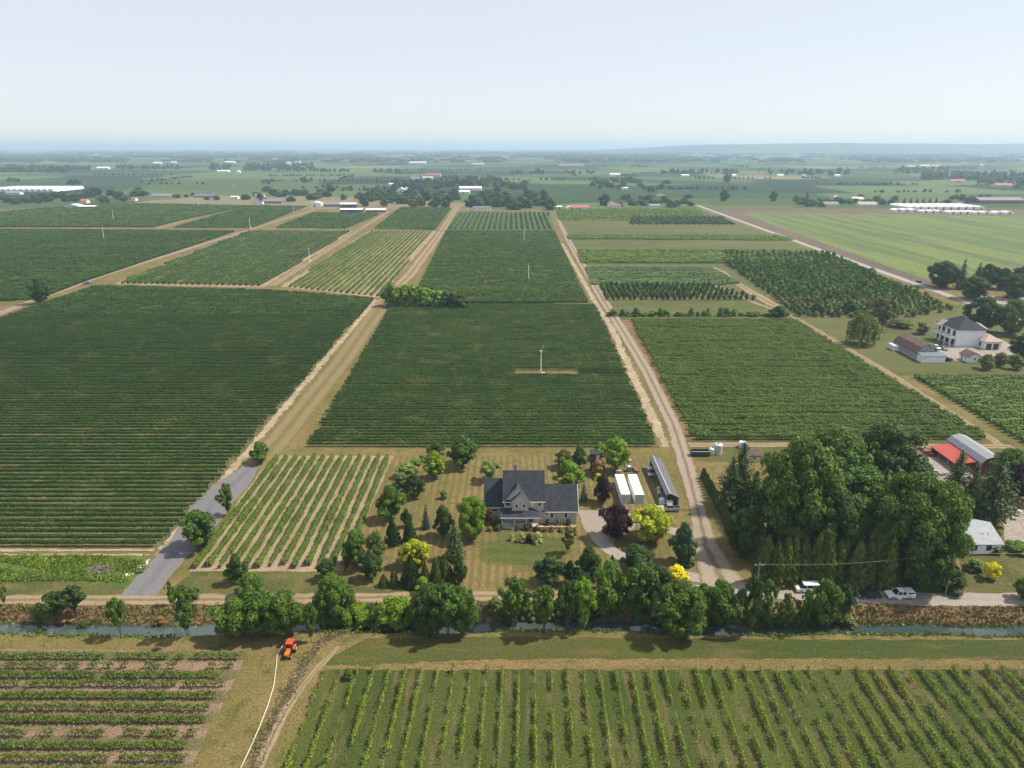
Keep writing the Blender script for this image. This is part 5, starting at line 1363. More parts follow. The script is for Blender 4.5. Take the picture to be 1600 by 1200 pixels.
mb.add([(-5.95, -2.85, 3.25), (3.9, -2.85, 3.25), (2.0, 0.0, 4.45), (-5.95, 0.0, 4.45), (3.9, 0.0, 3.25)], [(0, 1, 2, 3), (1, 4, 2)])
mb.add([(-5.95, -2.85, 3.05), (3.9, -2.85, 3.05), (3.9, 0.0, 3.05), (-5.95, 0.0, 3.05), (-5.95, -2.85, 3.25), (3.9, -2.85, 3.25), (3.9, 0, 3.25), (-5.95, 0, 4.45)], [(3, 2, 1, 0), (0, 1, 5, 4), (1, 2, 6, 5), (0, 4, 7, 3)])
pr = mb.build('porch_roof', M['shingle_dark'], H0)
MB().box(-5.98, 3.93, -2.94, -2.86, 3.0, 3.2).build('gutter', M['trim'], pr)
for x in (-5.4, -2.4, 0.6, 3.3):
    c = MB().box(x - 0.1, x + 0.1, -2.45, -2.25, 0.5, 3.05).build('porch_column', M['trim'], H0)
    MB().box(x - 0.3, x + 0.3, -2.55, -2.15, 0.501, 1.15).build('column_base', M['stone'], c)
for a, b_ in ((-5.05, -3.2), (-2.05, 0.25), (0.95, 2.95)):
    r_ = MB().box(a, b_, -2.4, -2.34, 1.25, 1.32).build('porch_rail', M['trim'], H0)
    for k in range(int((b_ - a) / 0.18)): MB().box(a + 0.1 + k * 0.18, a + 0.13 + k * 0.18, -2.385, -2.355, 0.52, 1.25).build('baluster', M['trim'], r_)
for k in range(2): MB().box(-3.1, -1.9 + 0.0, -2.9 - 0.4 * k, -2.505 - 0.4 * k, 0, 0.33 - 0.16 * k).build('step', M['concrete'], H0)
gw = empty('garden_wall', (10.2, 155.4, 0)); tag(gw, 'low tan stone retaining wall along the planting bed by the driveway', 'wall')
k = 0
for row in range(3):
    x = -4.7 + (0.3 if row % 2 else 0)
    while x < 4.6:
        L = rnd.uniform(0.5, 0.75); e = min(x + L, 4.75)
        MB().box(x, e - 0.02, -0.18 - rnd.uniform(0, 0.03), 0.18, row * 0.22, row * 0.22 + 0.205).build('stone', M['stone'], gw); x = e
strip('path', [(4.9, 156.9, 1.3), (10, 156.7, 1.2), (16.0, 156.6, 1.3)], M['sand'], 0.03, 0.1, 1.0)

# ---- generic buildings
def windows_row(o, xs_, y, z, wd, ht, face='-Y', **kw):
    for x in xs_: window(o, x, y, z, wd, ht, face, **kw)
def hip_roof(x0, x1, y0, y1, ze, zr, ov=0.5, inset=None):
    x0, x1, y0, y1 = x0 - ov, x1 + ov, y0 - ov, y1 + ov
    w_, d_ = x1 - x0, y1 - y0
    k = (min(w_, d_) / 2) if inset is None else inset
    mb = MB()
    if w_ >= d_: A, B_ = (x0 + k, (y0 + y1) / 2, zr), (x1 - k, (y0 + y1) / 2, zr)
    else: A, B_ = ((x0 + x1) / 2, y0 + k, zr), ((x0 + x1) / 2, y1 - k, zr)
    vs = [(x0, y0, ze), (x1, y0, ze), (x1, y1, ze), (x0, y1, ze), A, B_, (x0, y0, ze - 0.15), (x1, y0, ze - 0.15), (x1, y1, ze - 0.15), (x0, y1, ze - 0.15)]
    if w_ >= d_: fs = [(0, 1, 5, 4), (1, 2, 5), (2, 3, 4, 5), (3, 0, 4)]
    else: fs = [(0, 1, 4), (1, 2, 5, 4), (2, 3, 5), (3, 0, 4, 5)]
    fs += [(6, 7, 1, 0), (7, 8, 2, 1), (8, 9, 3, 2), (9, 6, 0, 3), (9, 8, 7, 6)]
    return mb.add(vs, fs)
def gambrel(x0, x1, y0, y1, ze, zk, zr, ins, wallm, roofm, o, ov=0.3):
    xm = (x0 + x1) / 2
    MB().prism([(x0, 0), (x1, 0), (x1, ze), (x1 - ins, zk), (xm, zr), (x0 + ins, zk), (x0, ze)], y0, y1).build('wall', M[wallm], o)
    t = 0.18; e = 0.04
    p = [(x0 - ov, ze - 0.25 + e), (x0 + ins - 0.05, zk + e), (xm, zr + e), (x1 - ins + 0.05, zk + e), (x1 + ov, ze - 0.25 + e), (x1 + ov, ze - 0.25 + t), (x1 - ins + 0.1, zk + t + 0.05), (xm, zr + t + 0.05), (x0 + ins - 0.1, zk + t + 0.05), (x0 - ov, ze - 0.25 + t)]
    return MB().prism(p, y0 - ov, y1 + ov).build('roof', M[roofm], o)
# white farmhouse
X, Y = P(1492, 542)
o = empty('farmhouse', (X, Y, 0), 0, (1.1, 1.1, 1.15)); tag(o, 'white two storey farmhouse with dark hip roof and balcony columns', 'house')
MB().box(0, 12, 0, 15, 0, 7.2).build('wall', M['white_siding'], o)
hip_roof(0, 12, 0, 15, 7.2, 11.2).build('roof', M['shingle_dark'], o)
MB().slab([(-2.6, 8.6, 6.9), (0.4, 8.6, 9.2), (0.4, 12.4, 9.2), (-2.6, 12.4, 6.9)], 0.2).build('balcony_gable', M['beige_roof'], o)
b_ = MB().box(-2.4, -0.004, 0.2, 14.6, 3.35, 3.6).build('balcony', M['trim'], o)
MB().box(-2.4, -2.3, 0.2, 14.6, 4.5, 4.6).build('balcony_rail', M['dark'], b_)
for y in (0.5, 4.6, 8.7, 12.8, 14.3):
    MB().box(-2.35, -2.05, y - 0.15, y + 0.15, 0, 3.35 if y < 8 else 6.9).build('column', M['trim'], o)
for y in (2.3, 6.2, 10.0, 13.0):
    window(o, 0, y, 5.2, 1.6, 1.9, '-X', frame='dark'); window(o, 0, y, 1.6, 1.8, 2.2, '-X', frame='dark')
g = MB().box(9.5, 16.5, -4.5, 4, 0, 3.4).build('garage_wall', M['white_siding'], o)
g = hip_roof(9.5, 16.5, -4.5, 4, 3.4, 5.7).build('garage_roof', M['beige_roof'], o)
for x in (11.4, 14.4): MB().box(x - 1.1, x + 1.1, -4.56, -4.504, 0.1, 2.5).build('garage_door', M['dark'], o)
window(o, 9.5, -1.5, 1.8, 1.0, 1.5, '-X', frame='dark')
MB().box(12.0, 16.0, 6.0, 12, 0, 6.2).build('rear_wall', M['white_siding'], o); hip_roof(12.1, 16, 6, 12, 6.2, 8.2).build('rear_roof', M['beige_roof'], o)
# gambrel barn
X, Y = P(1430, 562.5)
o = empty('barn', (X, Y, 0)); tag(o, 'barn with rusty brown gambrel roof and blue grey end beside the farmhouse', 'barn')
gambrel(0, 9.2, 0, 20, 3.2, 5.6, 7.0, 2.0, 'blue_wall', 'shingle_brown', o)
MB().box(0.4, 10.6, -4.2, -0.004, 0, 2.9).build('annex_wall', M['white_siding'], o)
MB().slab([(0.1, -4.5, 3.0), (10.9, -4.5, 3.0), (10.9, -0.01, 3.9), (0.1, -0.01, 3.9)], 0.16).build('annex_roof', M['blue_roof'], o)
for x in (2.6, 6.6): window(o, x, 0, 5.0, 1.0, 0.4)
window(o, 4.6, 0, 4.6, 0.5, 1.1, glass='glass'); 
for y in (3, 8, 13): window(o, 0, y, 1.6, 1.2, 1.4, '-X')
MB().box(-2.2, -0.004, 14.5, 20, 0, 2.4).build('lean_to', M['white_siding'], o)
# small shed by the yard
X, Y = P(1512, 567)
o = empty('shed', (X, Y, 0)); tag(o, 'small white shed with brown gable roof by the farm gravel yard', 'shed')
gable_walls(0, 5.5, 0, 6.5, 0, 2.6, 4.3, 'Y').build('wall', M['white_siding'], o); gable_roof(0, 5.5, 0, 6.5, 2.6, 4.3, 'Y').build('roof', M['shingle_brown'], o)
window(o, 2.75, 0, 1.7, 0.8, 0.8); window(o, 0, 2.2, 1.5, 0.7, 0.9, '-X'); MB().box(-0.06, -0.004, 4.2, 5.1, 0, 2.1).build('door', M['brick'], o)
# red barn with grey roof, red roofed shed
X, Y = P(1531, 741)
o = empty('barn', (X, Y, 0)); tag(o, 'grey roofed barn with red gable end behind the pines', 'barn')
gambrel(0, 6.4, 0, 17, 3.6, 4.7, 5.4, 1.0, 'red_wall', 'pale_seam', o)
MB().box(-0.07, -0.01, 0.1, 16.9, 0, 3.4).build('side_wall', M['blue_wall'], o)
MB().box(2.0, 4.4, -0.06, -0.004, 0, 2.8).build('barn_door', M['brick'], o)
o = empty('open_shed', (X - 6.0, Y + 2.0, 0)); tag(o, 'open fronted shed with bright red roof leaning on the grey barn', 'shed')
MB().slab([(-0.3, -0.3, 2.3), (5.8, -0.3, 3.2), (5.8, 13.3, 3.2), (-0.3, 13.3, 2.3)], 0.15).build('roof', M['red_roof'], o)
MB().box(5.6, 5.8, 0, 13, 0, 2.95).build('back_wall', M['red_wall'], o)
for y in (0.1, 4.3, 8.6, 12.8): MB().box(0, 0.2, y - 0.1, y + 0.1, 0, 2.1).build('post', M['post'], o)
MB().box(0.25, 5.6, 12.95, 13.1, 0, 2.1).build('end_wall', M['red_wall'], o)
# pale roofed house
X, Y = P(1510, 866)
o = empty('house', (X, Y, 0)); tag(o, 'white bungalow with pale grey roof half hidden by the large tree', 'house')
gable_walls(0, 7.5, 0, 11, 0, 2.8, 5.0, 'X').build('wall', M['white_siding'], o)
gable_roof(0, 7.5, 0, 11, 2.8, 5.0, 'X', ov=0.5).build('roof', M['shingle_grey'], o)
gable_walls(-9, -0.01, 4, 12, 0, 2.8, 5.4, 'X').build('wing_wall', M['white_siding'], o); gable_roof(-9, -0.6, 4, 12, 2.8, 5.4, 'X', ov=0.5).build('wing_roof', M['shingle_grey'], o)
MB().slab([(-7.5, -1.2, 2.4), (-0.02, -1.2, 2.4), (-0.02, 3.9, 3.0), (-7.5, 3.9, 3.0)], 0.15).build('porch_roof', M['pale_seam'], o)
for x in (-7.3, -3.6, -0.3): MB().box(x - 0.07, x + 0.07, -1.1, -0.96, 0, 2.24).build('porch_column', M['trim'], o)
windows_row(o, (1.6, 4.9), 0, 1.7, 0.9, 1.1, frame='dark')
for x in (4.4, 5.6): MB().box(x - 0.12, x + 0.12, 2.2, 2.44, 3.5, 4.1).build('vent_pipe', M['dark'], o)
# garden shed, brown shed, tanks
X, Y = P(923, 721)
o = empty('garden_shed', (X, Y, 0)); tag(o, 'dark garden shed with a pale door at the vineyard edge', 'shed')
MB().box(0, 2.9, 0, 2.4, 0, 2.3).build('wall', M['purple_wall'], o); MB().slab([(-0.2, -0.25, 2.5), (3.1, -0.25, 2.5), (3.1, 2.6, 2.85), (-0.2, 2.6, 2.85)], 0.12).build('roof', M['shingle_dark'], o)
d = MB().box(1.6, 2.55, -0.05, -0.004, 0.02, 2.1).build('door', M['poly_tank'], o); MB().box(2.38, 2.44, -0.09, -0.05, 1.0, 1.12).build('door_handle', M['dark'], d)
X, Y = P(1170, 722)
o = empty('shed', (X, Y, 0)); tag(o, 'little brown roofed shed half hidden by the grove beside the tanks', 'shed')
gable_walls(0, 3.2, 0, 3.4, 0, 2.1, 3.1, 'X').build('wall', M['cream'], o); gable_roof(0, 3.2, 0, 3.4, 2.1, 3.1, 'X').build('roof', M['shingle_brown'], o); window(o, 1.6, 0, 1.3, 0.7, 0.7)
def tank(u, v, r, h, label, mat='steel', legs=0.0, dome=0.35):
    X, Y = P(u, v)
    o = empty('tank', (X, Y, 0)); tag(o, label, 'tank')
    mb = MB(); mb.tube([(0, 0, legs), (0, 0, legs + h), (0, 0, legs + h + dome * 0.7), (0, 0, legs + h + dome)], [r, r, r * 0.75, r * 0.15], 24); mb.build('shell', M[mat], o, smooth=False)
    for k in range(3): MB().tube([(0, 0, legs + h * (k + 0.5) / 3), (0, 0, legs + h * (k + 0.5) / 3 + 0.08)], r + 0.03, 24).build('hoop', M['steel'], o)
    MB().tube([(0, 0, legs + h + dome * 0.8), (0, 0, legs + h + dome + 0.12)], r * 0.25, 12).build('lid', M['dark'], o)
    if legs:
        for a in (0.8, 2.4, 3.9, 5.5): MB().tube([(r * 0.8 * math.cos(a), r * 0.8 * math.sin(a), 0), (r * 0.8 * math.cos(a), r * 0.8 * math.sin(a), legs)], 0.08, 6).build('leg', M['dark'], o)
    return o
tank(1121, 709, 1.3, 3.2, 'tall galvanised steel tank beside the grove', 'steel')
tank(1112, 710, 0.9, 1.9, 'short white tank left of the tall steel tank', 'poly_tank')
tank(1160, 699, 1.25, 1.8, 'squat white tank behind the tall pine', 'poly_tank')
X, Y = P(1081, 714)
o = empty('skip_bin', (X, Y, 0)); tag(o, 'dark green metal skip bin beside the steel tank', 'bin')
mb = MB(); mb.box(0, 5.4, 0, 0.1, 0.25, 1.7).box(0, 5.4, 2.1, 2.2, 0.25, 1.7).box(0, 0.1, 0.1, 2.1, 0.25, 1.7).box(5.3, 5.4, 0.1, 2.1, 0.25, 1.7).box(0.1, 5.3, 0.1, 2.1, 0.25, 0.4); mb.build('body', M['green_metal'], o)
for x in range(6): MB().box(0.3 + x * 0.95, 0.4 + x * 0.95, -0.06, -0.002, 0.25, 1.6).build('rib', M['green_metal'], o)
MB().box(-0.05, 5.45, 0.0, 0.12, 1.702, 1.78).build('rim', M['poly_tank'], o)

# ---- shipping containers
def container(u, v, label):
    X, Y = P(u, v)
    o = empty('shipping_container', (X, Y, 0)); tag(o, label, 'container', None)
    W_, L_, H_ = 2.44, 12.19, 2.59
    mb = MB()                                      # corrugated side walls and top
    n = 44
    for sx in (0.03, W_ - 0.03):
        s = 1 if sx > 1 else -1
        prof = []
        for k in range(n + 1):
            y = 0.15 + (L_ - 0.3) * k / n
            prof.append((sx + s * (0.0 if k % 2 else -0.036), y))
        vs = [(x, y, 0.15) for x, y in prof] + [(x, y, H_ - 0.1) for x, y in prof]
        mb.add(vs, [(i, i + 1, i + n + 2, i + n + 1) for i in range(n)])
    mb.build('side_wall', M['white_steel'], o)
    prof = [(0.15 + (L_ - 0.3) * k / n, H_ - 0.03 - (0.02 if k % 2 else 0)) for k in range(n + 1)]
    MB().add([(0.1, y, z) for y, z in prof] + [(W_ - 0.1, y, z) for y, z in prof], [(i, i + 1, i + n + 2, i + n + 1) for i in range(n)]).build('roof', M['white_roof'], o)
    mb = MB()
    for x in (0, W_ - 0.12):
        for y in (0, L_ - 0.15): mb.box(x, x + 0.12, y, y + 0.15, 0.0, H_)
        mb.box(x, x + 0.12, 0.15, L_ - 0.15, 0.0, 0.15).box(x, x + 0.12, 0.15, L_ - 0.15, H_ - 0.1, H_)
    for y in (0, L_ - 0.15): mb.box(0.12, W_ - 0.12, y, y + 0.15, 0, 0.14).box(0.12, W_ - 0.12, y, y + 0.15, H_ - 0.12, H_)
    mb.build('frame', M['white'], o)
    MB().box(0.12, W_ - 0.12, L_ - 0.1, L_ - 0.06, 0.14, H_ - 0.12).build('end_wall', M['shaded_steel_x'], o)
    for k in range(2):
        x0 = 0.13 + k * 1.095
        d = MB().box(x0, x0 + 1.08, 0.03, 0.08, 0.15, H_ - 0.13).build('door', M['shaded_steel_x'], o)
        for q in (0.25, 0.82): MB().tube([(x0 + q, 0.0, 0.16), (x0 + q, 0.0, H_ - 0.14)], 0.03, 6).build('locking_bar', M['steel'], d)
        MB().box(x0 + 0.25, x0 + 0.7, -0.03, 0.0, 1.1, 1.16).build('door_handle', M['steel'], d)
container(970, 786, 'white shipping container nearer the purple tree')
container(991.5, 786.5, 'white shipping container nearer the long open shed')
# ---- long open shed and what stands round it
o = empty('long_shed', (40.5, 167.2, 0)); tag(o, 'long narrow open shed with dark grey seamed roof beside the track', 'shed')
rf = MB().slab([(-0.2, -0.3, 3.25), (0.9, -0.3, 3.75), (0.9, 23.8, 3.75), (-0.2, 23.8, 3.25)], 0.1).build('roof', M['grey_seam'], o)
MB().slab([(0.9, -0.3, 3.752), (3.4, -0.3, 2.55), (3.4, 23.8, 2.55), (0.9, 23.8, 3.752)], 0.1).build('roof', M['grey_seam'], o)
MB().slab([(0.8, -0.32, 3.80), (1.02, -0.32, 3.77), (1.02, 23.82, 3.77), (0.8, 23.82, 3.80)], 0.05).build('ridge_cap', M['steel'], rf)
for k in range(7):
    y = 0.1 + k * 3.85
    MB().box(0.0, 0.16, y, y + 0.16, 0, 3.2).build('post', M['post'], o); MB().box(3.1, 3.26, y, y + 0.16, 0, 2.5).build('post', M['post'], o)
MB().box(3.27, 3.32, 0, 23.5, 0, 2.45).build('back_wall', M['dark'], o)
MB().box(0.2, 3.2, 23.35, 23.4, 0, 2.5).build('end_wall', M['dark'], o)
def box_thing(name, x, y, sx, sy, sz, mat, label, cat, z=0.0, lid=None, rz=0.0):
    o = empty(name, (x, y, z), rz); tag(o, label, cat)
    MB().box(-sx / 2, sx / 2, -sy / 2, sy / 2, 0.1, sz).build('body', M[mat], o, bevel=min(sx, sy, sz) * 0.08)
    for a in (-1, 1): MB().box(a * sx * 0.32 - 0.06, a * sx * 0.32 + 0.06, -sy / 2, sy / 2, 0, 0.099).build('skid', M['post'], o)
    if lid: MB().box(-sx * 0.3, sx * 0.3, -sy * 0.3, sy * 0.3, sz + 0.002, sz + 0.12).build('lid', M[lid], o)
    return o
X, Y = P(982.5, 736); box_thing('water_tote', X, Y, 1.3, 1.3, 1.5, 'teal', 'teal water tote with white lid behind the containers', 'tote', lid='poly_tank')
X, Y = P(1034, 787); box_thing('storage_box', X, Y, 1.3, 1.2, 1.5, 'poly_tank', 'white plastic crate at the near end of the long shed', 'crate', lid='poly_tank')
X, Y = P(1046, 789); box_thing('storage_box', X, Y, 1.6, 1.2, 1.2, 'poly_tank', 'white crate behind the white pickup cab', 'crate')
X, Y = P(1037, 780); box_thing('covered_pallet', X, Y, 1.4, 1.6, 1.1, 'blue_tarp', 'blue tarp covered pallet under the long shed end', 'pallet')
X, Y = P(1030, 772); box_thing('covered_pallet', X, Y, 0.9, 1.3, 0.8, 'concrete', 'grey bundle beside the long shed posts', 'pallet')
X, Y = P(1029, 766); box_thing('covered_pallet', X, Y, 0.9, 0.9, 1.0, 'cream', 'cream sack pile beside the long shed posts', 'sacks')
X, Y = P(1040, 762); box_thing('workbench', X, Y, 1.0, 2.6, 1.1, 'rust', 'rusty bench standing under the long shed roof', 'bench')
X, Y = P(993.5, 735); o = empty('flat_trailer', (X, Y, 0), 0.1); tag(o, 'rusty flat trailer behind the right hand container', 'trailer')
MB().box(-0.75, 0.75, -1.6, 1.6, 0.5, 0.62).build('deck', M['rust'], o)
for x in (-0.8, 0.8): MB().tube([(x - 0.09, 0, 0.32), (x + 0.09, 0, 0.32)], 0.32, 14).build('wheel', M['black'], o)
MB().tube([(0, -1.6, 0.5), (0, -2.5, 0.4)], 0.05, 6).build('drawbar', M['dark'], o)
X, Y = P(966, 739); box_thing('pallet_stack', X, Y, 1.6, 1.2, 0.9, 'stone', 'tan pallet stack behind the left hand container', 'pallets')

# ---- wind machines
def wind_machine(u, v, label, rz, h=10.6):
    X, Y = P(u, v)
    o = empty('wind_machine', (X, Y, 0), rz); tag(o, label, 'wind machine')
    MB().tube([(0, 0, 0.3), (0, 0, h)], [0.26, 0.16], 12).build('tower', M['white'], o)
    MB().box(-0.9, 0.9, -0.9, 0.9, 0, 0.3).build('base_slab', M['concrete'], o)
    MB().box(0.45, 1.9, -0.5, 0.5, 0.305, 1.5).build('engine_box', M['steel'], o)
    MB().tube([(0, -0.5, h + 0.1), (0, 0.5, h + 0.22)], [0.2, 0.26], 10).build('gearbox', M['white'], o)
    for s in (-1, 1):
        b_ = MB()
        b_.add([(s * 0.12, -0.62, h + 0.1 + s * 0.14), (s * 0.12, -0.54, h + 0.1 - s * 0.0), (s * 0.42, -0.66, h + 0.32 * 1 + s * 2.7), (s * 0.62, -0.5, h + 0.2 + s * 2.7),
                (s * 0.12, -0.58, h + 0.1 + s * 0.14), (s * 0.12, -0.50, h + 0.1), (s * 0.42, -0.62, h + 0.32 + s * 2.7), (s * 0.62, -0.46, h + 0.2 + s * 2.7)],
               [(0, 1, 3, 2), (4, 6, 7, 5), (0, 2, 6, 4), (1, 5, 7, 3), (2, 3, 7, 6), (0, 4, 5, 1)])
        b_.build('blade', M['white'], o)
for (u, v, lab, rz) in ((845, 588, 'white wind machine on the bare strip in the vine block behind the house', 0.6), (826, 440, 'white wind machine in the dark block beyond the tree clump', 0.1), (819, 378, 'white wind machine below the widely striped block', 1.1),
                        (163, 375, 'white wind machine in the dark block left of the pale farm road', 0.9), (178, 345, 'white wind machine in the far left block before the farmhouses', 0.7), (391, 357, 'white wind machine beside the pale farm road at the cross path', 1.4),
                        (310, 324, 'white wind machine below the dark hedge of bungalows', 0.4), (484, 409, 'white wind machine beside the tan track of the slanting rows', 0.9), (459, 333, 'white wind machine before the brick house', 0.3), (365, 295, 'distant white wind machine in the green plain', 0.5), (185, 299, 'distant white wind machine above the left tree belt', 1.2)):
    wind_machine(u, v, lab, rz)

# ---- far farm buildings: u, base row, width px, eave m, ridge m, depth m, wall, roof, axis, label
FARB = [
 (112, 326, 22, 4, 6.0, 14, 'green_pale', 'white_roof', 'Y', 'low white barn at the end of the pale left road'),
 (136, 326, 24, 3, 4.0, 9, 'rust', 'white_roof', 'X', 'open white roofed shed joined to the low white barn'),
 (128, 318, 14, 4, 7, 12, 'cream', 'dim_roof', 'X', 'house with faded pink roof behind the low white barn'),
 (75, 310, 14, 3.2, 5.5, 10, 'white', 'lilac_roof', 'X', 'small pale house among trees before the greenhouse'),
 (20, 304, 22, 3.2, 5.5, 12, 'white', 'pale_seam', 'X', 'pale building below the long white greenhouse'),
 (204, 314, 15, 3.2, 5.5, 10, 'white', 'dim_roof', 'X', 'white house with faded red roof at the belt edge'),
 (252, 309, 30, 3.2, 6.5, 14, 'cream', 'lilac_roof', 'X', 'wide bungalow with grey brown roof in the far row'),
 (320, 309, 34, 3.0, 6.0, 12, 'blue_wall', 'blue_roof', 'X', 'long dark blue roofed bungalow in the far row'),
 (366, 311, 11, 3.5, 4.4, 10, 'white', 'white_roof', 'X', 'small bright white shed in the far row'),
 (405, 309, 14, 4.2, 6.5, 10, 'cream', 'lilac_roof', 'X', 'cream house left of the brick house'),
 (425, 318, 30, 3.6, 6.8, 12, 'brick', 'lilac_roof', 'X', 'brown brick house with lilac grey roof'),
 (449, 313, 8, 5.0, 7.5, 8, 'white', 'blue_roof', 'Y', 'narrow white two storey house right of the brick house'),
 (403, 319, 14, 3.0, 4.6, 9, 'white', 'blue_roof', 'X', 'low grey roofed shed left of the brick house'),
 (492, 323, 19, 5.0, 7.0, 14, 'white', 'white_roof', 'Y', 'white barn at the end of the pale farm road'),
 (519, 323, 26, 3.4, 6.4, 14, 'brick', 'lilac_roof', 'X', 'brown house with grey roofs right of the white barn'),
 (544, 325, 25, 5.5, 7.0, 10, 'dark', 'white_roof', 'X', 'white roofed barn, rear one of three'),
 (549, 332, 34, 3.8, 5.2, 10, 'dark', 'white_roof', 'X', 'white roofed barn, front one of three'),
 (587, 332, 30, 3.4, 4.6, 10, 'rust', 'white_roof', 'X', 'long low white roofed shed at the track end'),
 (753, 329, 27, 3.6, 5.6, 12, 'white', 'blue_roof', 'X', 'white house with blue grey roof before the tree belt'),
 (626, 300, 13, 5, 8, 14, 'white', 'white_roof', 'Y', 'white barn at the left of the hamlet'),
 (634, 299, 5, 6, 8, 6, 'white', 'white_roof', 'Y', 'white silo house beside the hamlet barn'),
 (648, 281, 12, 5, 7, 16, 'white', 'pale_seam', 'X', 'pale barn at the top left of the hamlet'),
 (676, 276, 24, 6, 9, 20, 'cream', 'dim_roof', 'X', 'large pinkish roofed barn in the hamlet'),
 (668, 280, 16, 5, 6, 16, 'white', 'white_roof', 'X', 'white roofed shed below the pinkish barn'),
 (735, 298, 34, 5, 8, 26, 'white', 'white_roof', 'X', 'wide white roofed packing barn in the hamlet'),
 (724, 303, 20, 4, 6, 16, 'white', 'white_roof', 'X', 'white shed below the packing barn'),
 (611, 290, 6, 3.5, 5, 10, 'white', 'white_roof', 'X', 'tiny white shed left of the hamlet'),
 (652, 256, 26, 7, 10, 40, 'white', 'white_roof', 'X', 'long white barn far beyond the hamlet'),
 (893, 260, 40, 6, 9, 40, 'cream', 'dim_roof', 'X', 'long pinkish barn far out on the plain'),
 (906, 328, 28, 3.2, 6.2, 12, 'white', 'dim_roof', 'X', 'barn with dull red roof right of the track head'),
 (890, 328, 9, 3.2, 5, 9, 'white', 'white_roof', 'Y', 'small white shed left of the dull red roof'),
 (871, 327, 14, 3.2, 4.4, 10, 'white', 'cream', 'X', 'white low shed at the head of the long track'),
 (956, 323, 12, 5.0, 8.5, 9, 'white', 'dim_roof', 'Y', 'small white two storey house beside the dark round tree'),
 (964, 324, 12, 2.8, 4.0, 8, 'white', 'dim_roof', 'X', 'low annex beside the small white two storey house'),
 (1023, 324, 16, 2.8, 4.4, 10, 'white', 'pale_seam', 'X', 'low pale house in the hedge behind the green crop'),
 (1034, 307, 12, 3.2, 5.4, 10, 'white', 'dim_roof', 'Y', 'pinkish house below the crossroads'),
 (961, 275, 16, 5, 7.5, 16, 'white', 'white_roof', 'X', 'white barn at the crossroads farm'),
 (976, 296, 10, 3, 4, 9, 'white', 'white_roof', 'X', 'white shed below the crossroads farm'),
 (1071, 276, 12, 4, 6, 14, 'white', 'white_roof', 'X', 'white barn in the hedge line right of the crossroads'),
 (1146, 276, 9, 4, 6, 14, 'white', 'white_roof', 'X', 'small white barn beside a tall far tree'),
 (1186, 277, 13, 4, 7, 16, 'white', 'red_roof', 'X', 'far barn with bright red roof'),
 (1220, 276, 9, 4, 6, 14, 'white', 'white_roof', 'X', 'white barn right of the bright red roof'),
 (160, 264, 18, 5, 8, 20, 'white', 'white_roof', 'X', 'white barn in the far left plain'),
 (98, 262, 5, 5, 8, 14, 'white', 'white_roof', 'Y', 'tiny white house left of the far left barn'),
 (148, 242, 5, 8, 12, 20, 'white', 'white_roof', 'Y', 'tiny white building in the far left haze'),
 (245, 256, 12, 5, 8, 20, 'white', 'white_roof', 'X', 'pale sheds at the far left hedge line'),
 (271, 255, 7, 6, 8, 16, 'white', 'white_roof', 'X', 'small white barn in the far left hedge line'),
 (359, 255, 15, 6, 9, 24, 'white', 'white_roof', 'X', 'white barn with long roof in the far left plain'),
 (348, 269, 18, 4, 6, 20, 'white', 'white_roof', 'X', 'white long shed before a far tree group'),
 (371, 270, 7, 4, 7, 14, 'white', 'white_roof', 'Y', 'white gable shed right of the far long shed'),
 (449, 256, 8, 6, 8, 18, 'white', 'white_roof', 'X', 'small far white roof above the tan strip'),
 (465, 255, 8, 6, 8, 18, 'white', 'white_roof', 'X', 'bright far white shed above the tan strip'),
 (430, 250, 10, 7, 10, 26, 'cream', 'dim_roof', 'X', 'pinkish far barn in the haze'),
 (1299, 323, 22, 3.2, 7.0, 14, 'cream', 'lilac_roof', 'X', 'grey roofed farmhouse left of the greenhouses'),
 (1356, 323, 28, 3.2, 6.8, 14, 'cream', 'beige_roof', 'X', 'tan roofed bungalow beside the greenhouses'),
 (1341, 315, 16, 4, 7, 12, 'white', 'cream', 'X', 'cream roofed house behind the tan bungalow'),
 (1308, 312, 5, 4, 7, 9, 'white', 'white_roof', 'Y', 'tiny white house behind the grey farmhouse'),
 (1446, 261, 14, 6, 8, 20, 'white', 'white_roof', 'X', 'white barn at the far right, before yellow roof'),
 (1464, 261, 13, 6, 8, 20, 'white', 'yellow', 'X', 'far barn with yellow gable at the right'),
 (1424, 262, 9, 5, 7, 20, 'white', 'white_roof', 'X', 'low white far barn left of the yellow one'),
 (1498, 285, 22, 4, 7, 20, 'cream', 'dim_roof', 'X', 'pinkish roofed farm at the right'),
 (1570, 292, 26, 4, 7, 22, 'cream', 'dim_roof', 'X', 'pink and white farm at the right edge'),
 (1536, 260, 5, 6, 9, 14, 'white', 'white_roof', 'Y', 'tiny white far house at the right'),
 (1258, 276, 5, 4, 6, 12, 'white', 'white_roof', 'Y', 'tiny white house among the right far trees'),
 (1309, 276, 8, 4, 6, 12, 'white', 'white_roof', 'X', 'small white house right of two far trees'),
 (1565, 318, 70, 5, 9, 26, 'purple_wall', 'lilac_roof', 'X', 'long plum coloured barn with grey roof by the greenhouses'),
]
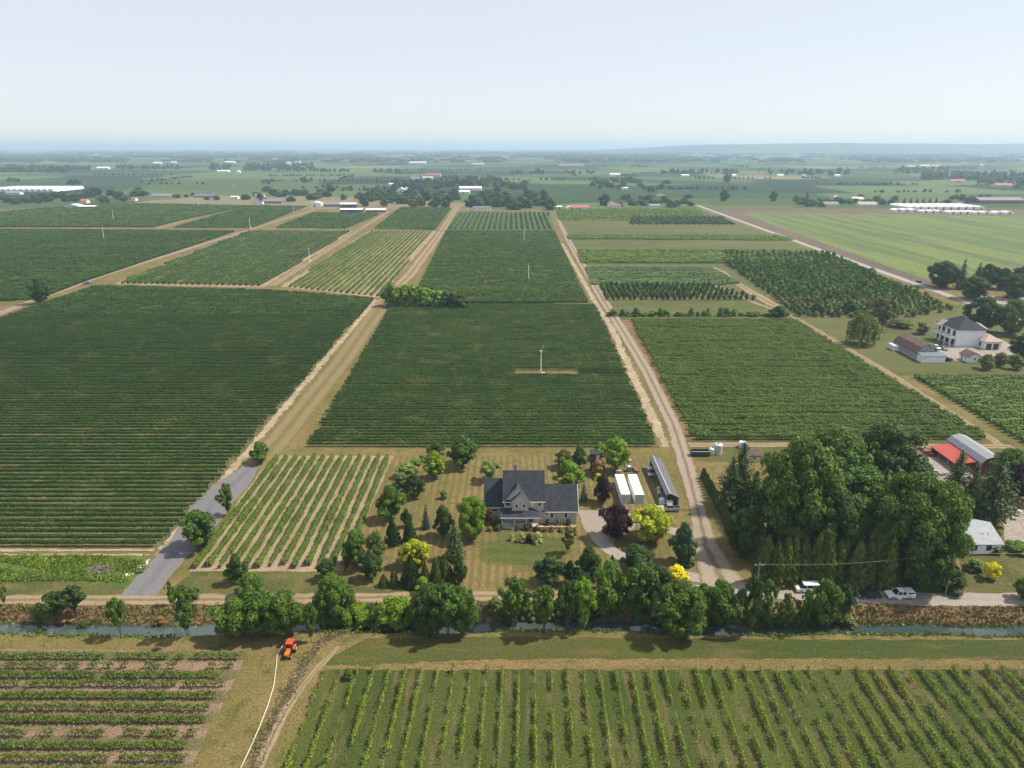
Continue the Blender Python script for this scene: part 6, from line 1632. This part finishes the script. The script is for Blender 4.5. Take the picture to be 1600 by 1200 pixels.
for (u, v, wp, ze, zr, dp, wl, rf_, ax, lab) in FARB:
    X, Y = P(u, v); W_ = wp * mpp(Y) / 2
    nm = 'house' if 'house' in lab or 'bungalow' in lab else 'barn'
    o = empty(nm, (X, Y, 0)); tag(o, lab, nm)
    gable_walls(-W_, W_, 0, dp, 0, ze, zr, ax).build('wall', M[wl], o)
    gable_roof(-W_, W_, 0, dp, ze, zr, ax, ov=0.6, t=0.35, lift=0.1).build('roof', M[rf_], o)
    if wp >= 11 and Y < 2000:
        k = max(2, int(W_ * 2 / 5))
        for i in range(k):
            x = -W_ + (i + 0.5) * 2 * W_ / k
            if nm == 'barn' and i == k // 2: MB().box(x - 1.4, x + 1.4, -0.12, -0.01, 0, min(ze - 0.3, 3.0)).build('door', M['dark'], o)
            else: window(o, x, 0, ze * 0.55, 1.2, 1.2)
# greenhouses
def greenhouse(u, v, wp, dp, spans_, h, label, hoop=True):
    X, Y = P(u, v); W_ = wp * mpp(Y)
    o = empty('greenhouse', (X, Y, 0)); tag(o, label, 'greenhouse')
    sw = W_ / spans_
    for i in range(spans_):
        mb = MB(); a = [(-W_ / 2 + i * sw + 0.05 + (sw - 0.1) * (0.5 - 0.5 * math.cos(math.pi * k / 8)), h * 0.55 + h * 0.45 * math.sin(math.pi * k / 8)) for k in range(9)]
        mb.prism([(a[0][0], 0), *[(x, z) for x, z in a], (a[-1][0], 0)][::-1], 0, dp)
        mb.build('span', M['plastic_film'], o)
        MB().box(a[4][0] - 1.2, a[4][0] + 1.2, -0.15, -0.01, 0, 2.4).build('door', M['dark'], o)
greenhouse(28, 300, 112, 110, 12, 6.5, 'long white many spanned greenhouse at the left')
greenhouse(1480, 327, 118, 60, 10, 4.4, 'large white greenhouse block behind the pale crop')
greenhouse(1417, 331, 38, 16, 3, 3.8, 'low white hoop house at the left of the greenhouse block')
greenhouse(1458, 333, 34, 14, 3, 3.8, 'low white hoop house, second along the crop edge')
greenhouse(1506, 334.5, 44, 16, 4, 3.8, 'low white hoop house, third along the crop edge')
greenhouse(1535, 335, 26, 14, 2, 3.8, 'low white hoop house, fourth along the crop edge')
greenhouse(1570, 335, 30, 14, 2, 3.8, 'low white hoop house, last along the crop edge')
greenhouse(746, 258, 20, 60, 5, 8, 'distant white five spanned greenhouse beyond the hamlet')
# ------------------------------------------------------------------ vehicles
def paint(name, c, metal=0.1): return plain(name, c, 0.28, metal=metal, var=0.03, coat=0.6)
PAINT = dict(white=paint('white_car_paint', (0.78, 0.79, 0.80)), black=paint('black_car_paint', (0.015, 0.016, 0.018)), silver=paint('silver_car_paint', (0.45, 0.46, 0.47), 0.5), red=paint('red_car_paint', (0.30, 0.02, 0.025)),
             blue=paint('blue_car_paint', (0.03, 0.10, 0.28)), teal=paint('teal_car_paint', (0.07, 0.16, 0.17)), orange=paint('orange_tractor_paint', (0.72, 0.16, 0.02)), redorange=paint('red_cab_paint', (0.70, 0.085, 0.035)))
M['lamp'] = plain('headlamp_lens', (0.7, 0.7, 0.68), 0.15); M['tail'] = plain('tail_lamp', (0.4, 0.02, 0.02), 0.2)
def wheel(parent, x, y, r, w_):
    t = MB().tube([(0, -w_ / 2, 0), (0, w_ / 2, 0)], r, 18).build('wheel', M['black'], parent, (x, y, r))
    MB().tube([(0, -w_ / 2 - 0.012, 0), (0, w_ / 2 + 0.012, 0)], r * 0.58, 12).build('rim', M['steel'], t)
def frustum(x0, x1, x2, x3, w0, w1, z0, z1):
    """base from x0 to x3 at z0, top from x1 to x2 at z1"""
    return MB().add([(x0, -w0, z0), (x3, -w0, z0), (x3, w0, z0), (x0, w0, z0), (x1, -w1, z1), (x2, -w1, z1), (x2, w1, z1), (x1, w1, z1)],
                    [(0, 3, 2, 1), (4, 5, 6, 7), (0, 1, 5, 4), (1, 2, 6, 5), (2, 3, 7, 6), (3, 0, 4, 7)])
def vehicle(kind, x, y, rz, col, label, cap=False, bedcol='dark', z=0.0, open_door=False):
    """nose towards +x"""
    o = empty('pickup_truck' if kind == 'pickup' else 'van' if kind == 'van' else 'car', (x, y, z), rz)
    tag(o, label, {'pickup': 'pickup', 'van': 'van'}.get(kind, 'car'))
    p = PAINT[col]
    if kind == 'pickup':
        W_, r = 0.98, 0.41
        lo = [(-2.85, 0.55), (-2.85, 1.12), (0.95, 1.14), (1.2, 1.12), (2.45, 1.05), (2.8, 0.9), (2.85, 0.5), (2.4, 0.4), (-2.4, 0.4)]
        MB().prism(lo, -W_, W_).build('body', p, o, bevel=0.06)
        cab = (-0.95, -0.72, 0.55, 1.35)
        frustum(cab[0] + 0.02, cab[1], cab[2], cab[3], W_ - 0.05, W_ - 0.24, 1.12, 1.80).build('windows', M['glass'], o)
        MB().box(cab[1] - 0.06, cab[2] + 0.04, -W_ + 0.2, W_ - 0.2, 1.79, 1.87).build('roof', p, o, bevel=0.04)
        for s in (-1, 1):
            pl = MB()
            for a, b_ in ((0.66, 1.24), (-0.12, -0.06), (-0.8, -0.9)):
                pl.tube([(a, s * (W_ - 0.21), 1.80), (b_ if b_ > 0 else b_, s * (W_ - 0.02), 1.12)], 0.05, 5)
            pl.build('pillar', p, o)
            MB().box(1.05, 1.2, s * W_ - (0 if s < 0 else -0.0) - (0.2 if s < 0 else 0), s * W_ + (0.2 if s > 0 else 0), 1.15, 1.3).build('mirror', p, o)
        if cap:
            c = frustum(-2.83, -2.6, -1.1, -1.0, W_ - 0.03, W_ - 0.2, 1.14, 1.84).build('canopy', p, o)
            for s in (-1, 1): MB().add([(-2.55, s * (W_ - 0.075), 1.33), (-1.2, s * (W_ - 0.075), 1.33), (-1.25, s * (W_ - 0.155), 1.68), (-2.5, s * (W_ - 0.155), 1.68)], [(0, 1, 2, 3)]).build('canopy_window', M['glass'], c)
        else:
            MB().box(-2.75, -1.02, -W_ + 0.09, W_ - 0.09, 1.124, 1.15).build('bed', M['black'], o)
        wx, fr, rr = (1.85, -1.75), 2.86, -2.86
    elif kind == 'van':
        W_, r = 0.98, 0.36
        MB().prism([(-2.5, 0.45), (-2.5, 1.25), (1.6, 1.25), (2.45, 1.0), (2.55, 0.5), (2.2, 0.38), (-2.3, 0.38)], -W_, W_).build('body', p, o, bevel=0.06)
        frustum(-2.45, -2.3, 1.0, 1.75, W_ - 0.04, W_ - 0.16, 1.25, 1.92).build('windows', M['glass'], o)
        MB().box(-2.36, 1.02, -W_ + 0.13, W_ - 0.13, 1.91, 2.0).build('roof', p, o, bevel=0.05)
        for s in (-1, 1): 
            for a in (-2.35, -0.9, 0.45): MB().tube([(a, s * (W_ - 0.13), 1.91), (a, s * (W_ - 0.02), 1.25)], 0.06, 5).build('pillar', p, o)
        wx, fr, rr = (1.6, -1.5), 2.56, -2.51
    else:
        W_, r = 0.9, 0.33
        suv = kind == 'suv'
        h0, h1 = (1.0, 1.65) if suv else (0.88, 1.40)
        MB().prism([(-2.2, 0.4), (-2.25, h0 - 0.05), (-1.9, h0), (1.0, h0), (2.05, h0 - 0.18), (2.25, 0.6), (2.2, 0.38), (1.9, 0.3), (-1.9, 0.3)], -W_, W_).build('body', p, o, bevel=0.07)
        a = -2.05 if suv else -1.75
        frustum(a, a + (0.35 if suv else 0.6), 0.25, 1.05, W_ - 0.04, W_ - 0.22, h0, h1).build('windows', M['glass'], o)
        MB().box(a + (0.3 if suv else 0.55), 0.3, -W_ + 0.19, W_ - 0.19, h1 - 0.01, h1 + 0.06).build('roof', p, o, bevel=0.03)
        for s in (-1, 1): MB().tube([(-0.45, s * (W_ - 0.2), h1), (-0.5, s * (W_ - 0.02), h0)], 0.045, 5).build('pillar', p, o)
        wx, fr, rr = (1.38, -1.35), 2.26, -2.26
    for x_ in wx:
        for s in (-1, 1): wheel(o, x_, s * (W_ - 0.1), r, 0.24)
    for s in (-1, 1):
        MB().box(fr - 0.08, fr + 0.01, s * (W_ - 0.3) - 0.16, s * (W_ - 0.3) + 0.16, 0.72, 0.88).build('headlight', M['lamp'], o)
        MB().box(rr - 0.012, rr + 0.06, s * (W_ - 0.18) - 0.1, s * (W_ - 0.18) + 0.1, 0.72, 1.0).build('tail_light', M['tail'], o)
    MB().box(fr - 0.04, fr + 0.03, -W_ + 0.25, W_ - 0.25, 0.48, 0.66).build('bumper', M['dark'], o)
    if open_door:
        MB().add([(1.2, W_ + 0.02, 0.5), (0.55, W_ + 0.75, 0.5), (0.55, W_ + 0.75, 1.15), (1.2, W_ + 0.02, 1.15), (1.22, W_ + 0.07, 0.5), (0.57, W_ + 0.80, 0.5), (0.57, W_ + 0.80, 1.15), (1.22, W_ + 0.07, 1.15)],
                 [(0, 1, 2, 3), (7, 6, 5, 4), (0, 4, 5, 1), (1, 5, 6, 2), (2, 6, 7, 3), (3, 7, 4, 0)]).build('open_door', p, o)
    return o
PI = math.pi
X, Y = P(1405, 933); vehicle('pickup', X, Y, PI, 'white', 'white pickup with a white bed cap and open door parked on the gravel road', cap=True, open_door=True); PX, PY = X, Y
X, Y = P(1357, 933); vehicle('suv', X, Y, PI, 'black', 'black car parked in front of the capped white pickup')
X, Y = P(1262, 926); vehicle('van', X, Y + 0.6, PI, 'white', 'white van half hidden by the ditch trees on the gravel road')
X, Y = P(1045, 797.5); vehicle('pickup', X, Y, PI, 'silver', 'silver pickup with black bed parked by the long shed')
X, Y = P(1015.5, 741); vehicle('suv', X, Y, -PI / 2, 'silver', 'silver car parked along the far end of the long shed')
X, Y = P(603, 481); vehicle('pickup', X, Y, PI / 2, 'blue', 'small blue pickup at the end of the tree clump')
X, Y = P(137, 444); vehicle('pickup', X, Y, 0.5, 'blue', 'blue pickup on the pale farm road beside the dark block')
X, Y = P(1463.5, 545); vehicle('suv', X, Y, -PI / 2, 'white', 'white car between the gambrel barn and the farmhouse')
X, Y = P(1474, 546.5); vehicle('car', X, Y, -PI / 2, 'teal', 'teal car parked beside the white car at the farmhouse')
X, Y = P(1477, 564); vehicle('pickup', X, Y, PI, 'black', 'black pickup at the corner of the farm gravel yard')
X, Y = P(1435, 441.5); vehicle('suv', X, Y, PI / 2 + 0.1, 'black', 'dark car at the end of the brown strip across the straight road')
X, Y = P(1571, 466); vehicle('pickup', X, Y, PI, 'red', 'red truck in the far driveway under the trees')
X, Y = P(1543, 465); vehicle('car', X, Y, PI, 'white', 'white car in the far driveway left of the red truck')
X, Y = P(1445, 712); vehicle('pickup', X, Y, PI, 'red', 'red pickup beside the open red roofed shed')
X, Y = P(1459, 741); vehicle('car', X, Y, 0, 'silver', 'silver car in the barn yard beneath the spiky pine')
# grey tank trailer by the far yard
X, Y = P(1583, 803); o = empty('tank_trailer', (X, Y, 0), -0.9); tag(o, 'grey tank trailer parked at the edge of the gravel yard', 'trailer')
MB().tube([(-1.7, 0, 1.05), (-1.5, 0, 1.05), (1.5, 0, 1.05), (1.7, 0, 1.05)], [0.4, 0.6, 0.6, 0.4], 16).build('tank', M['steel'], o)
for s in (-1, 1): wheel(o, 0, s * 0.7, 0.35, 0.2)
MB().tube([(1.7, 0, 0.7), (2.7, 0, 0.45)], 0.05, 6).build('drawbar', M['dark'], o)

# ---- orange tractor, nose towards the camera
X, Y = P(452, 1024)
T = empty('tractor', (X, Y + 0.6, 0), R(-94)); tag(T, 'small orange tractor with red cab roof standing on dry grass by the ditch', 'tractor')
hd = MB().prism([(0.35, 0.75), (0.35, 1.42), (1.75, 1.30), (1.95, 1.12), (1.95, 0.70)], -0.36, 0.36).build('hood', PAINT['orange'], T, bevel=0.05)
MB().box(1.955, 1.99, -0.28, 0.28, 0.72, 1.08).build('grille', M['dark'], hd)
for s in (-1, 1): MB().box(1.99, 2.01, s * 0.2 - 0.06, s * 0.2 + 0.06, 0.95, 1.05).build('headlight', M['lamp'], hd)
MB().box(0.2, 1.9, -0.22, 0.22, 0.42, 0.745).build('chassis', M['dark'], T)
MB().box(-1.1, 0.3, -0.45, 0.45, 0.5, 0.95).build('platform', M['dark'], T)
frustum(-1.15, -1.0, 0.15, 0.32, 0.62, 0.56, 0.96, 2.22).build('cab_glass', M['glass'], T)
for s in (-1, 1):
    for a, b_ in ((-1.15, -1.0), (0.32, 0.15)): MB().tube([(a, s * 0.63, 0.96), (b_, s * 0.57, 2.22)], 0.05, 6).build('cab_post', M['dark'], T)
MB().box(-1.2, 0.35, -0.68, 0.68, 2.22, 2.36).build('cab_roof', PAINT['redorange'], T, bevel=0.06)
for s in (-1, 1):
    MB().add([(-1.35, s * 0.62, 1.0), (-1.0, s * 0.62, 1.32), (-0.2, s * 0.62, 1.32), (0.1, s * 0.62, 1.0), (-1.35, s * 1.0, 1.0), (-1.0, s * 1.0, 1.32), (-0.2, s * 1.0, 1.32), (0.1, s * 1.0, 1.0)], [(0, 1, 5, 4), (1, 2, 6, 5), (2, 3, 7, 6)]).build('fender', PAINT['orange'], T)
    wheel(T, -0.65, s * 0.82, 0.64, 0.36); wheel(T, 1.45, s * 0.66, 0.42, 0.26)
MB().tube([(0.7, 0.25, 1.35), (0.7, 0.25, 2.1)], 0.04, 8).build('exhaust', M['dark'], T)
hz = [P(443, 1011), P(437, 1018), P(433, 1026), P(432, 1040), P(428, 1072), P(418, 1105), P(405, 1138), P(390, 1172), P(374, 1206)]
tag(MB().tube([(a, b_, 0.55 if i == 0 else 0.12) for i, (a, b_) in enumerate(hz)], 0.085, 8).build('hose', plain('pale_hose', (0.55, 0.51, 0.40), 0.6, var=0.05), smooth=True), 'long pale hose running from the orange tractor through dry grass', 'hose')
# ---- person beside the pickup
def person(x, y, rz, label):
    o = empty('person', (x, y, 0.05), rz); tag(o, label, 'person')
    J = {'pelvis': (0, 0, 0.95), 'chest': (0.03, 0, 1.32), 'neck': (0.04, 0, 1.50), 'head': (0.07, 0, 1.62), 'top': (0.07, 0, 1.76),
         'shL': (0.03, 0.19, 1.43), 'elL': (0.12, 0.26, 1.18), 'haL': (0.34, 0.2, 1.10), 'fiL': (0.43, 0.18, 1.12), 'shR': (0.03, -0.19, 1.43), 'elR': (0.0, -0.27, 1.15), 'haR': (0.12, -0.27, 0.92), 'fiR': (0.16, -0.26, 0.83),
         'hiL': (0, 0.10, 0.90), 'knL': (0.05, 0.12, 0.50), 'anL': (-0.02, 0.12, 0.08), 'toL': (0.16, 0.14, 0.04), 'hiR': (0, -0.10, 0.90), 'knR': (0.0, -0.12, 0.50), 'anR': (-0.06, -0.12, 0.08), 'toR': (0.12, -0.15, 0.04)}
    Rd = dict(pelvis=0.15, chest=0.16, neck=0.06, head=0.10, top=0.07, shL=0.075, elL=0.05, haL=0.035, fiL=0.025, shR=0.075, elR=0.05, haR=0.035, fiR=0.025, hiL=0.10, knL=0.065, anL=0.045, toL=0.035, hiR=0.10, knR=0.065, anR=0.045, toR=0.035)
    names = list(J)
    ed = [('pelvis', 'chest'), ('chest', 'neck'), ('neck', 'head'), ('head', 'top'), ('chest', 'shL'), ('shL', 'elL'), ('elL', 'haL'), ('haL', 'fiL'), ('chest', 'shR'), ('shR', 'elR'), ('elR', 'haR'), ('haR', 'fiR'),
          ('pelvis', 'hiL'), ('hiL', 'knL'), ('knL', 'anL'), ('anL', 'toL'), ('pelvis', 'hiR'), ('hiR', 'knR'), ('knR', 'anR'), ('anR', 'toR')]
    def skin(name, use, mat, grow):
        use = [n for n in names if n in use]
        me = bpy.data.meshes.new(name)
        me.from_pydata([J[n] for n in use], [(use.index(a), use.index(b)) for a, b in ed if a in use and b in use], [])
        me.materials.append(mat)
        ob = link(name, me, o)
        md = ob.modifiers.new('skin', 'SKIN'); sv = me.skin_vertices[0].data if me.skin_vertices else None
        if sv is None:
            bpy.context.view_layer.objects.active = ob; sv = me.skin_vertices[0].data
        for i, n in enumerate(use): sv[i].radius = (Rd[n] * grow, Rd[n] * grow); sv[i].use_root = (n in ('pelvis',)) or (i == 0 and 'pelvis' not in use)
        ob.modifiers.new('sub', 'SUBSURF').levels = 2; ob.modifiers['sub'].render_levels = 2
        return ob
    skin('body', names, plain('skin', (0.45, 0.26, 0.18), 0.6, var=0.05), 1.0)
    skin('shirt', ('pelvis', 'chest', 'shL', 'shR', 'elL', 'elR'), plain('white_shirt', (0.62, 0.63, 0.64), 0.9, var=0.05), 1.13)
    skin('shorts', ('pelvis', 'hiL', 'hiR', 'knL', 'knR'), plain('dark_shorts', (0.05, 0.055, 0.07), 0.9, var=0.1), 1.16)
    MB().tube([(0.05, 0, 1.66), (0.05, 0, 1.72), (0.05, 0, 1.78), (0.05, 0, 1.81)], [0.105, 0.112, 0.085, 0.03], 12).build('hair', plain('dark_hair', (0.03, 0.02, 0.015), 0.8), o, smooth=True)
person(PX + 1.15, PY - 1.75, PI / 2 + 0.3, 'person in a white shirt and dark shorts standing at the open pickup door')

# ---- poles and wires
def pole(x, y, h, label, arm=True, rz=0.0):
    o = empty('utility_pole', (x, y, 0), rz); tag(o, label, 'pole')
    MB().tube([(0, 0, 0), (0, 0, h)], [0.15, 0.10], 10).build('pole', M['post'], o)
    if arm:
        a = MB().box(-1.0, 1.0, -0.06, 0.06, h - 0.6, h - 0.48).build('crossarm', M['post'], o)
        for x_ in (-0.9, 0.0, 0.9): MB().tube([(x_, 0, h - 0.479), (x_, 0, h - 0.3)], 0.05, 8).build('insulator', M['white'], a)
    return o
def wire(a, b_, sag, label, r=0.022):
    pts = [tuple(np.array(a) + (np.array(b_) - np.array(a)) * t - np.array([0, 0, 4 * sag * t * (1 - t)])) for t in np.linspace(0, 1, 21)]
    tag(MB().tube(pts, r, 5).build('overhead_wire', M['post']), label, 'wire')
xa, ya = P(1180, 938); pole(xa, ya, 9.0, 'wooden utility pole rising from the ditch trees near the track mouth')
xb, yb = P(1477, 929); hb = zat(861, yb); pole(xb, yb, hb, 'utility pole against the large trees right of the capped pickup')
wire((xa, ya, 8.7), (xb, yb, hb - 0.3), 1.1, 'sagging overhead wire strung past the roadside cedars', 0.026)
wire((xb, yb, hb - 0.3), (xb + 45, yb + 2, hb), 0.9, 'overhead wire running on along the gravel road', 0.03)
for i, (u, v) in enumerate(((1195, 354), (1232, 372), (1268, 387), (1309, 403), (1361, 423), (1422, 447), (1499, 480))):
    X, Y = P(u, v)
    pole(X, Y, 10.5, 'thin utility pole standing on the verge of the straight road')['group'] = 'poles along the straight road'
# ---- white rocks, brush pile, weeds on the spoil line
for i in range(34):
    t = i / 33
    u, v = 199 + 33 * t + rnd.uniform(-3, 3), 899 - 22 * t + rnd.uniform(-3, 3)
    X, Y = P(u, v); s = rnd.uniform(0.3, 0.75)
    rng = np.random.default_rng(400 + i)
    V = sphere_dirs(14, rng) * np.array([s, s * 0.8, s * 0.6]) * 0.6
    import bmesh
    bm = bmesh.new(); [bm.verts.new(v_) for v_ in V]; bmesh.ops.convex_hull(bm, input=bm.verts)
    me = bpy.data.meshes.new('limestone_rock'); bm.to_mesh(me); bm.free(); me.materials.append(M['stone_white'])
    tag(link('limestone_rock', me, None, (X, Y, s * 0.2)), 'pale limestone rock in the heap beside the grey lane', 'rock', 'rocks heaped beside the grey lane')
X, Y = P(155, 893)
mb = MB()
for i in range(150):
    a = rnd.uniform(0, 6.28); L = rnd.uniform(0.8, 2.6); q = rnd.uniform(0, 1)
    cx, cy = rnd.gauss(0, 2.0), rnd.gauss(0, 1.0); zz = max(0.1, 1.1 - 0.25 * math.hypot(cx, cy * 1.8)) * rnd.uniform(0.3, 1)
    mb.tube([(cx, cy, zz), (cx + L * 0.5 * math.cos(a), cy + L * 0.5 * math.sin(a), zz + rnd.uniform(-0.1, 0.3)), (cx + L * math.cos(a), cy + L * math.sin(a), max(0.05, zz + rnd.uniform(-0.3, 0.3)))], [0.05, 0.04, 0.02], 4, caps=False)
tag(mb.build('brush_pile', M['brush'], None, (X, Y, 0)), 'heap of dead grey branches among the bright weeds', 'brush pile', None, 'stuff')
sp_ = []
line_ = [P(545, 985), P(505, 1000), P(480, 1030), P(455, 1070), P(435, 1110), P(412, 1150), P(395, 1205)]
for i in range(750):
    k = rnd.randrange(len(line_) - 1); t = rnd.random(); a, b_ = line_[k], line_[k + 1]
    sp_.append((a[0] + (b_[0] - a[0]) * t + rnd.gauss(0, 0.55), a[1] + (b_[1] - a[1]) * t + rnd.gauss(0, 0.3), 0))
M['spoil'] = vine_mat('spoil_weeds', (0.18, 0.145, 0.085), (0.12, 0.115, 0.048), (0.28, 0.24, 0.17), s1=0.3, s2=0.6, trans=0.1)
tufts('spoil_weeds', sp_, M['spoil'], 'pale rubble and weeds along the worn path by the tractor', 'weeds', 0.24, 3, 0.16, seed=21, up=0.9)
X, Y = P(983, 722); o = empty('ride_on_mower', (X, Y, 0), 0.4); tag(o, 'small yellow ride on mower beside the tall bright tree', 'mower')
MB().prism([(0.1, 0.35), (0.1, 0.75), (0.75, 0.7), (0.85, 0.4)], -0.3, 0.3).build('hood', M['yellow'], o, bevel=0.04); MB().box(-0.7, 0.1, -0.4, 0.4, 0.3, 0.42).build('deck', M['yellow'], o)
MB().box(-0.45, -0.05, -0.22, 0.22, 0.425, 0.55).box(-0.5, -0.42, -0.22, 0.22, 0.551, 0.9).build('seat', M['black'], o)
for x_, r_ in ((-0.45, 0.28), (0.6, 0.2)):
    for s in (-1, 1): wheel(o, x_, s * 0.45, r_, 0.16)
# ------------------------------------------------------------------ the hazy air
m = bpy.data.materials.new('hazy_air'); m.use_nodes = True
nt = m.node_tree; nt.nodes.clear()
out = nt.nodes.new('ShaderNodeOutputMaterial'); vol = nt.nodes.new('ShaderNodeVolumePrincipled')
vol.inputs['Color'].default_value = (0.60, 0.80, 1.0, 1)
vol.inputs['Density'].default_value = 0.00012
vol.inputs['Anisotropy'].default_value = 0.2
nt.links.new(vol.outputs[0], out.inputs['Volume'])
tag(MB().box(-26500, 26500, -800, 36500, -4, 142).build('haze', m), 'pale blue summer haze over the whole plain', 'haze', None, 'stuff')
